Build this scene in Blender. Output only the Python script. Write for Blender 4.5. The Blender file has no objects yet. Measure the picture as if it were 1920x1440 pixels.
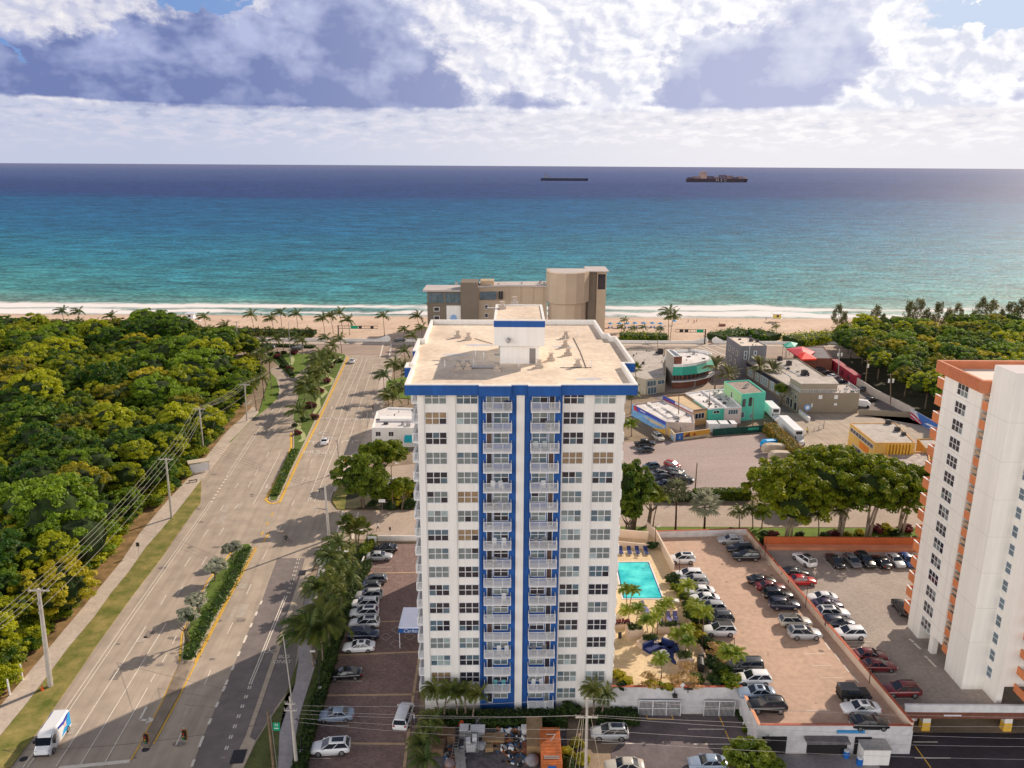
import bpy, math, random
import numpy as np
from mathutils import Vector, Matrix
random.seed(7)
R=math.radians
SC=bpy.context.scene
COL=SC.collection
# ---------------------------------------------------------------- survey: where things stand (camera station measured once)
H=70.0; FOC=1509.0; ROLL=0.00573; PITCH=math.atan(.2717)
cp,sp=math.cos(PITCH),math.sin(PITCH)
def ray(px,py):
    u=(px-960)/FOC; v=(py-720)/FOC
    u2=u*math.cos(ROLL)+v*math.sin(ROLL); v2=-u*math.sin(ROLL)+v*math.cos(ROLL)
    return u2, cp-v2*sp, -sp-v2*cp
def gp(px,py,z=0.0):
    dx,dy,dz=ray(px,py); t=(z-H)/dz
    return (t*dx,t*dy)
def yp(px,py,Y):
    dx,dy,dz=ray(px,py); t=Y/dy
    return (t*dx,H+t*dz)
def xp(px,py,X):
    dx,dy,dz=ray(px,py); t=X/dx
    return (t*dy,H+t*dz)
# ---------------------------------------------------------------- materials
def nodes(m):
    m.use_nodes=True; nt=m.node_tree; return nt,nt.nodes,nt.links
MATS={}
def mat(name,col,rough=.7,var=.12,scale=.6,metal=0,bump=0,col2=None,spec=.4,detail=5,fine=0,coat=0,rnd=0,stretch=None,streak=0):
    if name in MATS: return MATS[name]
    m=bpy.data.materials.new(name); nt,N,L=nodes(m); b=N['Principled BSDF']
    b.inputs['Roughness'].default_value=rough; b.inputs['Metallic'].default_value=metal
    b.inputs['Specular IOR Level'].default_value=spec
    if coat: b.inputs['Coat Weight'].default_value=coat; b.inputs['Coat Roughness'].default_value=.08
    if var>0 or col2:
        g=N.new('ShaderNodeNewGeometry'); vec=g.outputs['Position']
        if stretch:
            mp=N.new('ShaderNodeMapping'); mp.vector_type='TEXTURE'; mp.inputs['Rotation'].default_value=(0,0,stretch[0]); mp.inputs['Scale'].default_value=(stretch[1],stretch[2],1)
            L.new(vec,mp.inputs[0]); vec=mp.outputs[0]
        n=N.new('ShaderNodeTexNoise'); n.inputs['Scale'].default_value=scale; n.inputs['Detail'].default_value=detail; n.inputs['Roughness'].default_value=.62
        L.new(vec,n.inputs['Vector'])
        cr=N.new('ShaderNodeValToRGB'); cr.color_ramp.elements[0].position=.32; cr.color_ramp.elements[1].position=.68
        a=[max(0,c*(1-var)) for c in col]; c2=col2 if col2 else [min(1,c*(1+var)) for c in col]
        cr.color_ramp.elements[0].color=(*a,1); cr.color_ramp.elements[1].color=(*c2,1)
        L.new(n.outputs['Fac'],cr.inputs[0]); out=cr.outputs[0]
        if fine:
            n2=N.new('ShaderNodeTexNoise'); n2.inputs['Scale'].default_value=fine; n2.inputs['Detail'].default_value=3; L.new(g.outputs['Position'],n2.inputs['Vector'])
            mr=N.new('ShaderNodeMapRange'); mr.inputs[1].default_value=.3; mr.inputs[2].default_value=.7; mr.inputs[3].default_value=.88; mr.inputs[4].default_value=1.1
            L.new(n2.outputs['Fac'],mr.inputs[0]); mx=N.new('ShaderNodeMix'); mx.data_type='RGBA'; mx.blend_type='MULTIPLY'; mx.inputs[0].default_value=1
            L.new(out,mx.inputs[6]); L.new(mr.outputs[0],mx.inputs[7]); out=mx.outputs[2]
        if streak:
            mp3=N.new('ShaderNodeMapping'); mp3.inputs['Scale'].default_value=(1.6,1.6,.07); L.new(g.outputs['Position'],mp3.inputs[0]); n3_=N.new('ShaderNodeTexNoise'); n3_.inputs['Scale'].default_value=1; n3_.inputs['Detail'].default_value=5; n3_.inputs['Roughness'].default_value=.7; L.new(mp3.outputs[0],n3_.inputs['Vector'])
            mr=N.new('ShaderNodeMapRange'); mr.inputs[1].default_value=.35; mr.inputs[2].default_value=.62; mr.inputs[3].default_value=1-streak; mr.inputs[4].default_value=1.0
            L.new(n3_.outputs['Fac'],mr.inputs[0]); mx=N.new('ShaderNodeMix'); mx.data_type='RGBA'; mx.blend_type='MULTIPLY'; mx.inputs[0].default_value=1
            L.new(out,mx.inputs[6]); L.new(mr.outputs[0],mx.inputs[7]); out=mx.outputs[2]
        if rnd:
            oi=N.new('ShaderNodeObjectInfo'); mr=N.new('ShaderNodeMapRange'); mr.inputs[3].default_value=1-rnd; mr.inputs[4].default_value=1+rnd
            L.new(oi.outputs['Random'],mr.inputs[0]); mx=N.new('ShaderNodeMix'); mx.data_type='RGBA'; mx.blend_type='MULTIPLY'; mx.inputs[0].default_value=1
            L.new(out,mx.inputs[6]); L.new(mr.outputs[0],mx.inputs[7]); out=mx.outputs[2]
        L.new(out,b.inputs['Base Color'])
        if bump:
            bp=N.new('ShaderNodeBump'); bp.inputs['Strength'].default_value=bump; bp.inputs['Distance'].default_value=.05
            L.new(n.outputs['Fac'],bp.inputs['Height']); L.new(bp.outputs[0],b.inputs['Normal'])
    else: b.inputs['Base Color'].default_value=(*col,1)
    MATS[name]=m; return m
def leafmat(name,c1,c2,trans=.35,rnd=.25,dark=.35):
    if name in MATS: return MATS[name]
    m=bpy.data.materials.new(name); nt,N,L=nodes(m); N.clear()
    out=N.new('ShaderNodeOutputMaterial'); g=N.new('ShaderNodeNewGeometry')
    n=N.new('ShaderNodeTexNoise'); n.inputs['Scale'].default_value=.55; n.inputs['Detail'].default_value=4; L.new(g.outputs['Position'],n.inputs['Vector'])
    oi=N.new('ShaderNodeObjectInfo')
    ad=N.new('ShaderNodeMath'); ad.operation='MULTIPLY_ADD'; ad.inputs[1].default_value=rnd*2; L.new(oi.outputs['Random'],ad.inputs[0]); L.new(n.outputs['Fac'],ad.inputs[2])
    sb=N.new('ShaderNodeMath'); sb.operation='SUBTRACT'; sb.inputs[1].default_value=rnd; L.new(ad.outputs[0],sb.inputs[0])
    cr=N.new('ShaderNodeValToRGB'); e=cr.color_ramp.elements; e[0].position=.3; e[1].position=.72; e[0].color=(*c1,1); e[1].color=(*c2,1)
    L.new(sb.outputs[0],cr.inputs[0])
    df=N.new('ShaderNodeBsdfPrincipled'); df.inputs['Roughness'].default_value=.55; df.inputs['Specular IOR Level'].default_value=.3; L.new(cr.outputs[0],df.inputs['Base Color'])
    tr=N.new('ShaderNodeBsdfTranslucent'); hs=N.new('ShaderNodeHueSaturation'); hs.inputs['Hue'].default_value=.485; hs.inputs['Value'].default_value=1.5; L.new(cr.outputs[0],hs.inputs['Color']); L.new(hs.outputs[0],tr.inputs[0])
    mx=N.new('ShaderNodeMixShader'); mx.inputs[0].default_value=trans; L.new(df.outputs[0],mx.inputs[1]); L.new(tr.outputs[0],mx.inputs[2]); L.new(mx.outputs[0],out.inputs[0])
    MATS[name]=m; return m
def paint(name,col,rough=.35): return mat('car_'+name,col,rough,0,coat=.8,spec=.5)
# ---------------------------------------------------------------- mesh builder
class MB:
    def __init__(s): s.v=[]; s.f=[]; s.m=[]
    def poly(s,pts,m=0):
        b=len(s.v); s.v+=[tuple(p) for p in pts]; s.f.append(tuple(range(b,b+len(pts)))); s.m.append(m)
    def box(s,x0,x1,y0,y1,z0,z1,m=0,M=None):
        b=len(s.v); P=[(x0,y0,z0),(x1,y0,z0),(x1,y1,z0),(x0,y1,z0),(x0,y0,z1),(x1,y0,z1),(x1,y1,z1),(x0,y1,z1)]
        if M: P=[tuple(M@Vector(p)) for p in P]
        s.v+=P
        for q in ((0,3,2,1),(4,5,6,7),(0,1,5,4),(1,2,6,5),(2,3,7,6),(3,0,4,7)): s.f.append(tuple(b+i for i in q)); s.m.append(m)
    def obox(s,cx,cy,z0,z1,lx,ly,ang,m=0):
        M=Matrix.Translation((cx,cy,0))@Matrix.Rotation(ang,4,'Z'); s.box(-lx/2,lx/2,-ly/2,ly/2,z0,z1,m,M)
    def prism(s,poly,z0,z1,m=0,top=None,cap=True):
        a=sum(poly[i][0]*poly[(i+1)%len(poly)][1]-poly[(i+1)%len(poly)][0]*poly[i][1] for i in range(len(poly)))
        P=list(poly) if a>0 else list(poly)[::-1]; n=len(P); b=len(s.v)
        s.v+=[(p[0],p[1],z0) for p in P]+[(p[0],p[1],z1) for p in P]
        for i in range(n): j=(i+1)%n; s.f.append((b+i,b+j,b+n+j,b+n+i)); s.m.append(m)
        if cap: s.f.append(tuple(b+n+i for i in range(n))); s.m.append(m if top is None else top)
    def tube(s,p,q,r0,r1=None,n=8,m=0,cap=True):
        r1=r0 if r1 is None else r1; p=Vector(p); q=Vector(q); d=(q-p).normalized(); a=d.orthogonal().normalized(); c=d.cross(a); b=len(s.v)
        for o,r in ((p,r0),(q,r1)):
            for i in range(n):
                t=2*math.pi*i/n; s.v.append(tuple(o+a*math.cos(t)*r+c*math.sin(t)*r))
        for i in range(n): j=(i+1)%n; s.f.append((b+i,b+j,b+n+j,b+n+i)); s.m.append(m)
        if cap: s.f.append(tuple(b+n+i for i in range(n))); s.m.append(m); s.f.append(tuple(b+n-1-i for i in range(n))); s.m.append(m)
    def path(s,pts,r,n=6,m=0):
        for i in range(len(pts)-1):
            r0=r[i] if isinstance(r,(list,tuple)) else r; r1=r[i+1] if isinstance(r,(list,tuple)) else r
            s.tube(pts[i],pts[i+1],r0,r1,n,m)
    def loft(s,secs,m=0,cap=True,close=True):
        b=len(s.v); k=len(secs[0])
        for q in secs: s.v+=[tuple(p) for p in q]
        for i in range(len(secs)-1):
            for j in range(k if close else k-1):
                j2=(j+1)%k; s.f.append((b+i*k+j,b+i*k+j2,b+(i+1)*k+j2,b+(i+1)*k+j)); s.m.append(m)
        if cap: s.f.append(tuple(b+j for j in range(k))[::-1]); s.m.append(m); s.f.append(tuple(b+(len(secs)-1)*k+j for j in range(k))); s.m.append(m)
    def ball(s,c,r,m=0,nu=8,nv=6,jit=0,sz=1):
        secs=[]
        for i in range(nv+1):
            t=math.pi*i/nv; rr=max(.001,math.sin(t))*r; secs.append([(c[0]+rr*math.cos(2*math.pi*j/nu)*(1+random.uniform(-jit,jit)),c[1]+rr*math.sin(2*math.pi*j/nu)*(1+random.uniform(-jit,jit)),c[2]-math.cos(t)*r*sz) for j in range(nu)])
        s.loft(secs,m)
    def mesh(s,name,mats,smooth=False):
        me=bpy.data.meshes.new(name); me.from_pydata(s.v,[],s.f)
        for q in (mats if isinstance(mats,(list,tuple)) else [mats]): me.materials.append(q)
        me.polygons.foreach_set('material_index',s.m)
        if smooth: me.polygons.foreach_set('use_smooth',[True]*len(s.f))
        me.update(); return me
    def build(s,name,mats,parent=None,smooth=False): return link(name,s.mesh(name,mats,smooth),parent)
def link(name,me,parent=None):
    o=bpy.data.objects.new(name,me); COL.objects.link(o)
    if parent: o.parent=parent
    return o
def tag(o,label,cat=None,group=None,kind=None):
    if label: o['label']=label
    if cat: o['category']=cat
    if group: o['group']=group
    if kind: o['kind']=kind
    return o
def thing(name,label,cat,loc=(0,0,0),rz=0,group=None,scale=1):
    o=bpy.data.objects.new(name,None); COL.objects.link(o); o.location=loc; o.rotation_euler=(0,0,rz); o.scale=(scale,)*3; o.empty_display_size=.5
    return tag(o,label,cat,group)
def struct(name,mb,mats,z=None):
    o=mb.build(name,mats); o['kind']='structure'; return o
def sheet(name,pts,z,m,kind='structure',sub=None):
    mb=MB(); mb.poly([(p[0],p[1],z) for p in ccw(pts)]); o=mb.build(name,m)
    if kind: o['kind']=kind
    return o
def ccw(P):
    a=sum(P[i][0]*P[(i+1)%len(P)][1]-P[(i+1)%len(P)][0]*P[i][1] for i in range(len(P)))
    return list(P) if a>0 else list(P)[::-1]
def G(pts,z=0): return [gp(*p,z) for p in pts]
ORD=['first','second','third','fourth','fifth','sixth','seventh','eighth','ninth','tenth','eleventh','twelfth','thirteenth','fourteenth','fifteenth','sixteenth','seventeenth','eighteenth','nineteenth','twentieth']
# ---------------------------------------------------------------- colours
M_white=mat('white_stucco',(.88,.85,.82),.85,.035,.12,streak=.09)
M_white2=mat('white_paint',(.78,.78,.80),.6,.04,.5)
M_blue=mat('blue_paint',(.016,.10,.37),.75,.12,.4,streak=.18)
M_glassd=mat('window_glass_dark',(.03,.028,.04),.08,.3,.4,spec=.7)
M_glassb=mat('window_glass_blue',(.10,.15,.19),.1,.35,.5,spec=.7)
M_glassg=mat('window_glass_curtain',(.20,.23,.23),.18,.2,.8,spec=.6)
M_glasst=mat('window_glass_tan',(.30,.21,.13),.25,.25,.8,spec=.5)
M_glassp=mat('window_glass_pale',(.34,.42,.43),.18,.2,.6,spec=.6)
M_roof=mat('tar_roof',(.74,.58,.45),.95,.14,.12,col2=(.92,.77,.61),fine=1.5)
M_metal=mat('galvanised_metal',(.45,.44,.43),.45,.15,2,metal=.6)
M_dmetal=mat('dark_metal',(.05,.045,.05),.5,.1,2,metal=.3)
M_conc=mat('concrete',(.45,.39,.33),.9,.14,.5,fine=3)
M_poleconc=mat('pole_concrete',(.50,.46,.42),.85,.1,1.2)
M_wood=mat('weathered_wood',(.20,.14,.09),.9,.3,2.5)
M_rubber=mat('tyre_rubber',(.012,.012,.013),.8,0)
M_rim=mat('alloy_rim',(.35,.35,.37),.35,0,metal=.8)
M_carglass=mat('car_glass',(.012,.018,.03),.06,0,spec=.9)
M_headl=mat('headlight',(.7,.7,.7),.15,0)
M_taill=mat('tail_light',(.35,.01,.01),.25,0)
M_black=mat('black_plastic',(.02,.02,.022),.5,0)
M_yellow=mat('yellow_paint',(.78,.46,.06),.75,.15,1.5)
M_line=mat('white_line_paint',(.78,.70,.60),.8,.12,2)
M_brick=mat('brick_wall',(.20,.075,.05),.85,.2,1.2,fine=6)
M_curb=mat('kerb_concrete',(.52,.42,.32),.9,.1,.8)
# ---------------------------------------------------------------- world, sun, camera
SUN_AZ,SUN_EL=R(44),R(30)
w=bpy.data.worlds.new('World'); SC.world=w; w.use_nodes=True; nt=w.node_tree; N=nt.nodes; L=nt.links; N.clear()
def mth(op,a,b=None,c=None,cl=False):
    n=N.new('ShaderNodeMath'); n.operation=op; n.use_clamp=cl
    for i,x in enumerate((a,b,c)):
        if x is None: continue
        if isinstance(x,(int,float)): n.inputs[i].default_value=x
        else: L.new(x,n.inputs[i])
    return n.outputs[0]
def mixc(f,a,b):
    n=N.new('ShaderNodeMix'); n.data_type='RGBA'
    for i,x in ((0,f),(6,a),(7,b)):
        if isinstance(x,(int,float)): n.inputs[i].default_value=x
        elif isinstance(x,tuple): n.inputs[i].default_value=(*x,1)
        else: L.new(x,n.inputs[i])
    return n.outputs[2]
def sstep(x,a,b):
    n=N.new('ShaderNodeMapRange'); n.interpolation_type='SMOOTHSTEP'; L.new(x,n.inputs[0]); n.inputs[1].default_value=a; n.inputs[2].default_value=b; return n.outputs[0]
tc=N.new('ShaderNodeTexCoord'); sx=N.new('ShaderNodeSeparateXYZ'); L.new(tc.outputs['Generated'],sx.inputs[0]); X,Y,Z=sx.outputs
az0=mth('MULTIPLY',mth('ARCTAN2',X,Y),57.2958)       # degrees, 0 = due east over the sea, + to the south
el0=mth('MULTIPLY',mth('ARCSINE',Z),57.2958)
cv=N.new('ShaderNodeCombineXYZ'); L.new(az0,cv.inputs[0]); L.new(mth('MULTIPLY',el0,1.5),cv.inputs[1])
def noise(scale,detail=6,rough=.6,seed=0,vec=None,dist=0):
    n=N.new('ShaderNodeTexNoise'); n.noise_dimensions='4D'; n.inputs['W'].default_value=seed; n.inputs['Scale'].default_value=scale; n.inputs['Detail'].default_value=detail; n.inputs['Roughness'].default_value=rough; n.inputs['Distortion'].default_value=dist
    L.new(vec if vec else cv.outputs[0],n.inputs['Vector']); return n.outputs[0]
wa=noise(.40,7,.6,1.3); wb=noise(.40,7,.6,5.1)
amp=sstep(el0,2.2,6.0)
az=mth('ADD',az0,mth('MULTIPLY',mth('SUBTRACT',wa,.5),5.5))
el=mth('ADD',el0,mth('MULTIPLY',mth('MULTIPLY',mth('SUBTRACT',wb,.5),5.0),mth('MULTIPLY_ADD',amp,.9,.1)))
def blob(a,e,wd,h,k=1.0):
    q=mth('ADD',mth('POWER',mth('ABSOLUTE',mth('DIVIDE',mth('SUBTRACT',az,a),wd)),2),mth('POWER',mth('ABSOLUTE',mth('DIVIDE',mth('SUBTRACT',el,e),h)),2))
    return mth('MULTIPLY',mth('EXPONENT',mth('MULTIPLY',q,-1)),k)
def add(*xs):
    r=xs[0]
    for x in xs[1:]: r=mth('ADD',r,x)
    return r
def pa(px,py):
    dx,dy,dz=ray(px,py); return math.degrees(math.atan2(dx,dy)),math.degrees(math.asin(dz/math.sqrt(dx*dx+dy*dy+dz*dz)))
def pb(px,py,wpx,hpx,k=1.0):
    a,e=pa(px,py); return blob(a,e,wpx/25.5,hpx/26.,k)
# dark (shaded) cloud bodies
dark=add(pb(130,130,200,75,1.0),pb(480,110,230,95,1.35),pb(700,120,170,95,1.2),pb(330,170,250,45,.9),pb(1420,130,180,85,1.15),pb(1620,60,110,80,.7),pb(1310,180,140,40,.7),pb(1900,160,90,70,.6),pb(980,190,140,25,.6),pb(1050,60,60,50,.35),
        pb(90,222,170,14,.7),pb(830,212,180,10,.5),pb(1560,214,260,7,.3))
base=sstep(el0,3.55,4.0)
dark=mth('MULTIPLY',dark,mth('MULTIPLY_ADD',base,.9,.1))
# sun-lit cumulus
lit=add(pb(60,160,75,45,.75),pb(40,30,60,40,.8),pb(250,25,110,32,1.0),pb(170,60,40,22,.6),pb(490,22,60,26,.9),pb(870,60,110,80,1.25),pb(1120,110,110,100,1.3),pb(1180,160,50,50,.9),pb(1300,30,180,30,1.0),pb(1760,110,90,90,1.8),pb(1650,190,90,30,1.0),pb(1700,30,60,40,1.0),pb(900,165,40,40,.7),pb(1900,110,60,50,.8),
        pb(540,150,35,16,.45))
hole=add(pb(390,0,60,14,1.2),pb(1870,15,90,26,1.3),pb(20,95,14,12,.7),pb(1770,48,26,16,.6))
n1=noise(.62,9,.62,2.2)
dens=mth('ADD',mth('SUBTRACT',dark,lit),mth('MULTIPLY',mth('SUBTRACT',n1,.5),2.0))
n3=noise(.30,3,.5,12.5)
cv2=N.new('ShaderNodeCombineXYZ'); L.new(mth('ADD',az0,-.42),cv2.inputs[0]); L.new(mth('MULTIPLY_ADD',el0,1.5,-.38),cv2.inputs[1])
r1=noise(.42,8,.56,15.5,dist=.3); r2=noise(.42,8,.56,15.5,vec=cv2.outputs[0],dist=.3)
relief=mth('MULTIPLY',mth('SUBTRACT',r1,r2),5.0)            # + on the side towards the sun
side=sstep(az0,-25,20); low=sstep(el0,8.5,4.0)
cdark=mixc(mth('MULTIPLY_ADD',low,-.55,mth('ADD',sstep(n3,.34,.68),mth('MULTIPLY',relief,.30)),cl=True),mixc(side,(.175,.225,.46),(.50,.53,.74)),mixc(side,(.45,.50,.75),(.77,.79,.91)))
lf=mth('ADD',mth('MULTIPLY_ADD',relief,1.0,.42),mth('MULTIPLY',low,-.22),cl=True)
cbody=mixc(lf,mixc(side,(.47,.51,.72),(.75,.77,.88)),mixc(side,(.93,.90,.92),(1.2,1.17,1.15)))
crim=mixc(side,(.93,.89,.90),(1.35,1.3,1.25))
ccol=mixc(mth('MULTIPLY',mth('MULTIPLY',sstep(dens,-.85,-.35),sstep(dens,.1,-.2)),.30),cbody,crim)
ccol=mixc(sstep(dens,-.34,.55),ccol,cdark)
# low pale haze band with small clouds
vb=N.new('ShaderNodeCombineXYZ'); L.new(az0,vb.inputs[0]); L.new(mth('MULTIPLY',el0,3.4),vb.inputs[1])
bn=noise(.62,7,.6,3.1,vec=vb.outputs[0])
haze=mixc(side,(.56,.60,.76),(.88,.86,.90))
puff=mixc(side,(.66,.66,.79),(1.0,.97,.99))
bandc=mixc(mth('MULTIPLY',sstep(bn,.47,.60),sstep(el0,.5,2.0)),haze,puff)
bandc=mixc(mth('MULTIPLY',mth('MULTIPLY',sstep(bn,.46,.36),sstep(el0,1.6,2.8)),.8),bandc,mixc(side,(.42,.46,.64),(.72,.73,.83)))
edge=mth('ADD',el0,mth('MULTIPLY',mth('SUBTRACT',noise(.5,5,.6,4.4),.5),1.0))
up=sstep(edge,3.2,3.7)
front=mixc(up,bandc,ccol)
front=mixc(sstep(mth('SUBTRACT',hole,mth('MULTIPLY',mth('SUBTRACT',n1,.5),1.2)),.35,.6),front,mixc(side,(.20,.34,.66),(.62,.72,.90)))
# rest of the dome: broken cloud over a clear sky, plus an added bright band low in the unseen west to light shaded walls
sky=N.new('ShaderNodeTexSky'); sky.sky_type='NISHITA'; sky.sun_disc=False; sky.sun_elevation=SUN_EL; sky.sun_rotation=SUN_AZ; sky.air_density=1.0; sky.dust_density=1.5
skm=N.new('ShaderNodeVectorMath'); skm.operation='SCALE'; L.new(sky.outputs[0],skm.inputs[0]); skm.inputs['Scale'].default_value=.07
gn=noise(2.2,4,.6,0,vec=tc.outputs['Generated'])
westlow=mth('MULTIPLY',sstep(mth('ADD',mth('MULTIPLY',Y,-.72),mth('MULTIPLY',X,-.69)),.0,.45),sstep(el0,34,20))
rest=mixc(mth('MULTIPLY',sstep(gn,.40,.56),.85),skm.outputs[0],(.18,.19,.27))
rest=mixc(sstep(el0,40,75),rest,mixc(.5,skm.outputs[0],(.10,.12,.20)))
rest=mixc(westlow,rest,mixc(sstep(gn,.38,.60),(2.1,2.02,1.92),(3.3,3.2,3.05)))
fmask=mth('MULTIPLY',sstep(el0,16,11),sstep(mth('ABSOLUTE',az0),75,50))
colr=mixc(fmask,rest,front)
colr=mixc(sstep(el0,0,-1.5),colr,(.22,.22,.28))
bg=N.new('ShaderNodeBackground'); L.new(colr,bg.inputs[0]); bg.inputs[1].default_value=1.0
wo=N.new('ShaderNodeOutputWorld'); L.new(bg.outputs[0],wo.inputs[0])
sd=bpy.data.lights.new('sun','SUN'); sd.energy=5.0; sd.angle=R(.53); sd.color=(1,.86,.70)
so=bpy.data.objects.new('sun',sd); COL.objects.link(so)
sv=Vector((math.sin(SUN_AZ)*math.cos(SUN_EL),math.cos(SUN_AZ)*math.cos(SUN_EL),math.sin(SUN_EL)))
so.rotation_euler=sv.to_track_quat('Z','Y').to_euler()
cam=bpy.data.cameras.new('camera'); co=bpy.data.objects.new('camera',cam); COL.objects.link(co); SC.camera=co
cam.sensor_width=36; cam.lens=FOC/1920*36; cam.clip_start=.5; cam.clip_end=200000
Dn=Vector((0,-sp,-cp)); Fw=Vector((0,cp,-sp)); Xv=Vector((1,0,0))
Rx=Xv*math.cos(ROLL)-Dn*math.sin(ROLL); Dx=Xv*math.sin(ROLL)+Dn*math.cos(ROLL)
Mx=Matrix((Rx,-Dx,-Fw)).transposed().to_4x4(); Mx.translation=(0,0,H); co.matrix_world=Mx
SC.view_settings.view_transform='Standard'; SC.view_settings.look='None'; SC.view_settings.exposure=0
SC.render.engine='CYCLES'; SC.cycles.use_denoising=True; SC.cycles.max_bounces=6; SC.cycles.diffuse_bounces=3; SC.cycles.glossy_bounces=3; SC.cycles.transparent_max_bounces=6; SC.cycles.sample_clamp_indirect=4
SC.cycles.caustics_reflective=False; SC.cycles.caustics_refractive=False
# ---------------------------------------------------------------- sea
def seamat():
    m=bpy.data.materials.new('sea_water'); nt,N,L=nodes(m); b=N['Principled BSDF']
    g=N.new('ShaderNodeNewGeometry'); s=N.new('ShaderNodeSeparateXYZ'); L.new(g.outputs['Position'],s.inputs[0])
    def M(op,a,b2=None,c=None,cl=False):
        n=N.new('ShaderNodeMath'); n.operation=op; n.use_clamp=cl
        for i,x in enumerate((a,b2,c)):
            if x is None: continue
            if isinstance(x,(int,float)): n.inputs[i].default_value=x
            else: L.new(x,n.inputs[i])
        return n.outputs[0]
    def nz(sx_,sy_,sc,det=4,w=0,rot=0,ro=.6):
        mp=N.new('ShaderNodeMapping'); mp.inputs['Scale'].default_value=(sx_,sy_,1); mp.inputs['Rotation'].default_value=(0,0,rot); L.new(g.outputs['Position'],mp.inputs[0])
        n=N.new('ShaderNodeTexNoise'); n.noise_dimensions='4D'; n.inputs['W'].default_value=w; n.inputs['Scale'].default_value=sc; n.inputs['Detail'].default_value=det; n.inputs['Roughness'].default_value=ro; L.new(mp.outputs[0],n.inputs['Vector']); return n.outputs[0]
    def ss(x,a,b2):
        n=N.new('ShaderNodeMapRange'); n.interpolation_type='SMOOTHSTEP'; L.new(x,n.inputs[0]); n.inputs[1].default_value=a; n.inputs[2].default_value=b2; return n.outputs[0]
    def mx(f,a,b2):
        n=N.new('ShaderNodeMix'); n.data_type='RGBA'
        for i,x in ((0,f),(6,a),(7,b2)):
            if isinstance(x,(int,float)): n.inputs[i].default_value=x
            elif isinstance(x,tuple): n.inputs[i].default_value=(*x,1)
            else: L.new(x,n.inputs[i])
        return n.outputs[2]
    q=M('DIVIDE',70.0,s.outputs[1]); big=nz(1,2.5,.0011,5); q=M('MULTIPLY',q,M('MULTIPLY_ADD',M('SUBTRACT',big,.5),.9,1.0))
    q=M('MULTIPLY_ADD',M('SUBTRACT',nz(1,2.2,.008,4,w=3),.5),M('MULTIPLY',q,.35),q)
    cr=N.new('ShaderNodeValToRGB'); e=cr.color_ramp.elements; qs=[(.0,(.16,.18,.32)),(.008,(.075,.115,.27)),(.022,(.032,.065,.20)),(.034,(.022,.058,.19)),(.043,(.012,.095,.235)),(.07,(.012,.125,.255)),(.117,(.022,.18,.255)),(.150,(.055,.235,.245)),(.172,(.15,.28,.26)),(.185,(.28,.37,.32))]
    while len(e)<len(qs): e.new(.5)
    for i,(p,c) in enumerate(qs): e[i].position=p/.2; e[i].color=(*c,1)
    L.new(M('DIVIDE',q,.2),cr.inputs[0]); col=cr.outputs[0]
    sw=nz(.55,1.4,.09,6,w=1.5,rot=.06)        # swell
    chop=nz(.9,1.2,.38,5,w=2.5,rot=.25)
    wv=nz(.6,1.3,.02,8,w=8,rot=.05,ro=.72)
    mr=M('MULTIPLY_ADD',M('SUBTRACT',sw,.5),2.8,1.0); mr=M('MULTIPLY',mr,M('MULTIPLY_ADD',M('SUBTRACT',chop,.5),3.2,1.0)); mr=M('MULTIPLY',mr,M('MULTIPLY_ADD',M('SUBTRACT',wv,.5),1.9,1.0))
    vm=N.new('ShaderNodeVectorMath'); vm.operation='SCALE'; L.new(col,vm.inputs[0]); L.new(mr,vm.inputs['Scale']); col=vm.outputs[0]
    # breakers along the shore
    Yp=M('ADD',s.outputs[1],M('MULTIPLY',M('SUBTRACT',nz(1,.2,.02,4,w=6),.5),26.0))
    def band(c,wd): return M('SUBTRACT',1.0,M('ABSOLUTE',M('DIVIDE',M('SUBTRACT',Yp,c),wd)),cl=True)
    fn=nz(.35,1.5,.10,7,w=11,ro=.72); fn2=nz(.12,.3,.05,3,w=12)
    bs=M('MAXIMUM',band(393,9.5),M('MULTIPLY',band(410,11),.95))
    f1=M('MULTIPLY',ss(M('ADD',M('MULTIPLY',bs,.5),M('SUBTRACT',M('ADD',M('MULTIPLY',fn,1.2),M('MULTIPLY',fn2,1.5)),1.3)),.10,.46),ss(bs,0,.3))
    f2=ss(M('SUBTRACT',1.0,M('ABSOLUTE',M('DIVIDE',M('SUBTRACT',M('ADD',s.outputs[1],M('MULTIPLY',M('SUBTRACT',nz(1,.2,.03,4,w=16),.5),5.0)),383.5),1.6)),cl=True),.1,.6)
    caps=M('MULTIPLY',ss(nz(.6,1.2,.16,5,w=21,ro=.6),.76,.79),.5)
    foam=M('MAXIMUM',M('MAXIMUM',f1,M('MULTIPLY',f2,.8)),caps)
    col=mx(foam,col,(.85,.80,.78)); nt.nodes.remove(b); df=N.new('ShaderNodeBsdfDiffuse'); L.new(col,df.inputs[0]); gl=N.new('ShaderNodeBsdfGlossy'); gl.inputs['Roughness'].default_value=.5; ms=N.new('ShaderNodeMixShader'); L.new(M('MULTIPLY_ADD',foam,-.07,.10),ms.inputs[0]); L.new(df.outputs[0],ms.inputs[1]); L.new(gl.outputs[0],ms.inputs[2]); L.new(ms.outputs[0],N['Material Output'].inputs[0])
    hh=M('ADD',M('MULTIPLY',sw,1.6),M('ADD',M('MULTIPLY',chop,.6),M('MULTIPLY',nz(1,1.4,1.0,4,w=30,rot=.5),.34)))
    bp=N.new('ShaderNodeBump'); bp.inputs['Strength'].default_value=1; bp.inputs['Distance'].default_value=1.5; L.new(hh,bp.inputs['Height']); L.new(bp.outputs[0],gl.inputs['Normal'])
    return m
mb=MB(); mb.poly([(-90000,378,-.55),(90000,378,-.55),(90000,90000,-.55),(-90000,90000,-.55)]); struct('sea',mb,seamat())
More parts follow.
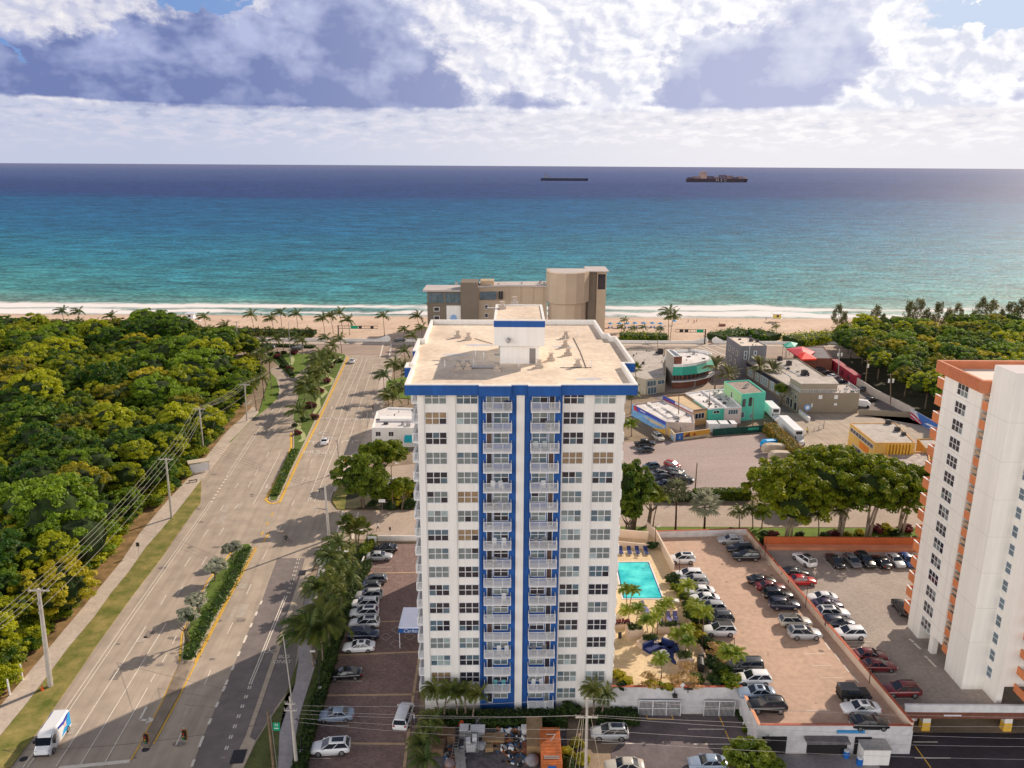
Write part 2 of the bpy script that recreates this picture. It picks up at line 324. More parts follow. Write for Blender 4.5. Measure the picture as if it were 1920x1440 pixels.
# ---------------------------------------------------------------- land
M_ground=mat('sandy_ground',(.30,.22,.15),.95,.25,.15,fine=2)
M_soil=mat('woodland_soil',(.055,.05,.025),1,.4,.3,fine=2)
M_grass=mat('verge_grass',(.15,.19,.02),.95,.3,.35,col2=(.36,.28,.09),fine=3)
M_lawn=mat('lawn',(.13,.20,.02),.95,.2,.5,fine=3)
M_sand=mat('beach_sand',(.62,.43,.31),.95,.07,.06,col2=(.72,.54,.41),fine=.7)
_a=Vector(gp(274,1175))-Vector(gp(105,1438)); M_asph=mat('worn_asphalt',(.44,.355,.28),.9,.14,1.0,detail=6,stretch=(math.atan2(_a.y,_a.x),22,1.3),fine=.35)
M_asph2=mat('new_asphalt',(.21,.175,.165),.9,.12,.25,fine=.8)
M_asph3=mat('side_street_asphalt',(.46,.36,.29),.9,.10,.2,fine=2)
M_walk=mat('sidewalk_concrete',(.56,.46,.38),.92,.12,.35,fine=2.5)
M_lot=mat('sand_lot',(.44,.345,.315),.95,.13,.12,fine=1.6,stretch=(R(8),6,1.6))
def pavmat(name,c,sc):
    m=mat(name,c,.85,.14,.5,fine=2.2); nt=m.node_tree; N=nt.nodes; L=nt.links; b=N['Principled BSDF']; src=b.inputs['Base Color'].links[0].from_socket
    g=N.new('ShaderNodeNewGeometry'); br=N.new('ShaderNodeTexBrick'); br.inputs['Scale'].default_value=sc; br.inputs['Color1'].default_value=(1,1,1,1); br.inputs['Color2'].default_value=(.66,.62,.62,1); br.inputs['Mortar'].default_value=(.6,.55,.5,1); br.inputs['Mortar Size'].default_value=.012
    L.new(g.outputs['Position'],br.inputs['Vector']); mx=N.new('ShaderNodeMix'); mx.data_type='RGBA'; mx.blend_type='MULTIPLY'; mx.inputs[0].default_value=1; L.new(src,mx.inputs[6]); L.new(br.outputs[0],mx.inputs[7]); L.new(mx.outputs[2],b.inputs['Base Color']); return m
M_paver=pavmat('brick_pavers',(.29,.195,.17),1.5)
M_deck=mat('pink_deck_coating',(.52,.355,.265),.9,.07,.2,fine=1.2)
M_pool_deck=mat('cream_pool_deck',(.68,.52,.32),.9,.1,.3,fine=2)
M_greydeck=mat('grey_deck',(.36,.30,.26),.9,.1,.25,fine=2)
def flat(name,pts,z,m): return sheet(name,pts,z,m)
mb=MB(); mb.poly([(-900,-300,0),(900,-300,0),(900,328,0),(-900,328,0)]); struct('ground',mb,M_ground)
mb=MB(); xs=np.linspace(-900,900,61)
prof=[(322,.02),(340,.55),(352,.7),(366,.45),(376,.1),(384,-.6),(398,-1.6)]
for i in range(60):
    for (ya,za),(yb,zb) in zip(prof,prof[1:]): mb.poly([(xs[i],ya,za),(xs[i+1],ya,za),(xs[i+1],yb,zb),(xs[i],yb,zb)])
struct('beach',mb,M_sand)
mb=MB(); mb.poly([(-900,374.6,.17),(900,374.6,.17),(900,384.3,-.60),(-900,384.3,-.60)]); struct('wet_sand',mb,mat('wet_sand',(.34,.22,.15),.5,.1,.1))
flat('woodland_floor',G([(495,668),(470,700),(455,735),(430,790),(395,850),(350,905),(300,975),(240,1065),(180,1150),(110,1230),(60,1290),(0,1345),(-200,1560),(-900,1560),(-900,612),(330,637)]),.03,M_soil)
flat('woodland_floor',G([(1540,640),(1560,680),(1610,720),(1700,770),(1760,805),(2100,840),(2500,800),(2300,600),(1500,625)]),.03,M_soil)
# --- avenue
WB_L=[(504,694),(517,711),(522,732),(517,746),(496,767),(469,788),(446,809),(427,832),(414,854),(378,893),(376,945),(362,961),(305,1044),(247,1120),(184,1207),(147,1262),(92,1342),(54,1395),(20,1440),(-60,1545)]
ave=[(600,668),(660,655),(760,655),(750,672),(718,686),(704,748),(690,800),(684,820),(671,839),(655,859),(644,875),(637,890),(624,922),(620,945),(631,955),(645,958),(780,957),(900,957),(900,1010),(660,1012),(648,1025),(605,1034),(592,1043),(590,1059),(578,1080),(571,1110),(566,1160),(560,1235),(553,1284),(518,1333),(484,1387),(458,1440),(425,1550)]
flat('avenue',G(ave+WB_L[::-1]+[(560,668)]),.04,M_asph)
flat('side_street',G([(645,958),(900,957),(900,1012),(660,1012)]),.06,M_asph3)
Y0,Y1=gp(1250,989)[1],gp(1250,949)[1]
flat('side_street',[(-14,Y0),(180,Y0+1),(180,Y1+1),(-14,Y1)],.06,M_asph3)
flat('bus_lane',G([(520,1047),(572,1047),(563,1079),(551,1120),(533,1173),(462,1382),(435,1435),(390,1550),(300,1560),(360,1440),(378,1389),(422,1287),(460,1198),(491,1127)]),.06,M_asph2)
flat('bus_lane',G([(566,1160),(555,1235),(547,1284),(513,1333),(480,1387),(466,1395),(536,1180),(549,1150)]),.06,M_asph2)
# kerbed gutter band between the lanes
flat('gutter',G([(576,1057),(590,1059),(578,1085),(571,1110),(556,1125),(538,1180),(492,1315),(468,1383),(480,1390),(459,1436),(440,1470),(428,1470),(440,1425),(461,1380),(483,1316),(529,1180),(546,1130),(563,1079)]),.09,M_curb)
# road along the beach
ya,yb=297.5,317
flat('beach_road',[(-900,ya),(900,ya),(900,yb),(-900,yb)],.05,mat('beach_road_paving',(.40,.30,.24),.9,.1,.15,fine=1.5))
mb=MB(); mb.box(-900,-66,317,321,0,.15); mb.box(62,900,317,321,0,.15); mb.box(-66,62,317,321,0,.10); struct('beach_sidewalk',mb,M_walk)
# sidewalks
def slab(name,pts,m,z=.15,z0=0):
    mb=MB(); mb.prism(G(pts),z0,z); return struct(name,mb,m)
def strip(name,Lp,Rp,z,m,z0=0):
    A=G(Lp);B=G(Rp); mb=MB()
    for i in range(len(A)-1):
        q=ccw([A[i],A[i+1],B[i+1],B[i]]); mb.poly([(*v,z) for v in q])
        mb.poly([(*B[i],z0),(*B[i+1],z0),(*B[i+1],z),(*B[i],z)]); mb.poly([(*A[i],z0),(*A[i+1],z0),(*A[i+1],z),(*A[i],z)])
    return struct(name,mb,m)
SWL=[(474,762),(452,786),(432,803),(414,823),(388,856),(362,888),(312,942),(263,1000),(229,1052),(182,1109),(141,1158),(94,1214),(80,1232),(0,1326),(-90,1430)]
SWR=[(486,774),(468,792),(449,812),(435,826),(414,856),(378,900),(331,961),(273,1028),(242,1073),(208,1114),(177,1158),(128,1216),(101,1253),(53,1317),(-60,1452)]
strip('sidewalk',SWL,SWR,.15,M_walk)
strip('verge',[(486,774),(468,792),(449,812),(430,830)],[(519,749),(498,768),(470,790),(431,831)],.17,M_lawn)
strip('verge',[(508,700),(500,725),(486,774)],[(518,710),(524,732),(519,749)],.17,M_lawn)
strip('verge',[(377,902),(331,961),(302,995),(273,1028),(242,1073),(208,1114),(177,1158),(128,1216),(101,1253),(53,1317),(0,1383),(-60,1452)],[(378,896),(376,945),(362,961),(330,1005),(305,1044),(247,1120),(215,1164),(184,1207),(147,1262),(92,1342),(54,1395),(20,1440)],.17,M_grass)
LL_=[(x-26-(y-760)*.055,y-2) for x,y in SWL]
strip('leaf_litter',LL_,SWL,.13,mat('leaf_litter_verge',(.20,.13,.035),.95,.4,.3,col2=(.40,.24,.11),fine=3))
slab('sidewalk',[(584,1227),(593,1244),(562,1342),(550,1409),(546,1470),(518,1470),(521,1440),(524,1375),(535,1309),(557,1244),(566,1160),(574,1110),(592,1090),(605,1040),(640,1030),(648,1036),(612,1060),(602,1110),(592,1160)],mat('grey_sidewalk',(.40,.36,.37),.92,.1,.4,fine=2),.15)
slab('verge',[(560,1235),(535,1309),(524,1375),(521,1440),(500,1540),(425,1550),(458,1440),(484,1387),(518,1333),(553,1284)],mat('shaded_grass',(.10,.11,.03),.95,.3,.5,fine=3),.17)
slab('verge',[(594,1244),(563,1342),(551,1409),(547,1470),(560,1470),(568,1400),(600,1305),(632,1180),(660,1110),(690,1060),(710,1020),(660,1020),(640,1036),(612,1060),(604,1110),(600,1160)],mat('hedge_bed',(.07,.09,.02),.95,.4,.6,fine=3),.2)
strip('sidewalk',[(718,686),(704,748),(690,800),(684,820),(671,839),(655,859),(644,875),(637,890),(624,922)],[(738,690),(724,748),(709,800),(708,835),(697,852),(682,864),(668,880),(655,900),(640,925)],.15,M_walk)
slab('verge',[(622,938),(638,905),(655,900),(646,957),(632,955)],M_grass,.2)
slab('verge',[(646,955),(655,900),(690,880),(790,870),(800,950),(780,956)],M_soil,.18)
slab('plaza_lawn',[(722,745),(725,715),(790,700),(790,750)],M_lawn,.2)
slab('verge',[(1100,989),(1200,989),(1420,990),(1440,1015),(1420,1020),(1400,1003),(1215,1003),(1100,1020)],M_lawn,.15)
slab('verge',[(1420,991),(1760,991),(1760,1020),(1420,1020)],M_lawn,.16)
slab('traffic_island',[(500,660),(583,665),(573,690),(550,709),(545,708),(528,690),(508,672)],M_lawn,.15)
# medians
MED_T=[(587,663),(579,692),(560,735),(549,775),(548,790),(557,796),(549.5,807),(549.5,839),(540,866),(520,904),(503,937),(509,941),(521,939),(534,910),(559,859),(590,794),(608,760),(650,669),(648,665),(637,663),(610,655)]
MED_B=[(461,1020),(469,1020),(476,1028),(427,1119),(406,1158),(362,1241),(339,1241),(344,1189),(364,1143),(391,1091),(448,1023)]
MED_C=[(362,1241),(339,1241),(302,1325),(262,1398),(268,1403),(279,1403),(286,1393),(332,1310)]
for P,mm in ((MED_T,mat('median_planting',(.10,.15,.02),.95,.3,.7,fine=4)),(MED_B,mat('median_planting',(0,0,0)))):
    mb=MB(); mb.prism(G(P),0,.16); struct('median',mb,M_curb)
    c=np.mean(G(P),axis=0); 
    Q=[]; g=ccw(G(P)); n=len(g)
    for i in range(n):
        a,b,d=Vector(g[i-1]),Vector(g[i]),Vector(g[(i+1)%n]); e1=(b-a).normalized(); e2=(d-b).normalized(); nn=Vector((-(e1.y+e2.y),e1.x+e2.x)); nn=nn.normalized() if nn.length>.01 else Vector((0,0)); Q.append(tuple(b+nn*.35))
    mb=MB(); mb.prism(Q,.1,.22); struct('median_planting_bed',mb,mm)
mb=MB(); mb.prism(G(MED_C),0,.16); struct('median',mb,mat('stained_concrete',(.27,.21,.16),.95,.35,.35))
# light curving path in the planted median and the island
def ribbon(pts,wd,z,name,m,world=False,kind='structure',parent=None):
    P=[Vector(p) for p in (pts if world else G(pts))]; mb=MB(); Ls=[];Rs=[]
    for i,p in enumerate(P):
        d=(P[min(i+1,len(P)-1)]-P[max(i-1,0)]).normalized(); nn=Vector((-d.y,d.x)); Ls.append(p+nn*wd/2); Rs.append(p-nn*wd/2)
    for i in range(len(P)-1): mb.poly([(*Rs[i],z),(*Rs[i+1],z),(*Ls[i+1],z),(*Ls[i],z)])
    o=mb.build(name,m,parent)
    if kind: o['kind']=kind
    return o
M_curl=mat('pale_ground_cover',(.42,.44,.20),.9,.15,1)
ribbon([(622,690),(630,672),(640,668),(618,690),(612,705),(624,712),(620,722),(603,727),(612,737),(596,752),(598,765),(585,782)],1.2,.26,'garden_path',M_curl)
ribbon([(561,795),(560,806),(568,815),(570,824),(562,830)],1.2,.26,'garden_path',M_curl)
ribbon([(546,668),(549,676),(545,685)],1.5,.2,'garden_path',M_curl)
# ---- painted markings: one mesh per colour, laid on the road
ML=MB(); MY=MB()
def line(mbx,pts,wd,z=.08,dash=None):
    P=[Vector(p) for p in G(pts)]
    for a,b in zip(P,P[1:]):
        d=(b-a); Ln=d.length; d.normalize(); nn=Vector((-d.y,d.x))*wd/2
        segs=[(0,Ln)] if not dash else [(s,min(s+dash[0],Ln)) for s in np.arange(0,Ln,dash[0]+dash[1])]
        for s,e in segs:
            p,q=a+d*s,a+d*e; mbx.poly([(*(p-nn),z),(*(q-nn),z),(*(q+nn),z),(*(p+nn),z)])
W=.15
for off in (-2.2,2.2): line(ML,[(396+off,942),(245+off*1.6,1158),(121+off*1.8,1340),(47+off*2,1440)],.13)
line(ML,[(427,893),(396,942)],.5,dash=(.7,1.1))
for off in (-2.5,3): line(ML,[(478+off,815),(427+off,893)],.12)
line(ML,[(525,748),(498,790),(478,815)],W); line(ML,[(506,700),(522,718),(525,732),(523,748)],W); line(ML,[(549,724),(520,780),(498,826)],W)
line(ML,[(274,1175),(105,1438)],W); line(ML,[(312,1169),(151,1434)],W); line(ML,[(277,1290),(197,1430)],W)
for s in [((312,1116),(301,1135)),((357,1046),(346,1063)),((391,994),(381,1007)),((419,948),(413,958)),((447,906),(440,916)),((388,1044),(378,1060)),((420,990),(411,1004)),((448,945),(440,955)),((471,903),(465,914)),((343,1099),(332,1117)),((291,1265),(282,1280)),((313,1228),(304,1243)),((331,1193),(323,1208)),((484,880),(478,892)),((504,848),(499,858)),
          ((436.5,1168),(426,1190)),((395,1257),(383,1286)),((345,1365),(330,1398)),((501,1033),(492,1050)),((471,1096),(462,1115)),((529,983),(522,995)),((552,938),(547,949)),((571,896),(566,906)),((585.6,861),(582,871))]: line(ML,s,W)
line(ML,[(525,850),(487,925),(475,945)],W)
line(ML,[(110,1441),(244,1428)],.6)
line(ML,[(669,673),(642,735),(596,838)],W); line(ML,[(680,673),(652,740),(617,838),(577,941)],W); line(ML,[(688,673),(664,740),(632,836),(589,942)],W); line(ML,[(700,686),(678,750),(648,847)],W)
line(ML,[(637,890),(619,935)],.13); line(ML,[(643,958),(631,1003)],.35); line(ML,[(672,961),(661,1011)],.35)
line(ML,[(491,1127),(460,1198),(422,1287),(378,1389),(355,1450)],.35,dash=(1.2,2.2))
for off in (-2,2): line(ML,[(536+off,1118),(469+off,1284)],.14); line(ML,[(469+off,1287),(418+off,1422)],.16,dash=(.7,1.3))
for off in (0,4): line(ML,[(558+off,1048),(538+off,1118)],.14,dash=(.5,1.0))
for a,b in [((720,640),(712,672)),((735,640),(730,668)),((708,668),(660,668))]: line(ML,[a,b],.5)
for a,b in [((1308,650),(1345,664)),((1337,648),(1368,658)),((1322,650),(1370,672))]: line(ML,[a,b],.5)
for off in (-1,5): line(MY,[(340+off,1241),(302+off,1322),(262+off,1398)],.16); 
line(MY,[(262,1398),(246,1425)],.2)
line(MY,[(447,1020),(391,1088),(342,1189),(337,1241)],.35); line(MY,[(479,1026),(428,1121),(365,1243)],.22); line(MY,[(481.5,1028),(431,1121),(368,1243),(333,1313),(288,1396)],.22)
line(MY,[(546,812),(546,839),(536,868),(498,938),(508,945),(524,943),(562,860),(595,794),(653,669)],.55)
line(MY,[(512,962),(486,1012)],.3,dash=(1.5,3)); line(MY,[(504,1000),(494,1018)],.3)
# turn arrows
def arrow(px,py,ang,turn,s=1.0):
    x,y=gp(px,py); c,sn=math.cos(ang),math.sin(ang)
    def T(a,b): return (x+s*(a*c-b*sn),y+s*(a*sn+b*c),.085)
    ML.poly([T(-1.6,-.12),T(.5,-.12),T(.5,.12),T(-1.6,.12)])
    if turn: ML.poly([T(.3,0),T(.6,.0),T(.75,turn*.9),T(.45,turn*.9)][::(1 if turn>0 else -1)]); ML.poly([T(1.1,turn*.8),T(.6,turn*1.7),T(.1,turn*.8)][::(1 if turn>0 else -1)])
    else: ML.poly([T(.5,-.45),T(1.6,0),T(.5,.45)])
AV=math.atan2(gp(596,836)[1]-gp(577,880)[1],gp(596,836)[0]-gp(577,880)[0])
arrow(265,1345,AV+math.pi,1,1.3); arrow(588,829,AV,1); arrow(642,828,AV,-1); arrow(661,828,AV,-1); arrow(499,914,AV+math.pi,1)
arrow(583,936,AV,0,.7)
for (x_,y_) in [(603,764),(622,765),(641,766),(592,740),(640,740),(655,742)]: arrow(x_,y_,AV,random.choice([0,1,-1]),.9)
def text(body,loc,size,mat_,name,rot=(0,0,0),parent=None,ext=0,shear=0,kind=None,sx_=1):
    c=bpy.data.curves.new(name,'FONT'); c.body=body; c.size=size; c.align_x='CENTER'; c.align_y='CENTER'; c.extrude=ext; c.shear=shear; c.materials.append(mat_)
    o=bpy.data.objects.new(name,c); COL.objects.link(o); o.location=loc; o.rotation_euler=rot; o.scale=(sx_,1,1)
    bpy.context.view_layer.update(); me=bpy.data.meshes.new_from_object(o.evaluated_get(bpy.context.evaluated_depsgraph_get())); o2=bpy.data.objects.new(name,me); COL.objects.link(o2); o2.location=loc; o2.rotation_euler=rot; o2.scale=(sx_,1,1); bpy.data.objects.remove(o); o=o2; o.name=name
    if parent: o.parent=parent
    if kind: o['kind']=kind
    return o
for (x_,y_) in [(655,787),(676,787),(610,785),(628,786),(580,848),(604,850)]:
    X_,Y_=gp(x_,y_); text('ONLY',(X_,Y_,.10),2.6,M_line,'road_lettering',(0,0,AV-R(90)),kind='structure',sx_=.75)
X_,Y_=gp(531,1237); text('BUS\nONLY',(X_,Y_,.10),1.25,M_line,'road_lettering',(0,0,AV-R(92)),kind='structure',sx_=.8)
# bicycle symbol
x,y=gp(507,1222)
for q in (-.55,.55):
    for k in range(12):
        a,b=2*math.pi*k/12,2*math.pi*(k+1)/12; ML.poly([(x+q+.3*math.cos(a),y+.3*math.sin(a),.09),(x+q+.42*math.cos(a),y+.42*math.sin(a),.09),(x+q+.42*math.cos(b),y+.42*math.sin(b),.09),(x+q+.3*math.cos(b),y+.3*math.sin(b),.09)])
line(ML,[(505,1216),(507,1222)],.12,z=.09)
struct('lane_markings',ML,M_line); struct('yellow_lane_markings',MY,M_yellow)
# drains and covers
mb=MB()
for px,py,a,b in [(447,1420,1.6,2.4),(567,1075,1.2,1.8)]: x,y=gp(px,py); mb.obox(x,y,.1,.13,a,b,AV-R(90))
for px,py in [(273,1406),(44,1424)]:
    x,y=gp(px,py); mb.prism([(x+.45*math.cos(k*.524),y+.45*math.sin(k*.524)) for k in range(12)],.05,.075)
struct('drain_covers',mb,M_dmetal)
rp_=MB(); rs=random.Random(5)
for k in range(34):
    y_=rs.uniform(85,300); x_=-.30*y_-20+rs.uniform(-16,12)+(8 if y_>200 else 0); rp_.obox(x_,y_,.065,.07,rs.uniform(.8,6),rs.uniform(.3,1.6),math.atan2(_a.y,_a.x),rs.randrange(2))
for k in range(60):
    y_=rs.uniform(80,280); x_=-.30*y_-20+rs.uniform(-16,12); r_=rs.uniform(.12,.5); rp_.poly([(x_+r_*1.8*math.cos(j*.785),y_+r_*math.sin(j*.785),.0705+k*.00004) for j in range(8)],0)
struct('road_patches',rp_,[mat('dark_patch',(.25,.21,.18),.9,.25,1.5),mat('pale_patch',(.47,.40,.33),.9,.15,1.5)])
# open lots
flat('dirt_lot',G([(1160,830),(1240,825),(1262,828),(1440,812),(1490,845),(1530,885),(1500,925),(1165,925)]),.06,M_lot)
flat('delivery_yard',G([(1440,770),(1500,776),(1612,776),(1700,778),(1790,820),(1800,900),(1560,890),(1480,835)]),.07,M_asph)
flat('side_road',G([(1205,735),(1260,740),(1345,730),(1400,700),(1500,785),(1460,790),(1395,735),(1345,745),(1240,752)]),.065,M_asph2)
flat('beach_plaza',G([(1165,650),(1420,650),(1420,700),(1345,732),(1165,740)]),.055,mat('plaza_paving',(.42,.33,.27),.9,.1,.3,fine=1.5))
flat('paved_lane',G([(690,880),(790,870),(790,900),(735,905)]),.2,M_asph3)
flat('rear_car_park',G([(1560,700),(1612,735),(1690,760),(1740,800),(1612,778),(1600,740)]),.07,M_asph2)
# ---------------------------------------------------------------- foliage
rng=np.random.default_rng(11)
LF_oak=leafmat('leaf_wood',(.032,.10,.007),(.42,.45,.014),.40,.22)
LF_dark=leafmat('leaf_dark',(.015,.04,.01),(.06,.10,.014),.3,.12)
LF_bright=leafmat('leaf_bright',(.045,.11,.005),(.27,.30,.010),.4,.10)
LF_palm=leafmat('leaf_palm',(.045,.085,.012),(.16,.17,.025),.3,.12)
LF_palmb=leafmat('leaf_palm_bright',(.10,.18,.01),(.36,.40,.04),.4,.12)
LF_silver=leafmat('leaf_silver',(.22,.24,.17),(.46,.46,.34),.2,.08)
LF_date=leafmat('leaf_date',(.10,.11,.04),(.30,.28,.12),.25,.08)
LF_cas=leafmat('leaf_casuarina',(.06,.07,.02),(.17,.15,.05),.3,.12)
LF_red=leafmat('leaf_red',(.10,.012,.02),(.26,.04,.05),.25,.1)
LF_yel=leafmat('leaf_yellow',(.22,.22,.01),(.55,.48,.03),.35,.1)
LF_bare=leafmat('leaf_sparse',(.30,.20,.08),(.55,.38,.16),.3,.1)
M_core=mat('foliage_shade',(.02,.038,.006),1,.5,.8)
M_bark=mat('bark',(.16,.12,.085),.95,.25,2)
M_palmbark=mat('palm_bark',(.22,.17,.13),.95,.25,2)
def leaves_np(P,Nn,size,aspect=.6):
    n=len(P); a=np.cross(Nn,rng.normal(size=(n,3))); a/=np.linalg.norm(a,axis=1)[:,None]+1e-9; b=np.cross(Nn,a)
    s=(size*rng.uniform(.6,1.3,n))[:,None]; a=a*s; b=b*s*aspect
    V=np.stack([P-a,P-b*.9,P+a,P+b*.9],1).reshape(-1,3); F=np.arange(4*n).reshape(-1,4); return V,F
def unit(n):
    v=rng.normal(size=(n,3)); return v/np.linalg.norm(v,axis=1)[:,None]
def mk(name,V,F,mats,mi=None,core=None,smooth=False):
    verts=V.tolist(); faces=F.tolist(); m=[0]*len(faces) if mi is None else mi
    if core:
        b=len(verts); verts+=core.v; faces+=[tuple(b+i for i in f) for f in core.f]; m=m+[1]*len(core.f)
    me=bpy.data.meshes.new(name); me.from_pydata(verts,[],faces)
    for q in mats: me.materials.append(q)
    me.polygons.foreach_set('material_index',m); me.update(); return me
def crown_mesh(R=4.6,Hh=3.2,ncl=75,nl=75,size=.34,leaf=LF_oak,rc=(.8,1.35),corek=.8,lobes=5,up=.35,z0=0,holes=0):
    # dome of leaf clumps on a few lobes
    LB=[(rng.uniform(-.45,.45)*R,rng.uniform(-.45,.45)*R,rng.uniform(-.15,.25)*Hh,rng.uniform(.55,.75)) for _ in range(lobes)]
    C=[]
    while len(C)<ncl:
        l=LB[rng.integers(lobes)]; d=unit(1)[0]
        if d[2]<-.35: continue
        p=np.array([l[0]+d[0]*R*l[3],l[1]+d[1]*R*l[3],l[2]+d[2]*Hh*l[3]])
        if holes and rng.random()<holes: continue
        C.append(p)
    C=np.array(C); P=[];Nm=[]
    for c in C:
        r=rng.uniform(*rc); d=unit(nl); d[:,2]=np.abs(d[:,2])*.9+d[:,2]*.1; k=rng.uniform(.65,1.05,nl)[:,None]
        P.append(c+d*r*k*np.array([1,1,.8])); nn=d+unit(nl)*.7+np.array([0,0,up]); Nm.append(nn/np.linalg.norm(nn,axis=1)[:,None])
    V,F=leaves_np(np.concatenate(P),np.concatenate(Nm),size); V[:,2]+=z0
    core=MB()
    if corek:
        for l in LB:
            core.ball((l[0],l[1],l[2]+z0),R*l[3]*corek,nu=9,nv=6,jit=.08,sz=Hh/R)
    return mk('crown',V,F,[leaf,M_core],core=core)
def trunk_mesh(h,r=.28,limbs=5,spread=2.2,bark=M_bark,multi=1):
    mb=MB()
    for t in range(multi):
        ox,oy=(0,0) if multi==1 else (rng.uniform(-.5,.5),rng.uniform(-.5,.5)); lean=(rng.uniform(-.4,.4)*multi**.5,rng.uniform(-.4,.4)*multi**.5)
        top=(ox+lean[0],oy+lean[1],h*.62); mb.path([(ox,oy,-.1),(ox+lean[0]*.3,oy+lean[1]*.3,h*.3),top],[r,r*.8,r*.6],7)
        for i in range(limbs):
            a=2*math.pi*i/limbs+rng.uniform(-.3,.3); e=(top[0]+spread*math.cos(a),top[1]+spread*math.sin(a),h*rng.uniform(.9,1.1)); mid=((top[0]+e[0])/2-.1,(top[1]+e[1])/2,(top[2]+e[2])/2-.25)
            mb.path([top,mid,e],[r*.5,r*.36,r*.14],5)
    return mb.mesh('trunk',bark,True)
LF_w2=leafmat('leaf_wood_deep',(.025,.085,.008),(.24,.36,.018),.38,.15); LF_w3=leafmat('leaf_wood_gold',(.09,.11,.008),(.52,.46,.022),.40,.15)
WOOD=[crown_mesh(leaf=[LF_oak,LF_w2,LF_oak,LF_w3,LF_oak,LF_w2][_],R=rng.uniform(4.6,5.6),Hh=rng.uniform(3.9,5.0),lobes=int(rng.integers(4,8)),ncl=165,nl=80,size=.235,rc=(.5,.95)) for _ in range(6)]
TRK=trunk_mesh(6,.25,4,1.8)
def tree(name,label,cat,crown,trunk,x,y,z,hc,s=1,sz=None,group=None,rz=None,ts=None):
    t=thing(name,label,cat,(x,y,z),random.uniform(0,6.28) if rz is None else rz,group)
    c=link('crown',crown,t); c.location=(0,0,hc); c.scale=(s,s,sz or s)
    k=link('trunk',trunk,t); q=ts or hc/6.0*1.0; k.scale=(1,1,q) if not ts else (ts,ts,ts)
    return t
def inside(p,poly):
    x,y=p; r=False; n=len(poly)
    for i in range(n):
        x1,y1=poly[i]; x2,y2=poly[(i+1)%n]
        if (y1>y)!=(y2>y) and x<(x2-x1)*(y-y1)/(y2-y1)+x1: r=not r
    return r
def dpoly(p,poly):
    d=1e9; q=Vector(p)
    for i in range(len(poly)):
        a,b=Vector(poly[i]),Vector(poly[(i+1)%len(poly)]); ab=b-a; t=max(0,min(1,(q-a).dot(ab)/ab.length_squared)); d=min(d,(q-(a+ab*t)).length)
    return d
def scatter(poly,spacing,margin,nmax):
    xs=[p[0] for p in poly]; ys=[p[1] for p in poly]; pts=[]; tries=0
    while len(pts)<nmax and tries<30000:
        tries+=1; p=(random.uniform(min(xs),max(xs)),random.uniform(min(ys),max(ys)))
        if not inside(p,poly) or dpoly(p,poly)<margin: continue
        if all((p[0]-q[0])**2+(p[1]-q[1])**2>spacing**2 for q in pts): pts.append(p)
    return pts
wp=G([(-10,1320),(22,1262),(48,1225),(80,1182),(122,1140),(150,1104),(200,1042),(244,985),(305,930),(350,885),(400,828),(440,775),(468,730),(488,690),(492,660),(440,648),(330,632),(0,622),(-260,618),(-240,900),(-200,1345)],2)
WL='broadleaf tree crowded in the dense green wood left of the avenue'
pts=scatter(wp,6.55,2.6,330)
fr=lambda p:(abs(p[0])<.70*p[1]+10)
pts=[p for p in pts if fr(p)][:300]
for i,(x,y) in enumerate(pts):
    s=random.choice([.85,.95,1.05,1.2,1.5]); h=(s-1)*3+random.uniform(4.0,7.4)+2.2*math.sin(x*.08)*math.cos(y*.06)
    dd=dpoly((x,y),wp); 
    if dd<5: s*=.75; h=min(h,4.2)
    tree('broadleaf_tree',WL,'tree',WOOD[random.choice([0,0,1,2,2,3,4,4,5,1])],TRK,x,y,0,h,s,group='trees of the wood left of the avenue')
rp=G([(1560,640),(1600,685),(1640,712),(1700,745),(1760,790),(1850,800),(2060,800),(2100,640),(1900,628),(1620,628)],2)
pts=[p for p in scatter(rp,7.2,2.5,150) if fr(p)]
for i,(x,y) in enumerate(pts):
    tree('broadleaf_tree','broadleaf tree packed in the wood behind the orange and cream tower','tree',WOOD[(i+2)%6],TRK,x,y,0,random.uniform(5.5,8),random.uniform(.85,1.15),group='trees of the wood behind the orange tower')
print('woods',len(COL.objects))
hedge_later=[('undergrowth','tangled undergrowth along the foot of the left wood',[(-40,1340),(12,1276),(42,1236),(76,1192),(118,1146),(146,1110),(196,1048),(242,988),(302,932),(346,886),(396,828),(438,774),(466,730),(486,692)])]
# casuarinas behind the beach
def cas_mesh():
    P=[];Nm=[]
    for k in range(46):
        z=rng.uniform(.12,1)**.8; rr=(1.05-z)*.42+.05; a=rng.uniform(0,6.28); c=np.array([math.cos(a)*rr*rng.uniform(.2,1),math.sin(a)*rr*rng.uniform(.2,1),z])
        n=34; d=unit(n); P.append(c*10+d*np.array([.75,.75,1.0])*rng.uniform(.4,1,n)[:,None]); nn=unit(n); nn[:,2]*=.3; Nm.append(nn/np.linalg.norm(nn,axis=1)[:,None])
    V,F=leaves_np(np.concatenate(P),np.concatenate(Nm),.32,.28); return mk('crown',V,F,[LF_cas])
CAS=[cas_mesh() for _ in range(3)]
mb=MB(); mb.tube((0,0,0),(0,0,9),.16,.04,6)
CT=mb.mesh('trunk',M_bark,True)
cpos=[(1568,625,1.0),(1580,628,.8),(1640,622,.95),(1653,626,.7),(1672,628,.65),(1700,624,1.1),(1716,622,1.15),(1732,626,.9),(1755,622,1.05),(1774,626,.9),(1790,622,1.0),(1808,628,.7),(1835,622,1.2),(1852,624,1.15),(1872,628,.9),(1890,625,1.1),(1908,622,1.15),(1925,622,1.0),(1688,634,.7),(1745,634,.8),(1820,634,.9),(1865,636,.8)]
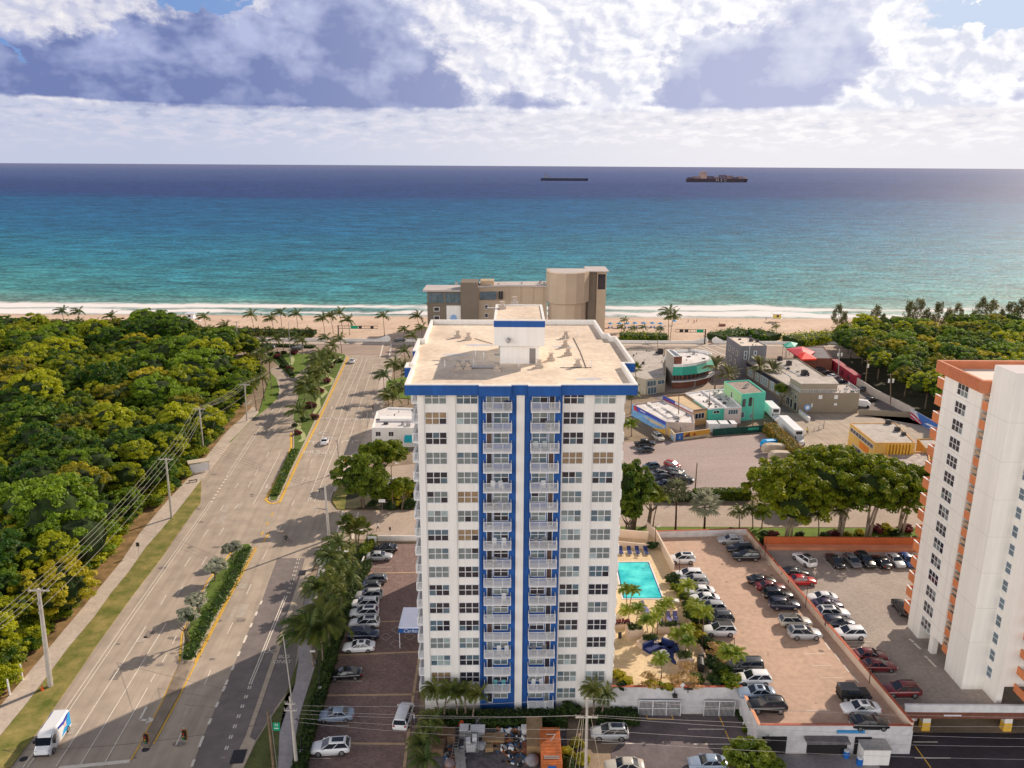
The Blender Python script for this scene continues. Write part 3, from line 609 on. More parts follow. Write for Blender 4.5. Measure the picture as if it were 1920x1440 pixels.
for i,(px,py,s) in enumerate(sorted(cpos)):
    x,y=gp(px,py); t=thing('casuarina_tree','feathery casuarina behind the beach at right, %s from the left'%(ORD[i] if i<20 else ['second last','last'][i-20]),'tree',(x,y,0),i*1.3,'casuarinas between the wood and the sand',scale=1.25*s)
    link('crown',CAS[i%3],t); link('trunk',CT,t)
# ---- palms
def palm_crown(n=20,Lf=3.3,nl=20,ll=.75,droop=1.0,leaf=LF_palm,wind=0,upang=(.1,1.15),wd=.10,seed=0):
    rg=np.random.default_rng(seed); V=[];F=[]
    for k in range(n):
        a=2*math.pi*k/n*1.618*1.0+rg.uniform(-.15,.15); el=upang[0]+(upang[1]-upang[0])*((k+.5)/n)+rg.uniform(-.1,.1); L_=Lf*rg.uniform(.85,1.1)
        p=np.array([0,0,0.]); d=np.array([math.cos(a)*math.cos(el),math.sin(a)*math.cos(el),math.sin(el)])
        pts=[p.copy()]; st=10
        for i in range(st):
            d=d+np.array([-wind*.09,-wind*.05,-.17*droop*(i/st+.35)]); d/=np.linalg.norm(d); p=p+d*L_/st; pts.append(p.copy())
        pts=np.array(pts)
        for i in range(st):
            d=pts[i+1]-pts[i]; sd=np.cross(d,[0,0,1]); sd/=np.linalg.norm(sd)+1e-9; up_=np.cross(sd,d); up_/=np.linalg.norm(up_)+1e-9
            b=len(V); V+=[tuple(pts[i]-sd*.03),tuple(pts[i]+sd*.03),tuple(pts[i+1]+sd*.02),tuple(pts[i+1]-sd*.02)]; F.append((b,b+1,b+2,b+3))
            for j in range(max(1,nl//st)):
                f=(j+.5)/max(1,nl//st); c=pts[i]*(1-f)+pts[i+1]*f; g=(i+f)/st; w=ll*math.sin(math.pi*min(.97,g*.85+.12))**.7
                for sg in (-1,1):
                    e=c+sd*sg*w*.8+d/np.linalg.norm(d)*w*.5-np.array([0,0,w*rg.uniform(.15,.55)*droop]); t=d/np.linalg.norm(d)*wd
                    b=len(V); V+=[tuple(c-t),tuple(c+t),tuple(e)]; F.append((b,b+1,b+2))
    me=bpy.data.meshes.new('crown'); me.from_pydata(V,[],F); me.materials.append(leaf); me.update(); return me
def fan_crown(n=26,Lf=1.5,leaf=LF_palm,seed=0,fr=.95,seg=9):
    rg=np.random.default_rng(seed); V=[];F=[]
    for k in range(n):
        a=k*2.4+rg.uniform(-.2,.2); el=1.4-1.9*(k/n)+rg.uniform(-.15,.15); d=np.array([math.cos(a)*math.cos(el),math.sin(a)*math.cos(el),math.sin(el)]); c=d*Lf*rg.uniform(.7,1); sd=np.cross(d,[0,0,1.001]); sd/=np.linalg.norm(sd); u=np.cross(sd,d)
        b=len(V); V+=[tuple(-sd*.02),tuple(sd*.02),tuple(c)]; F.append((b,b+1,b+2))
        for j in range(seg):
            t=(j/(seg-1)-.5)*4.2; t2=t+.22; e=c+(d*math.cos(t)+sd*math.sin(t))*fr*(.75+.25*math.cos(t))-np.array([0,0,.25*fr])*abs(math.sin(t)); 
            w=(d*math.cos(t+1.57)+sd*math.sin(t+1.57))*.13*fr; m_=c+(e-c)*.45+u*.1
            b=len(V); V+=[tuple(c),tuple(m_-w),tuple(e),tuple(m_+w)]; F.append((b,b+1,b+2,b+3))
    me=bpy.data.meshes.new('crown'); me.from_pydata(V,[],F); me.materials.append(leaf); me.update(); return me
PC=[palm_crown(22,3.3,20,.85,1.15,LF_palm,1.0,seed=i) for i in range(3)]
PB=[palm_crown(18,2.3,20,.7,1.35,LF_palmb,.4,(.25,1.3),seed=20+i) for i in range(3)]
PD=[palm_crown(44,3.6,36,.65,.6,LF_date,.1,(-.5,1.35),wd=.12,seed=40+i) for i in range(2)]
PSM=[palm_crown(16,2.0,14,.6,1.3,LF_palm,.9,seed=60+i) for i in range(2)]
FS=[fan_crown(30,1.25,LF_palm,seed=70+i) for i in range(2)]
FB=[fan_crown(30,1.5,leafmat('leaf_grey_fan',(.10,.12,.06),(.26,.27,.16),.25,.08),seed=80,fr=1.2),fan_crown(34,1.6,LF_silver,seed=81,fr=1.35,seg=12)]
def palm_trunk(h,lx,ly,r=.15,bark=M_palmbark):
    mb=MB(); n=6; P=[]
    for i in range(n+1):
        t=i/n; P.append((lx*t*t,ly*t*t,h*t))
    mb.path(P,[r*(1.5 if i==0 else 1-.35*i/n) for i in range(n+1)],7); return mb.mesh('trunk',bark,True)
PALMCOUNT={}
def palm(name,label,crown,bpx,cpx,z=0,s=1.0,group=None,r=.14,bark=M_palmbark,rz=None):
    x,y=gp(*bpx,z); cx,cz=yp(*cpx,y); h=max(1.0,cz-z)
    t=thing(name,label,'palm tree',(x,y,z),0,group)
    link('trunk',palm_trunk(h,cx-x,0,r,bark),t)
    c=link('crown',crown,t); c.location=(cx-x,0,h); c.scale=(s,)*3; c.rotation_euler=(0,0,random.uniform(-.6,.6) if rz is None else rz)
    return t
def palmrow(name,what,items,crowns,group,z=0,s=1.0,r=.14):
    items=sorted(items)
    for i,(cx,cy,bx,by,*e) in enumerate(items):
        palm(name,'%s, %s from the left'%(what,ORD[i] if i<20 else str(i+1)+'th'),crowns[i%len(crowns)],(bx,by),(cx,cy),z,(e[0] if e else s),group,r)
palmrow('coconut_palm','tall windblown palm on the beachfront left of the hotel',[(470,591,476,618),(508,598,513,619),(525,587,529,620),(555,590,559,620),(604,598,609,625),(618,593,625,627),(636,588,643,627),(652,601,656,630),(718,593,721,632),(782,594,786,622),(116,585,122,616),(146,585,151,616),(207,594,209,611),(327,601,332,617),(382,595,387,617)],PC,'palms on the beachfront left of the hotel',s=1.25)
palmrow('coconut_palm','low palm at the seaward edge of the wood',[(32,608,32,626),(75,610,75,626),(107,609,107,624),(145,606,146,624),(177,608,178,624),(250,613,250,626),(278,614,278,628),(316,611,316,628),(350,614,350,630),(421,612,423,630),(60,612,60,628),(12,608,12,622)],PC,'low palms at the seaward edge of the wood',s=1.2)
palmrow('coconut_palm','palm beside the beach road left of the hotel',[(610,634,615,655),(637,636,641,662),(623,648,628,675),(556,635,559,660),(517,636,520,660),(471,632,475,655),(492,640,494,662),(530,630,532,655),(566,640,568,664),(758,619,757,640),(773,630,776,660),(758,659,760,690),(790,615,792,650),(456,645,458,668)],PC,'palms beside the beach road left of the hotel',s=1.1)
palmrow('coconut_palm','palm in the planted median of the avenue',[(601,668,606,700),(609,678,611,705),(594,676,598,712),(597,698,599,742),(586,706,588,745),(577,720,579,765),(573,730,571,768),(559,772,563,800),(607,690,612,720),(582,735,586,778),(616,664,620,690),(592,690,594,728)],PC,'palms in the planted median',s=1.35)
palmrow('coconut_palm','slender palm on the left verge of the upper avenue',[(487,663,495,748),(505,676,509,730),(472,720,481,771),(492,710,496,752),(503,656,506,700)],PC,'palms on the left verge of the avenue',s=1.05)
palmrow('coconut_palm','palm on the corner plaza right of the avenue',[(719,705,721,748),(738,684,740,725),(754,688,752,724),(726,740,729,765),(745,726,749,752),(762,730,766,758),(770,700,772,735),(735,744,737,770)],PC,'palms on the corner plaza',s=1.15)
palmrow('coconut_palm','tall twin palm by the sand right of the hotel',[(1253,587,1253,640),(1263,593,1256,643)],PC,'twin palms by the sand right of the hotel',s=1.5)
palmrow('coconut_palm','small palm on the sand right of the hotel',[(1171,600,1171,624),(1206,614,1205,628),(1189,616,1189,628),(1239,617,1239,640),(1455,612,1455,628),(1165,614,1165,626)],PSM,'small palms on the sand',s=1.3)
palmrow('date_palm','stout date palm between the shops and the grey buildings',[(1341,686,1340,731),(1366,702,1364,732),(1424,686,1424,716),(1449,693,1449,722)],PD,'date palms among the shops',s=1.25,r=.25)
palmrow('coconut_palm','palm close to the right side of the blue tower',[(1191,690,1192,735),(1184,738,1183,775),(1183,796,1184,818)],[PB[0],PC[1],FS[0]],'palms at the right side of the tower',s=1.3)
palmrow('coconut_palm','drooping palm on the street lawn behind the deck',[(1238,932,1224,992),(1385,960,1386,992),(1409,955,1411,992),(1431,962,1428,992),(1534,965,1534,1010),(1574,958,1577,1008)],[PB[0],PSM[0],PSM[1]],'small palms on the street lawn',s=1.25)
palm('fan_palm','grey green fan palm on the street lawn, taller and left of the silver one',FB[0],(1266,1000),(1268,922),0,1.35,None,.22,mat('dark_palm_bark',(.06,.03,.02),.9,.2,2))
palm('silver_fan_palm','silver fan palm on the street lawn behind the parking deck',FB[1],(1320,1000),(1322,946),0,1.35,None,.24,mat('dark_palm_bark',(0,0,0)))
# palms of the left forecourt hedge
palmrow('sabal_palm','round headed fan palm at the street corner of the forecourt',[(652,982,657,1012),(666,992,668,1018),(676,988,672,1025)],FS,'fan palms at the forecourt corner',s=1.25,r=.16)
palmrow('coconut_palm','palm in the thick row between sidewalk and forecourt',[(633,1020,640,1066),(655,1026,652,1062),(620,1042,628,1085),(648,1050,650,1090),(634,1072,636,1110),(652,1082,650,1118),(597,1102,598,1140),(622,1098,626,1140),(640,1112,640,1150),(612,1128,614,1175),(630,1140,628,1185),(598,1152,601,1200)],[PC[0],PC[2],PSM[0]],'palms between sidewalk and forecourt',s=1.0)
palmrow('coconut_palm','large dark coconut palm overhanging the right sidewalk',[(572,1184,588,1250),(598,1176,606,1240),(616,1168,618,1225)],PC,'large coconut palms over the right sidewalk',s=1.35)
palmrow('areca_palm','bushy palm at the left edge of the building yard',[(790,1395,790,1440),(805,1375,806,1420),(795,1425,797,1470),(810,1350,812,1392)],PSM,'bushy palms left of the building yard',s=1.15)
palmrow('adonidia_palm','slim palm against the front wall of the blue and white tower',[(813,1294,823,1346),(840,1294,833,1352),(871,1298,873,1350),(896,1302,886,1356),(1112,1294,1113,1346),(1136,1303,1128,1350),(852,1300,858,1352)],PC,'slim palms at the foot of the tower',s=.62)
palmrow('adonidia_palm','bright green palm on the pool terrace',[(1173,1106,1175,1140),(1188,1108,1181,1137),(1176,1146,1181,1182),(1197,1142,1192,1182),(1211,1166,1215,1205),(1226,1160,1222,1203),(1241,1138,1242,1170),(1252,1132,1248,1166),(1233,1150,1232,1190),(1270,1190,1271,1215),(1288,1182,1290,1212),(1291,1203,1284,1228),(1239,1236,1240,1272)],PB,'palms on the pool terrace',z=3.6,s=.68,r=.08)
palmrow('adonidia_palm','bright green palm in the planting strip of the parking deck',[(1289,1100,1290,1130),(1305,1138,1305,1165),(1320,1150,1318,1190),(1310,1145,1311,1180),(1366,1226,1365,1256),(1380,1228,1377,1260)],PB,'palms in the deck planting strip',z=3.6,s=.85,r=.08)
# ---- single broadleaf trees
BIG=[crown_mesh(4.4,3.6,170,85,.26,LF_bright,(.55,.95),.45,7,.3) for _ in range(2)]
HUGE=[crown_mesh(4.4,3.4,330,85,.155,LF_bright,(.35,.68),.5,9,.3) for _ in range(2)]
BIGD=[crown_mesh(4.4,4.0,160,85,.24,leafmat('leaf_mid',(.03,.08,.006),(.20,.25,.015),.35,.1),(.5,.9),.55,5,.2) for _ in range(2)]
TR3=trunk_mesh(7,.2,4,2.4,mat('pale_bark',(.42,.34,.27),.9,.15,2),multi=3); TR1=trunk_mesh(5,.32,4,1.6,M_bark,multi=2)
def bt(lab,cr,tr,bpx,tpx,wpx,z=0,name='broadleaf_tree',cat='tree',group=None,hs=.6,trs=None,trh=7.0):
    # base pixel, crown-top pixel, crown width in photo pixels
    x,y=gp(*bpx,z); X_,Z_=yp(*tpx,y); dep=y/cp; Rr=wpx/2*math.hypot(y,H-z)/FOC; s=Rr/4.6; hc=Z_-z-3.4*s*hs/.6*.9
    t=thing(name,lab,cat,(x,y,z),random.uniform(0,6),group); c=link('crown',cr,t); c.scale=(s,s,s*hs/.6); c.location=(0,0,max(hc,.6)); k=link('trunk',tr,t); f=max(hc,.6)/trh; k.scale=(f*1.1,f*1.1,f*1.12); return t
bt('first of the four spreading street trees, left of the orange tower',HUGE[0],TR3,(1477,1008),(1490,876),178)
bt('second spreading street tree, tallest, near the yellow building',HUGE[1],TR3,(1572,1006),(1566,846),178)
bt('third spreading street tree with a pale forked trunk',HUGE[0],TR3,(1624,1010),(1632,868),168)
bt('fourth spreading street tree, closest to the orange tower',HUGE[1],TR3,(1686,1000),(1690,870),148)
bt('small broadleaf tree at the near end of the clipped hedge',BIG[0],TR3,(1530,930),(1540,845),95)
bt('big dark tree at the street corner left of the tower',BIGD[0],TR1,(680,952),(690,862),100,hs=.75)
bt('round bright tree in front of the white building',BIG[1],TR1,(722,895),(724,828),88)
bt('leafy tree leaning over the corner parking, lower and lighter',BIG[0],TR1,(756,955),(758,900),52)
bt('low bushy tree between corner tree and light pole',BIGD[1],TR1,(712,950),(712,912),50)
bt('tall dark tree behind the pool beside the tower',BIGD[0],TR1,(1188,1000),(1190,882),88,hs=.85)
bt('lower dark tree behind the pool closest to the tower wall',BIGD[1],TR1,(1176,1008),(1176,935),60,hs=.8)
bt('smaller tree to the right of the dark trees behind the pool',BIGD[1],TR1,(1218,985),(1220,910),50,hs=.8)
bt('small round headed tree by the grey terraced building',BIGD[0],TR1,(1464,762),(1465,722),28)
bt('leafy tree at the bottom edge beside the asphalt drive',BIGD[1],TR1,(1405,1466),(1400,1408),104)
for i,(bx,by,tx,ty,wd_) in enumerate([(437,1055,435,1020,36),(404,1090,403,1052,40),(374,1152,376,1114,38),(352,1206,356,1148,42)]):
    bt(['farthest','second farthest','third farthest','nearest'][i]+' grey green shrub tree in the lower median',crown_mesh(4.4,3.6,60,60,.42,LF_silver,(.9,1.4),.7,4,.2),TR1,(bx,by),(tx,ty),wd_,name='shrub_tree',group='grey green shrub trees in the lower median')
# shrubs
SHR=[crown_mesh(4.4,3.4,50,60,.42,l,(.9,1.5),.8,4,.2) for l in (LF_bright,LF_dark,LF_yel,LF_red,LF_palm)]
SHB=crown_mesh(4.4,3.6,40,22,.35,LF_bare,(.8,1.4),0,4,.2)
mb=MB(); mb.tube((0,0,-.2),(0,0,.6),.06,.04,5); STEM=mb.mesh('stem',M_bark)
SHC={}
def shrub(px,py,wpx,k,z=0,lab=None,hs=.75,grp=None):
    x,y=gp(px,py,z); Rr=wpx/2*math.hypot(y,H-z)/FOC; s=Rr/4.4; t=thing('shrub',lab,'shrub',(x,y,z),random.uniform(0,6),grp); c=link('foliage',SHR[k] if k<9 else SHB,t); c.scale=(s,s,s*hs/.75); c.location=(0,0,s*1.6)
    st=link('stem',STEM,t); return t
def shrubs(items,what,group,z=0):
    for i,(px,py,wpx,k) in enumerate(sorted(items)): shrub(px,py,wpx,k,z,'%s, %s from the left'%(what,ORD[i] if i<20 else str(i+1)+'th'),grp=group)
shrubs([(585,765,20,3),(592,785,16,3),(600,737,18,3),(611,718,16,3),(612,700,14,4),(622,690,14,3),(628,672,14,4),(638,680,14,1),(560,815,14,3),(552,800,12,1),(572,790,16,1),(588,735,12,4)],'red or green shrub in the planted median','shrubs in the planted median')
shrubs([(520,672,16,3),(545,695,14,3),(532,664,12,1),(552,665,14,3),(530,690,12,1)],'shrub on the triangular traffic island','shrubs on the traffic island')
shrubs([(725,935,30,1),(745,945,34,2),(768,935,44,2),(768,952,30,1),(700,948,18,1),(735,955,24,1),(778,912,26,0)],'bush on the corner beside the side street','bushes beside the side street')
shrubs([(1288,1262,38,9),(1216,1286,40,9),(1272,1280,26,9),(1262,1284,34,9),(1300,1290,34,9),(1160,1272,26,2),(1176,1284,26,2),(1222,1290,24,2),(1254,1294,20,2),(1240,1290,20,0),(1166,1292,20,1),(1308,1278,26,0)],'shrub along the front edge of the pool terrace','shrubs on the front edge of the terrace',z=3.6)
shrubs([(1262,1092,28,1),(1270,1108,24,0),(1280,1122,24,0),(1290,1140,28,1),(1299,1158,34,1),(1313,1165,30,1),(1298,1178,16,2),(1313,1180,16,2),(1312,1200,28,2),(1322,1210,30,1),(1336,1228,36,9),(1348,1238,34,9),(1338,1250,30,1),(1352,1264,34,1),(1345,1215,22,0),(1370,1285,40,0),(1342,1282,30,1)],'bush in the planting strip beside the deck parking','bushes in the deck planting strip',z=3.6)
shrub(1222,1028,22,1,3.6,'round dark bush in the corner above the pool loungers')
shrubs([(1073,1338,36,1),(1040,1350,26,1),(1020,1352,22,1),(990,1352,22,1),(960,1350,24,1),(930,1350,28,1),(905,1358,22,0),(880,1356,22,1),(860,1356,20,1),(840,1358,22,1),(1150,1352,26,1),(1175,1352,24,1),(1130,1352,24,1),(1100,1356,20,1)],'dark bush along the foot of the tower front','bushes along the foot of the tower front')
shrubs([(1063,1420,30,2),(1080,1400,26,2),(1068,1445,34,1),(1088,1432,30,2)],'yellow green bush round the utility pole','bushes round the utility pole')
shrubs([(1394,1352,22,1),(1402,1372,22,0),(1412,1392,22,0),(1385,1340,18,1),(1422,1410,22,1)],'bush between drive and deck wall','bushes between the drive and the deck wall')
shrubs([(1640,998,26,3),(1660,1000,30,2),(1610,1004,20,2),(1560,1006,22,3),(1545,1008,18,1),(1500,1006,16,1),(1700,998,24,3),(1432,1004,18,1),(1448,1006,18,3),(1590,1008,20,2),(1678,1006,24,1),(1372,998,14,1)],'flowering shrub on the street lawn under the spreading trees','shrubs under the spreading trees')
# hedges (clipped) and dune scrub
def hedge(name,label,pts,wd,h,leaf,z=0,dens=26,size=.22,loose=0,kind=None,cat='hedge',world=False,group=None):
    P=[Vector(p) for p in (pts if world else G(pts,z))]; core=MB(); Ps=[];Ns=[]
    for a,b in zip(P,P[1:]):
        d=(b-a); Ln=d.length; d.normalize(); nn=Vector((-d.y,d.x)); c=(a+b)/2
        core.obox(c.x,c.y,z,z+h*.9,Ln+.1,wd*.86,math.atan2(d.y,d.x))
        n=int(Ln*(wd+2*h)*dens); u=rng.uniform(0,Ln,n); q=rng.uniform(0,wd+2*h,n)
        side=np.where(q<h,-1,np.where(q>h+wd,1,0)); off=np.where(side==0,q-h-wd/2,side*wd/2); zz=np.where(side==0,h,np.where(side<0,q,q-h-wd))
        jt=rng.normal(size=(n,3))*(.07+loose)
        if loose: zz=zz*(.75+.45*np.sin(u*1.1+off)*rng.uniform(.2,1,n))
        Ps.append(np.stack([a.x+d.x*u+nn.x*off,a.y+d.y*u+nn.y*off,z+zz],1)+jt)
        nv=np.stack([nn.x*side,nn.y*side,(side==0)*1.0],1)+unit(n)*.8; Ns.append(nv/np.linalg.norm(nv,axis=1)[:,None])
    V,F=leaves_np(np.concatenate(Ps),np.concatenate(Ns),size); o=link(name,mk(name,V,F,[leaf,M_core],core=core)); tag(o,label,cat if not kind else None,group,kind)
    return o
hedge('hedge','long clipped hedge with reddish yellow top beside the box trucks',[(1441,812),(1520,888)],3.2,3.0,leafmat('leaf_hedge_flower',(.13,.16,.012),(.42,.25,.03),.3,.1),dens=18)
hedge('hedge','low clipped hedge along the near side of the dirt lot',[(1300,936),(1405,935)],2.2,2.2,LF_bright,dens=22)
hedge('hedge','dark hedge below the dirt lot behind the fan palms',[(1240,938),(1300,938)],2.0,1.8,LF_dark,dens=20)
hedge('hedge','low hedge above the orange wall of the tower car park',[(1425,1022),(1720,1018)],1.0,1.2,LF_dark,dens=30)
hedge('hedge','thin hedge along the forecourt wall beside the sidewalk',[(557,1470),(575,1390),(604,1295),(630,1205),(655,1130),(690,1060)],1.6,1.1,LF_dark,dens=30,z=.1)
hedge('hedge','clipped hedge at the top corner of the forecourt wall',[(680,1050),(690,1030),(700,1014)],1.4,1.4,LF_bright,dens=30,z=.1)
hedge('hedge','green ground hedge in the lower median of the avenue',[(463,1030),(430,1100),(398,1150),(352,1236)],1.5,.55,leafmat('leaf_fresh',(.02,.085,.008),(.15,.21,.014),.3,.05),dens=30,z=.1,loose=.25)
hedge('hedge','green ground hedge at the near end of the planted median',[(553,845),(545,862),(515,930)],1.8,.5,leafmat('leaf_fresh',0,0),dens=40,z=.15)
hedge('hedge','dark hedge along the foot of the blue and white tower front',[(815,1356),(1062,1354)],2.6,1.1,LF_dark,dens=24)
hedge('hedge','dark hedge at the right foot of the tower by the garage gates',[(1118,1352),(1196,1352)],2.2,1.2,LF_dark,dens=24)
hedge('hedge','dark clipped hedge on the traffic island by the beach road',[(503,668),(520,664),(540,690),(548,705)],1.2,.9,LF_dark,dens=30,z=.1)
hedge('hedge','long low hedge between the lanes of the beach road',[(430,646),(590,652)],3.0,.8,LF_dark,dens=12)
EDGE=crown_mesh(4.4,4.0,60,70,.40,LF_oak,(.9,1.6),.75,4,.2)
_P=[Vector(q) for q in G(hedge_later[0][2])]
for a_,b_ in zip(_P,_P[1:]):
    d_=b_-a_; k_=0.
    while k_<d_.length:
        q=a_+d_.normalized()*k_+Vector((random.uniform(-2.2,.3),0)); s_=random.uniform(.28,.62); t=thing('shrub','wild shrub at the foot of the wood left of the avenue','shrub',(q.x,q.y,0),random.uniform(0,6),'wild shrubs at the foot of the left wood'); c=link('foliage',EDGE,t); c.scale=(s_,s_,s_*.8); c.location=(0,0,s_*1.6); link('stem',STEM,t); k_+=random.uniform(1.3,3.4)

for lab,p,wd,h in [('dune scrub between beach road and sand left of the hotel',[(345,623),(480,628),(590,630)],7,2.4),('dune scrub at the sand edge beside the tower roof',[(1162,636),(1250,638)],7,2.6),('mound of dune scrub behind the three storey grey building',[(1340,640),(1400,630),(1452,640)],10,3.0),('dune scrub at the beach edge beside the red canopies',[(1485,646),(1530,640),(1600,636)],12,3.0),
      ('long dune scrub strip seaward of the left wood',[(-80,612),(150,616),(345,622)],12,2.6)]:
    hedge('dune_scrub',lab,p,wd,h,LF_palm if 'left' in lab else LF_oak,dens=7,size=.45,loose=.35,cat='dune scrub')
# ---------------------------------------------------------------- building helpers
def wbox(mb,A,B,u0,u1,z0,z1,d0,d1,m=0):
    """box on the wall A->B (outside on the right-hand side), u metres from A, depth d outward"""
    A=Vector(A[:2]); B=Vector(B[:2]); e=(B-A).normalized(); n=Vector((e.y,-e.x)); P=[]
    for z in (z0,z1):
        for (u,d) in ((u0,d1),(u1,d1),(u1,d0),(u0,d0)):
            p=A+e*u+n*d; P.append((p.x,p.y,z))
    b=len(mb.v); mb.v+=P
    for q in ((3,2,1,0),(4,5,6,7),(0,1,5,4),(1,2,6,5),(2,3,7,6),(3,0,4,7)): mb.f.append(tuple(b+i for i in q)); mb.m.append(m)
def window(parent,A,B,u0,u1,z0,z1,nx=2,nz=2,glass=None,frame=None,fw=.07,name='window',d=.0,styles=None):
    f=MB(); g=MB(); W_=u1-u0; Hh=z1-z0
    wbox(f,A,B,u0-fw,u1+fw,z0-fw,z0,d-.02,d+.1); wbox(f,A,B,u0-fw,u1+fw,z1,z1+fw,d-.02,d+.06)
    for i in range(nx+1):
        u=u0+W_*i/nx; wbox(f,A,B,u-fw/2 if 0<i<nx else (u-fw if i==0 else u),u+fw/2 if 0<i<nx else (u if i==0 else u+fw),z0,z1,d-.02,d+.06)
    for k in range(1,nz):
        z=z0+Hh*k/nz
        for i in range(nx): wbox(f,A,B,u0+W_*i/nx+fw/2,u0+W_*(i+1)/nx-fw/2,z-fw/2,z+fw/2,d-.02,d+.055)
    fo=f.build(name,frame or M_white2,parent)
    A2=Vector(A[:2]); B2=Vector(B[:2]); e=(B2-A2).normalized(); n=Vector((e.y,-e.x)); mats=[glass or M_glassd]; 
    if styles: mats=styles
    for i in range(nx):
        top=random.random()<.3
        for k in range(nz):
            p=A2+e*(u0+W_*i/nx)+n*(d+.03); q=A2+e*(u0+W_*(i+1)/nx)+n*(d+.03); za=z0+Hh*k/nz; zb=z0+Hh*(k+1)/nz
            mi=0
            if len(mats)>1:
                mi=0 if random.random()<.6 else random.randrange(len(mats))
            g.poly([(p.x,p.y,za),(q.x,q.y,za),(q.x,q.y,zb),(p.x,p.y,zb)],mi)
    g.build('pane',mats,fo); return fo
def shell(name,label,cat,P,z0,z1,mw,mr=None,par=.5,pw=.25,mp=None,group=None,roofname='roof'):
    """walls with a parapet round a flat roof"""
    P=ccw(P); t=thing(name,label,cat,(0,0,0),0,group); mb=MB(); mb.prism(P,z0,z1-par,0,cap=False)
    n=len(P); Q=[]
    for i in range(n):
        a,b,d=Vector(P[i-1]),Vector(P[i]),Vector(P[(i+1)%n]); e1=(b-a).normalized(); e2=(d-b).normalized(); n1=Vector((-e1.y,e1.x)); n2=Vector((-e2.y,e2.x)); k=n1+n2; k=k/max(.3,(k.length_squared/2)); Q.append(tuple(b+k*pw))
    for i in range(n):
        j=(i+1)%n; a,b,c,d=P[i],P[j],Q[j],Q[i]
        mb.poly([(*a,z1-par),(*b,z1-par),(*b,z1),(*a,z1)],1); mb.poly([(*a,z1),(*b,z1),(*c,z1),(*d,z1)],1); mb.poly([(*b,z1-par) if 0 else (*c,z1-par),(*d,z1-par),(*d,z1),(*c,z1)],1)
    mb.build('wall',[mw,mp or mw],t)
    rb=MB(); rb.poly([(*q,z1-par+.02) for q in Q]); rb.build(roofname,mr or M_roof,t)
    return t,P
def roofunits(parent,spots,z,name='air_conditioner',m=M_metal,s=1.0):
    for (x,y,k) in spots:
        k*=.62; mb=MB(); mb.obox(x,y,z,z+.15,1.2*s*k,1.0*s*k,.1,0); mb.obox(x,y,z+.15,z+.95*s*k,1.0*s*k,.85*s*k,.1,0); mb.tube((x,y,z+.95*s*k),(x,y,z+1.05*s*k),.32*s*k,.32*s*k,10,1); mb.build(name,[m,M_dmetal],parent)
def rail(mb,A,B,z,h,step=.14,r=.018,posts=None,m=0):
    A=Vector(A);B=Vector(B); e=(B-A); Ln=e.length; e.normalize(); ang=math.atan2(e.y,e.x); c=(A+B)/2
    mb.obox(c.x,c.y,z+h-.05,z+h,Ln,.06,ang,m); mb.obox(c.x,c.y,z+.06,z+.11,Ln,.04,ang,m)
    n=max(1,int(Ln/step))
    for i in range(n+1):
        p=A+e*(Ln*i/n); w_=.045 if (posts is None or i%posts) else .08
        mb.obox(p.x,p.y,z+.11 if w_<.06 else z,z+h-.05,w_,w_,ang,m)
# ---------------------------------------------------------------- the blue and white tower
OX,OY,RA=1.1,92.3,R(1.3)
ca,sa=math.cos(RA),math.sin(RA)
def T(x,y): return (OX+x*ca-y*sa,OY+x*sa+y*ca)
tower=thing('apartment_tower','tall white apartment tower with two bright blue balcony bays and a flat tan roof','apartment tower',(0,0,0))
FL=2.555; ZW=[43.2-FL*k for k in range(17)]
COLS=[(-11.54,-8.91),(-7.78,-5.15),(5.07,7.62),(8.8,11.4)]
mb=MB()
# core volume (spandrel plane 0.15 behind the piers)
core_poly=[T(-12.4,.15),T(12.4,.15),T(12.4,9.5),T(13.7,9.5),T(13.7,27),T(12.4,27),T(12.4,38.5),T(-12.4,38.5),T(-12.4,27),T(-13.6,27),T(-13.6,9.5),T(-12.4,9.5)]
mb.prism(core_poly,0,44.4)
F0,F1=T(-12.4,0),T(12.4,0)
def U(x): return x+12.4
for a,b in ((-12.4,-11.62),(-8.83,-7.86),(4.96,5.0),(7.70,8.72),(11.48,12.4)): wbox(mb,F0,F1,U(a),U(b),0,43.95,-.15,0)
wbox(mb,F0,F1,U(-.54),U(.41),0,43.95,-.15,.42)
mb.build('wall',M_white,tower)
mb=MB()
for a,b in ((-5.1,-.55),(.42,4.95)):
    wbox(mb,F0,F1,U(a),U(b),0,43.95,-.15,-.04)
    wbox(mb,F0,F1,U(a),U(a)+.32,0,43.95,-.04,.12); wbox(mb,F0,F1,U(b)-.62,U(b),0,43.95,-.04,.12) if a<0 else wbox(mb,F0,F1,U(b)-.32,U(b),0,43.95,-.04,.12)
    if a>0: wbox(mb,F0,F1,U(a)+.32,U(a)+.62,0,43.95,-.04,.12)
mb.build('blue_bay',M_blue,tower)
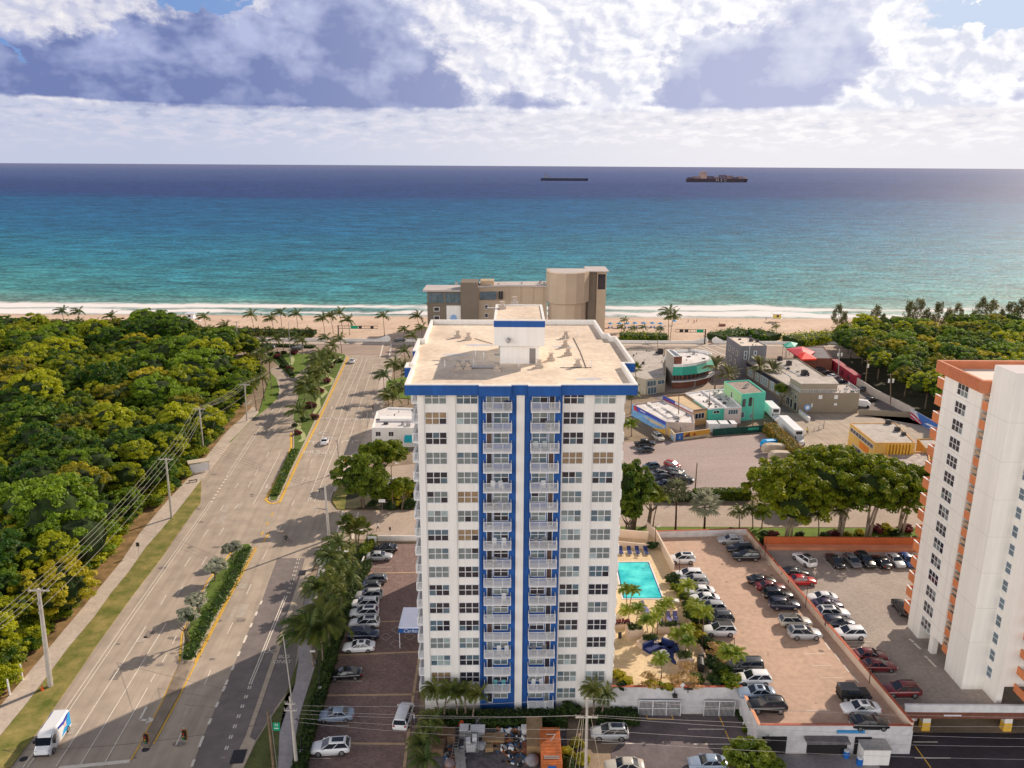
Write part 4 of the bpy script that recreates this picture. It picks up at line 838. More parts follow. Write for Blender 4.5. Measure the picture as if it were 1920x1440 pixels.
# parapet ring with blue fascia and white cap
RP=[T(-13.7,-1.3),T(-5.0,-1.3),T(-5.0,-1.75),T(-1.2,-1.75),T(-1.2,-1.3),T(.75,-1.3),T(.75,-1.75),T(4.6,-1.75),T(4.6,-1.3),T(13.7,-1.3),T(13.7,9.5),T(15.2,9.5),T(15.2,26.2),T(14.4,26.2),T(14.4,28.5),T(13.6,28.5),T(13.6,39.6),T(-13.7,39.6),T(-13.7,24.5),T(-14.5,24.5),T(-14.5,16.5),T(-14.0,16.5),T(-14.0,9.5),T(-14.6,9.5),T(-14.6,7.0),T(-13.7,7.0)]
P=ccw(RP); n=len(P); Q=[]
for i in range(n):
    a,b,d=Vector(P[i-1]),Vector(P[i]),Vector(P[(i+1)%n]); e1=(b-a).normalized(); e2=(d-b).normalized(); n1=Vector((-e1.y,e1.x)); n2=Vector((-e2.y,e2.x)); k=(n1+n2); k/=max(.3,k.length_squared/2); Q.append(tuple(b+k*.34))
mb=MB(); ZR,ZP=44.5,45.25
for i in range(n):
    j=(i+1)%n; a,b,c,d=P[i],P[j],Q[j],Q[i]; e=(Vector(b)-Vector(a)).normalized(); 
    mb.poly([(*a,43.9),(*b,43.9),(*b,ZP-.12),(*a,ZP-.12)],0); mb.poly([(*a,ZP-.12),(*b,ZP-.12),(*b,ZP),(*a,ZP)],1)
    mb.poly([(*a,ZP),(*b,ZP),(*c,ZP),(*d,ZP)],1); mb.poly([(*c,ZR),(*d,ZR),(*d,ZP),(*c,ZP)],1)
mb.poly([(*p,43.9) for p in P[::-1]],1)
mb.build('parapet',[M_blue,M_white],tower)
rb=MB(); rb.poly([(*q,ZR) for q in Q]); rb.build('roof',M_roof,tower)
# penthouse
a0,a1,b0,b1=-1.6,3.6,104.2,115
mb=MB(); mb.box(a0,a1,b0,b1-1,ZR,47.15); mb.box(-2.4,4.25,103.3,115.2,47.1,50.1); mb.build('penthouse',M_white,tower)
mb=MB(); mb.box(-2.42,4.27,103.28,115.22,49.62,50.45,0)
for (x0,x1,y0,y1) in ((-2.42,4.27,103.28,103.6),(-2.42,4.27,114.9,115.22),(-2.42,-2.1,103.6,114.9),(3.95,4.27,103.6,114.9)): mb.box(x0,x1,y0,y1,50.45,50.62,1)
mb.build('penthouse_fascia',[M_blue,M_white],tower)
rb=MB(); rb.poly([(-2.08,103.6,50.47),(3.93,103.6,50.47),(3.93,114.88,50.47),(-2.08,114.88,50.47)]); rb.build('penthouse_roof',M_roof,tower)
mb=MB(); mb.box(2.3,3.1,104.15,104.2,44.55,46.6); mb.build('door',mat('grey_door',(.22,.2,.2),.6,.1),tower)
mb=MB(); mb.box(-1.8,-1.6,104.6,106.2,45.6,46.6); mb.box(-2.4,-1.6,104.3,105.4,45.5,45.58); mb.build('vent_hood',M_metal,tower)
x,z=yp(953,637,103.2); mb=MB(); mb.tube((x,103.28,z),(x,102.9,z),.03,.03,6); mb.ball((x,102.8,z),.32,0,8,5,sz=1.2); mb.tube((x,103.0,z),(x+.5,102.9,z+.25),.02,.02,5); mb.build('antenna',M_metal,tower)
# roof vents and stands
for (px,py) in [(858,631),(878,635),(860,690),(877,690),(932,694),(1011,687),(1033,674),(1061,632),(1060,649),(1065,664),(1083,686),(965,568),(942,577)]:
    zz=ZR if py>590 else 50.47; x,y=gp(px,py+2,zz); mb=MB(); mb.obox(x,y,zz,zz+.35,1.0,.8,.1); mb.obox(x,y,zz+.35,zz+.75,.55,.5,.1); mb.tube((x,y,zz+.75),(x,y,zz+1.0),.18,.3,8); mb.obox(x,y,zz+1.0,zz+1.06,.7,.7,.4); mb.build('roof_vent',mat('vent_metal',(.50,.42,.36),.7,.15,2),tower)
mb=MB()
for (px,py) in [(834,688),(888,686),(892,668),(907,672),(973,688),(850,632),(1042,630),(1083,632),(1057,688),(1109,688),(1060,640)]: 
    x,y=gp(px,py,ZR); mb.tube((x,y,ZR),(x,y,ZR+.95),.05,.05,6)
mb.build('vent_pipes',M_white2,tower)['kind']='stuff'
mb=MB()
for a,b in [((1075,634),(1088,660)),((1088,660),(1099,690)),((890,635),(905,640)),((905,640),(923,645)),((850,691),(940,691)),((1050,690),(1109,690))]:
    p,q=gp(*a,ZR),gp(*b,ZR); mb.tube((*p,ZR+.06),(*q,ZR+.06),.04,.04,5)
mb.build('conduit',M_dmetal,tower)
pm=mat('roof_puddle',(.62,.60,.62),.35,.2,1.5); mb=MB()
for (px,py,a,b) in [(854,665,2.2,.7),(902,647,2.6,.8),(1055,650,2.0,.6),(905,687,2.4,.5),(870,690,1.6,.5),(1104,711,1.8,.7),(925,577,1.2,.4)]:
    zz=ZR if py>590 else 50.47; x,y=gp(px,py,zz); mb.poly([(x+a*math.cos(k*.449)*random.uniform(.6,1.1),y+b*math.sin(k*.449)*random.uniform(.6,1.1),zz+.012) for k in range(14)])
mb.build('roof_stain',pm,tower)
# windows
STY=[[M_glassb,M_glassd,M_glassg],[M_glassg,M_glassb,M_glassp],[M_glassd,M_glassb,M_glassd],[M_glasst,M_glassd,M_glasst],[M_glassp,M_glassb,M_glassg],[M_glassg,M_glassg,M_glassd]]
PICK=[[1,3,2,1,2,5,1,2,1,1,2,2,2,1,4,3,2],[0,1,5,1,1,3,5,3,5,2,2,2,2,1,2,2,2],[2,2,2,3,0,1,1,1,1,1,2,2,2,1,1,1,1],[4,2,2,3,0,1,1,1,1,0,2,1,2,2,2,1,1]]
for c,(a,b) in enumerate(COLS):
    for k in range(17):
        if k==16 and c!=2: continue
        window(tower,F0,F1,U(a)+.07,U(b)-.07,ZW[k]-.72,ZW[k]+.72,3,2,styles=STY[PICK[c][k]],d=-.15,fw=.085)
for bay,(d0,d1,w0,w1,s0,s1) in enumerate(((-4.12,-3.5,-3.25,-1.5,-4.55,-1.1),(3.42,4.02,1.4,3.15,1.15,4.6))):
    for k in range(17):
        st=STY[random.choice([0,1,2,2,5])]
        window(tower,F0,F1,U(w0),U(w1),ZW[k]-.55,ZW[k]+.72,2,2,styles=st,d=-.04,fw=.07,name='balcony_window')
        window(tower,F0,F1,U(d0),U(d1),ZW[k]-1.2,ZW[k]+.72,1,1,glass=random.choice([M_glassd,M_glassg,M_glassd,mat('brown_curtain',(.10,.06,.05),.4,.1)]),d=-.04,name='balcony_door')
        if k==16 and bay==0: continue
        zf=ZW[k]-1.3
        bo=MB(); wbox(bo,F0,F1,U(s0),U(s1),zf-.16,zf,-.04,1.3); bo=bo.build('balcony',M_white2,tower)
        rl=MB(); rail(rl,T(s0+.04,-1.26),T(s1-.04,-1.26),zf,1.12,.125,posts=9); rail(rl,T(s0+.04,-1.22),T(s0+.04,-.14),zf,1.12,.2,posts=5); rail(rl,T(s1-.04,-1.22),T(s1-.04,-.14),zf,1.12,.2,posts=5); rl.build('railing',M_white2,bo)
# side balconies
for k in range(17):
    zf=ZW[k]-1.3
    for sgn in (-1,1):
        sb=MB(); x0,x1=(-13.35,-12.42) if sgn<0 else (12.42,12.95)
        P4=[T(x0,2.5),T(x1,2.5),T(x1,9.4),T(x0,9.4)]; sb.prism(P4,zf-.16,zf); sb=sb.build('side_balcony',M_white2,tower)
        rl=MB(); rail(rl,T(x0,2.55),T(x1,2.55),zf,1.1,.16,posts=5); rail(rl,T(x0 if sgn<0 else x1,2.6),T(x0 if sgn<0 else x1,9.35),zf,1.1,.22,posts=6); rl.build('railing',M_white2,sb)
# window recess on the sides
for k in range(17):
    sw=MB(); A,B=T(-12.4,9.4),T(-12.4,2.5); wbox(sw,A,B,1,5.5,ZW[k]-1.2,ZW[k]+.7,0,.04); 
    sw.build('side_window',M_glassd,tower)
# furniture on balconies
def chair(lab,bx,by_,z,col,ang=0,loc=None,name='chair',s=1):
    x,y=loc if loc else (bx,by_); t=thing(name,lab,'chair',(x,y,z),ang,None,s)
    mb=MB(); mb.box(-.28,.28,-.25,.28,.36,.42); mb.build('seat',col,t)
    mb=MB(); M_=Matrix.Translation((0,.28,.42))@Matrix.Rotation(R(-18),4,'X'); mb.box(-.28,.28,-.03,.03,0,.65,0,M_); mb.build('backrest',col,t)
    for sx_ in (-1,1):
        for sy_ in (-1,1): mb=MB(); mb.tube((sx_*.24,sy_*.2,0),(sx_*.24,sy_*.2,.36),.03,.03,5); mb.build('leg',col,t)
    return t
for lab,x,k,col in [('white garden chair at left on the lower left blue bay balcony',-2.6,13,M_white2),('white garden chair at right on the lower left blue bay balcony',-1.6,13,M_white2),('pale chair at left on the third balcony of the right bay',1.8,2,M_glassp),('pale chair at right on the third balcony of the right bay',2.9,2,M_glassp),('teal chair at left on the lowest left bay balcony',-3.1,15,mat('teal_fabric',(.15,.42,.45),.7,.1)),('teal chair at right on the lowest left bay balcony',-2.0,15,mat('teal_fabric',0)),('white chair on the eighth balcony of the left bay, left of its pair',-3.2,7,M_white2),('white chair on the eighth balcony of the left bay, right of its pair',-2.0,7,M_white2),('white lounge chair on the fifth balcony of the right bay',2.8,4,M_white2)]:
    p=T(x,-.65); chair(lab,0,0,ZW[k]-1.3,col,RA,loc=p)
for bay,x_,k in ((0,-3.4,4),(0,-2.3,4),(0,-3.0,5),(0,-1.9,5),(1,1.9,7),(1,3.0,7),(1,2.0,13),(1,3.3,13),(0,-3.3,8),(1,3.2,1),(1,1.8,15),(1,3.1,15),(0,-2.0,10),(1,2.2,10)):
    p=T(x_,-.6+.15*math.sin(k*3)); col=[mat('wicker_brown',(.16,.09,.05),.8,.2,3),M_white2,mat('grey_fabric',(.25,.25,.27),.8,.1)][(k+bay)%3]
    chair('%s chair at %s on the %s balcony from the top of the %s bay'%(['brown','white','grey'][(k+bay)%3],'left' if ((x_<-2.8) if bay==0 else (x_<2.6)) else 'right',ORD[k],['left','right'][bay]),0,0,ZW[k]-1.3,col,RA+random.uniform(-.5,.5),loc=p)
p=T(-1.7,-.7); t=thing('grill','round navy covered grill on the top left bay balcony','grill',(*p,ZW[0]-1.3)); mb=MB(); mb.ball((0,0,.85),.38,0,10,7); mb.build('lid',mat('navy_cover',(.01,.03,.12),.5,.1),t); mb=MB(); mb.tube((0,0,0),(0,0,.6),.2,.2,8); mb.build('stand',M_dmetal,t)
# entrance canopy
z_c=3.6; P=[gp(755.5,1139.5,z_c),gp(790,1139,z_c),gp(790,1177,z_c),gp(748,1177,z_c)]; X0=(P[0][0]+P[3][0])/2; X1=-11.4; Yc0,Yc1=P[3][1],P[0][1]
can=thing('entrance_canopy','white entrance canopy with blue valance on the left side of the tower','canopy',(0,0,0))
mb=MB(); mb.box(X0,X1,Yc0,Yc1,z_c-.12,z_c+.08); mb.build('roof',mat('canopy_cloth',(.80,.82,.98),.8,.03),can)
mb=MB(); mb.box(X0-.03,X1,Yc0-.03,Yc0,z_c-.85,z_c-.13); mb.box(X0-.03,X0,Yc0,Yc1,z_c-.85,z_c-.13); mb.build('valance',M_blue,can)
for x_ in (X0+.1,): 
    for y_ in (Yc0+.1,Yc1-.1): mb=MB(); mb.tube((x_,y_,0),(x_,y_,z_c-.12),.06,.06,6); mb.build('post',M_white2,can)
text('Carlton',((X0-12.75)/2,Yc0-.06,z_c-.5),.8,M_white2,'lettering',(R(90),0,0),can,shear=.3)
# ---------------------------------------------------------------- beachfront hotel
HG=mat('hotel_grey_brown',(.20,.16,.125),.9,.08,.15); HB=mat('hotel_beige',(.50,.39,.29),.9,.06,.15); HR=mat('hotel_roof',(.52,.46,.44),.9,.08,.1)
hot=thing('beach_hotel','grey brown beachfront hotel with a bulging curved tower behind the blue and white tower','hotel',(0,0,0))
mb=MB(); mb.prism([(-36.4,340.6),(-22,340.6),(-22,352),(-36.4,352)],0,18.2); mb.build('wall',HG,hot)
mb=MB(); mb.prism([(-38,339),(-21.8,339),(-21.8,354),(-38,354)],18.2,18.9); mb.build('roof',HR,hot)
mb=MB(); mb.prism([(-22,338.5),(-14.7,338.5),(-14.7,350),(-22,350)],0,22.2); mb.build('stair_tower',HG,hot)
mb=MB(); arc=[(-14.7+29.5*t,341+4.0*math.sin(math.pi*t*.9)+t*1.5) for t in np.linspace(0,1,13)]; mb.prism(arc+[(14.8,356),(-14.7,353)],0,19.7); mb.build('curved_wing',HB,hot)
mb=MB(); arc2=[(x,y-.9) for x,y in arc]; mb.prism(arc2+[(14.8,357),(-14.7,354)],19.7,20.4); mb.build('wing_roof',HR,hot)
th=[(14.6,341),(15.5,335.5),(18,332.5),(22,331.5),(26.5,332.5),(30,335.5),(32.4,340),(32.4,350),(14.6,350)]
mb=MB(); mb.prism([(x*.86+3.2,y*.9+34.5) for x,y in th],0,14.6); mb.build('tower_base',HB,hot)
mb=MB(); mb.prism(th,14.3,27.0); mb.build('curved_tower',HB,hot)
mb=MB(); mb.prism([(15.5,341.5),(16.5,336.5),(22,332.8),(29,336),(31.5,341),(31.5,349),(15.5,349)],27.0,27.05); mb.build('tower_roof',HR,hot)
mb=MB(); mb.prism([(32.4,344),(36,344),(36,356),(32.4,356)],0,26.2); mb.build('rear_slab',HG,hot)
mb=MB(); mb.prism([(36,343),(40,343),(40,356),(36,356)],0,26.6); mb.build('end_slab',HB,hot)
mb=MB(); mb.box(36.4,39.6,342.9,343,19,25.5); mb.build('window',M_glassd,hot)
mb=MB(); mb.prism([(31.5,341),(40.8,341),(40.8,357),(31.5,357)],26.6,27.1); mb.build('end_roof',HR,hot)
A,B=(-36.4,340.6),(-22,340.6)
for u0,u1 in ((.6,7.0),(7.8,14.0)): window(hot,A,B,u0,u1,13.2,17.4,4,1,glass=M_glassb,frame=HG,fw=.15)
mb=MB(); wbox(mb,A,B,-.3,14.4,12.2,12.9,0,.5); mb.build('ledge',HG,hot)
for z_ in (9.7,5.9): window(hot,A,B,2.9,5.0,z_,z_+1.5,1,1,fw=.2)
mb=MB(); wbox(mb,A,B,8.2,14.3,3,12.1,0,.25); mb.build('white_panel',M_white,hot)
mb=MB(); c=(-36.4+11.2,340.3); mb.tube((c[0],340.34,6.9),(c[0],340.28,6.9),1.35,1.35,16); mb.box(c[0]-1.7,c[0]+1.7,340.24,340.27,6.2,6.6); mb.build('logo',mat('pale_blue_logo',(.28,.45,.75),.7,.25,3),hot)
A,B=(-14.7,340.9),(-2,344); window(hot,A,B,.8,8.0,14.5,17.8,4,1,glass=M_glassb,frame=HG,fw=.12,d=.1); window(hot,A,B,9.0,10.8,14.5,17.8,2,1,glass=M_glassd,frame=HG,fw=.12,d=.1)
for z_ in (10.6,6.9,3): window(hot,A,B,3.0,4.2,z_,z_+1.5,1,1,fw=.2,d=.1)
mb=MB()
for t in (.45,.62,.8,.95): x_=-14.7+29.5*t; mb.box(x_-.12,x_+.12,341+4.0*math.sin(math.pi*t*.9)+t*1.5-.25,341.2+4.0*math.sin(math.pi*t*.9)+t*1.5,12.8,19.5)
mb.build('wall_rib',HB,hot)
roofunits(hot,[(-24,345,2.2),(-6,346,1),(4,348,1.3),(12,350,2.0),(13.6,347,1.6),(-12.5,345,1.9),(35,349,1.4)],20.4); mb=MB(); mb.box(-13.8,-8,344,350,20.4,22.3); mb.build('louvre_screen',mat('tan_louvre',(.5,.37,.24),.8,.3,3),hot)
# ---------------------------------------------------------------- orange and cream tower at right
M_cream=mat('cream_stucco',(.88,.84,.79),.88,.03,.12,streak=.10); M_or=mat('terracotta_paint',(.62,.21,.085),.85,.1,.4); M_ord=mat('terracotta_ribbed',(.56,.20,.10),.85,.1,.5)
pk=thing('apartment_tower','cream apartment tower with terracotta balconies and ribbed terracotta roof band at right','apartment tower',(0,0,0))
XW=59.7; ZD=3.4
mb=MB(); mb.box(XW,100,98.3,107.4,6.2,42.8); 
mb.box(XW+1.4,100,96.7,98.3,ZD,42.8); mb.box(XW,XW+6,104.2,107.4,0,6.2); mb.box(XW,XW+.8,100.3,101.2,0,6.2); mb.box(XW+3,100,98.3,107.4,0,6.2)
mb.build('wall',M_cream,pk)
mb=MB(); mb.box(XW,62.6,92.3,96.7,ZD,46.5); mb.box(62.6,100,93.6,96.7,ZD,46.5); mb.build('stair_core',M_cream,pk)
mb=MB(); mb.box(62.5,66.3,89.3,92.3,ZD+2.6,44); mb.box(62.5,63.2,89.3,92.3,ZD,ZD+2.6); mb.box(62.5,64.4,92.3,93.6,ZD+2.3,44); mb.build('front_block',M_cream,pk)
mb=MB(); mb.box(XW-1.0,100,107.6,108.2,42.8,44.4); mb.box(XW-1.0,XW-.6,97.6,107.6,42.8,44.4,0); mb.box(XW-1.0,XW+1.5,96.9,97.6,42.8,44.4); k=0
for i in range(30):
    y_=97.7+i*.35; mb.box(XW-1.06,XW-1.0,y_,y_+.12,42.85,44.35,0)
mb.build('roof_band',M_ord,pk)
mb=MB(); mb.box(XW-.6,100,98.3,107.6,42.8,43.3); mb.build('roof',mat('white_roof',(.80,.70,.60),.9,.05,.2),pk)
mb=MB(); mb.box(XW+.0,100,92.3,96.7,46.5,46.55); mb.box(64,70,94.5,96,46.55,46.9); mb.build('core_roof',mat('grey_white_roof',(.66,.60,.60),.9,.05,.2),pk)
wy=[733,766,799,832,864,898,929,961,991,1022,1052,1082,1112,1141,1169]
wx=[1808+(1735-1808)*(y_-733)/(1169-733.) for y_ in wy]
ft=xp(wx[0],wy[0],XW); fb=xp(wx[-1],wy[-1],XW); print('pink windows',ft,fb, 'strip',xp(1846,737,XW),xp(1858,742,XW),xp(1767,1252,XW))
A,B=(XW,107.4),(XW,92.3); yc=(ft[0]+fb[0])/2; n=15; zt,zb_=ft[1],fb[1]; FH=(zt-zb_)/(n-1)
for k in range(n):
    zc=zt-FH*k; u=107.4-yc; window(pk,A,B,u-1.25,u+1.25,zc-.75,zc+.75,3,2,styles=[M_glassd,M_glassd,M_glassg],fw=.08)
    b=MB(); b.box(XW-.05,XW+4,107.4,109.1,zc-1.25,zc-1.1); b.box(XW-.05,XW+.1,107.4,109.1,zc-1.1,zc+.15,0); b.box(XW+.1,XW+4,109.0,109.1,zc-1.1,zc+.15); b=b.build('balcony',M_or,pk)
    r_=MB(); r_.box(XW-.07,XW+.12,107.4,109.12,zc+.15,zc+.22); r_.build('railing',M_white2,b)
    # recessed strip balconies
    b=MB(); b.box(XW+.15,XW+1.4,96.75,98.25,zc-1.25,zc-1.05,0); b.box(XW+.15,XW+.22,96.75,98.25,zc-1.05,zc-.1,0); b=b.build('balcony',M_or,pk)
    r_=MB(); r_.box(XW+.12,XW+.2,96.75,98.25,zc-.1,zc+.05); r_.box(XW+.16,XW+.2,96.75,98.25,zc+.35,zc+.8); r_.build('screen',mat('balcony_screen',(.45,.30,.2),.7,.2,2),b)
    # narrow windows in the recess and balconies of the front block
    A2,B2=(62.5,93.5),(62.5,92.35)
    window(pk,(62.6,93.6),(66,93.6),.15,.15+.01,zc,zc+.01,1,1) if False else None
    window(pk,(62.5,92.3),(62.5,89.3),.25,1.25,zc-.8,zc+.6,1,2,glass=M_glassb,fw=.07)
    b=MB(); b.box(66.3,67.9,86.6,89.3,zc-1.25,zc-1.1); b.box(64.4,67.9,86.6,86.7,zc-1.1,zc-.15); b.box(64.4,64.5,86.7,89.3,zc-1.1,zc-.15); b.box(64.4,66.3,86.6,89.3,zc-1.25,zc-1.1); b=b.build('balcony',M_or,pk)
    r_=MB(); rail(r_,(66.5,86.5),(70.5,86.5),zc-1.1,1.1,.16,posts=8); r_.build('railing',M_white2,b)
mb=MB(); mb.box(66.3,100,89.3,92.3,ZD+2.6,44); mb.build('wing_wall',M_cream,pk)
mb=MB()
for k in range(15):
    z_=7.9+2.5*k; mb.box(XW-.006,XW,98.3,107.4,z_,z_+.05); 
    if k%2: mb.box(XW-.006,XW,92.3,96.7,z_,z_+.04); mb.box(XW,62.6,92.294,92.3,z_,z_+.04)
for y_ in (99.4,105.6): mb.box(XW-.008,XW-.006,y_,y_+.04,6.2,42.8)
mb.build('wall_joint',mat('joint_line',(.60,.55,.50),.9,.1),pk)  # joints drawn as thin lines slightly darker than the stucco
mb=MB(); mb.box(62.48,62.5,92.4,93.1,ZD,ZD+2.2); mb.build('door',M_dmetal,pk)
# ---------------------------------------------------------------- parking decks and pool terrace
M_cap=mat('terracotta_cap',(.42,.10,.05),.8,.15,1)
M_wallw=mat('white_garage_wall',(.62,.60,.62),.85,.06,.2,fine=1.2)
M_parap=mat('cream_parapet',(.74,.58,.46),.88,.06,.4)
Dk=[gp(1232,1008,ZD),gp(1400,1003,ZD),(49.4,84.1),(30.4,84.1),(30.2,91.5),(13.2,91.4),(13.6,96),(13.9,140),(18,140),gp(1214,1000,ZD)]
gar=thing('parking_garage','low white parking garage carrying the pink deck and the pool terrace','parking garage',(0,0,0))
mb=MB(); mb.prism(Dk,0,ZD,0,cap=True); mb.build('wall',M_wallw,gar)
lot=[gp(1231,1008,ZD),gp(1400,1003,ZD),(49.2,84.4),(30.7,84.4),gp(1385,1297,ZD),gp(1340,1210,ZD),gp(1300,1140,ZD),gp(1263,1072,ZD)]
mb=MB(); mb.poly([(*p,ZD+.02) for p in ccw(lot)]); mb.build('parking_deck',M_deck,gar)
pt=[(13.9,138.5),gp(1214,1000,ZD),gp(1229,1010,ZD),gp(1262,1074,ZD),gp(1293,1166,ZD),gp(1334,1264,ZD),(28.6,91.8),(13.7,91.8),(13.7,96)]
mb=MB(); mb.poly([(*p,ZD+.012) for p in ccw(pt)]); mb.build('pool_terrace',M_pool_deck,gar)
st=[gp(1263,1075,ZD),gp(1302,1142,ZD),gp(1342,1212,ZD),gp(1388,1297,ZD),(28.6,91.8),gp(1334,1264,ZD),gp(1293,1166,ZD)]
mb=MB(); mb.prism(st,ZD-.2,ZD+.15); mb.build('planting_bed',M_soil,gar)
def wallseg(pts,z0,z1,wd,m,name='parapet',parent=None,world=True,cap=None):
    P=[Vector(p) for p in pts]; b=MB()
    for a,c in zip(P,P[1:]):
        d=c-a; m_=(a+c)/2; b.obox(m_.x,m_.y,z0,z1,d.length+wd,wd,math.atan2(d.y,d.x),0)
        if cap: b.obox(m_.x,m_.y,z1,z1+.07,d.length+wd+.05,wd+.08,math.atan2(d.y,d.x),1)
    return b.build(name,[m,cap] if cap else m,parent)
wallseg([(13.4,91.45),(30.3,91.55)],ZD,ZD+.75,.3,M_wallw,parent=gar,cap=M_cap)
wallseg([(30.3,91.3),(30.5,84.2)],ZD,ZD+.75,.3,M_wallw,parent=gar,cap=mat('salmon_cap',(.70,.32,.17),.8,.1)); wallseg([(30.8,84.15),(49.0,84.15)],ZD,ZD+.75,.3,M_wallw,parent=gar,cap=M_cap)
wallseg([gp(1400,1003,ZD),(49.2,84.3)],0,ZD+1.15,.3,M_parap,'divider_wall',gar,cap=M_cap)
wallseg([gp(1231,1008,ZD),gp(1400,1003,ZD)],0,ZD+1.3,.3,M_wallw,'rear_parapet',gar,cap=M_cap)
wallseg([gp(1214,996,ZD),gp(1229,1010,ZD),gp(1262,1074,ZD)],0,ZD+1.8,.25,M_parap,'pool_wall',gar)
wallseg([gp(1262,1074,ZD),gp(1293,1166,ZD),gp(1334,1264,ZD)],ZD-.2,ZD+.5,.25,M_parap,'pool_wall',gar)
wallseg([(14.2,138),gp(1214,1012,ZD)],0,ZD+1.6,.25,M_parap,'pool_wall',gar)
wallseg([(14.2,134.5),gp(1216,1030,ZD)],0,ZD+1.0,.25,M_parap,'pool_wall',gar)
# gates in the front wall
for (a,b,c) in ((1197,1275,3),(1319,1376,2)):
    x0=yp(a,1330,91.3)[0]; x1=yp(b,1330,91.3)[0]; mb=MB(); mb.box(x0,x1,91.1,91.14,0,2.3); gt=mb.build('garage_gate',mat('dark_gateway',(.09,.075,.08),.9,.2,1),gar)
    r_=MB()
    for i in range(int((x1-x0)/.16)+1): r_.box(x0+i*.16,x0+i*.16+.035,91.04,91.08,.05,2.25)
    for i in range(c+1): r_.box(x0+(x1-x0)*i/c-.05,x0+(x1-x0)*i/c+.05,91.0,91.08,0,2.35)
    r_.box(x0,x1,91.0,91.06,2.25,2.38); r_.box(x0,x1,91.0,91.06,1.1,1.16); r_.build('bars',M_white2,gt)
mb=MB(); mb.box(30.42,30.5,85.2,90.8,.2,2.7); mb.build('garage_opening',mat('garage_shade',(.02,.018,.02),.95,.1),gar)  # near-black panels on the solid walls, painted as the shade inside openings
for x0,x1 in ((31,34.0),(36.6,41.5),(42.4,44.4)): mb=MB(); mb.box(x0,x1,83.95,84.08,.1,2.5); mb.build('garage_opening',mat('garage_shade',0),gar)
mb=MB(); mb.box(36,41.3,82.6,83.9,2.55,2.7); mb.build('service_canopy',mat('grimy_metal',(.16,.145,.15),.8,.4,1),gar)
for px,py in ((1265,1302),(1439,1384)): 
    x,z=yp(px,py,91.2 if px<1300 else 83.9); yy=91.25 if px<1300 else 83.9; mb=MB(); mb.box(x-.3,x+.3,yy-.5,yy,z-.25,z+.1); mb.tube((x,yy-.1,z+.1),(x,yy-.1,z+.6),.05,.05,5); mb.build('wall_lamp',M_dmetal,gar)
mb=MB(); mb.box(40.0,43.4,83.9,83.98,3.1,3.55); mb.build('blue_tarp',mat('blue_tarp',(.03,.25,.55),.6,.2,2),gar)
# stall lines on the deck
mb=MB()
for z_,its in ((ZD+.04,[((1250,1078),(1290,1076)),((1471,1046),(1474,1048))]),):
    pass
dl=[((1484,1060),(1494,1068)),((1547,1205),(1556,1218)),((1565,1226),(1575,1239)),((1582,1247),(1592,1260)),((1600,1268),(1610,1281)),((1665,1350),(1676,1364)),((1437,1052),(1444,1061)),((1424,1034),(1430,1042))]
for a,b in dl:
    p,q=Vector(gp(*a,ZD)),Vector(gp(*b,ZD)); m_=(p+q)/2; mb.obox(m_.x,m_.y,ZD+.02,ZD+.035,(q-p).length,.18,math.atan2((q-p).y,(q-p).x))
for (a,b,y_) in ((1506,1546,1226),(1522,1560,1248),(1538,1580,1271),(1250,1290,1067),(1512,1556,1332)):
    p,q=Vector(gp(a,y_,ZD)),Vector(gp(b,y_,ZD)); m_=(p+q)/2; mb.obox(m_.x,m_.y,ZD+.02,ZD+.03,(q-p).length,.07,math.atan2((q-p).y,(q-p).x))
mb.build('stall_line',M_line,gar)
mb=MB(); rs=random.Random(9)
for k in range(26):
    px_,py_=rs.uniform(1290,1560),rs.uniform(1020,1360); x_,y_=gp(px_,py_,ZD)
    if not inside((x_,y_),lot) or dpoly((x_,y_),lot)<1.2: continue
    r_=rs.uniform(.08,.38); mb.poly([(x_+r_*1.4*math.cos(j*.785),y_+r_*math.sin(j*.785),ZD+.024+k*.0001) for j in range(8)])
mb.build('oil_stain',mat('oil_stain',(.20,.14,.11),.8,.2),gar)
# swimming pool
pool=thing('swimming_pool','bright turquoise swimming pool on the terrace right of the tower','swimming pool',(0,0,0))
pc=[gp(1166,1124,ZD),gp(1246,1124,ZD),gp(1218,1053,ZD),gp(1152,1054,ZD)]
mb=MB(); mb.prism(pc,ZD-.1,ZD+.07); mb.build('coping',M_white2,pool)
def inset(P,k):
    P=ccw(P); n=len(P); Q=[]
    for i in range(n):
        a,b,d=Vector(P[i-1]),Vector(P[i]),Vector(P[(i+1)%n]); e1=(b-a).normalized(); e2=(d-b).normalized(); n1=Vector((-e1.y,e1.x)); n2=Vector((-e2.y,e2.x)); q=(n1+n2); q/=max(.3,q.length_squared/2); Q.append(tuple(b+q*k))
    return Q
mw=mat('pool_water',(.01,.50,.60),.10,.15,.35,col2=(.14,.86,.84),spec=.4,bump=.5,detail=8)
mb=MB(); mb.poly([(*q,ZD+.085) for q in inset(pc,.35)]); mb.build('water',mw,pool)
mb=MB(); q=inset(pc,.32); 
for i in range(4): a,b=Vector(q[i]),Vector(q[(i+1)%4]); m_=(a+b)/2; mb.obox(m_.x,m_.y,ZD+.08,ZD+.1,(b-a).length,.14,math.atan2((b-a).y,(b-a).x))
mb.build('tile_line',mat('navy_tile',(.01,.04,.16),.4,.1),pool)
x,y=gp(1218,1064,ZD); mb=MB()
for o in (-.25,.25): mb.path([(x-.7,y+o,ZD),(x-.6,y+o,ZD+.8),(x-.1,y+o,ZD+.85),(x+.1,y+o,ZD+.05)],.03,5)
mb.build('ladder',M_metal,pool)
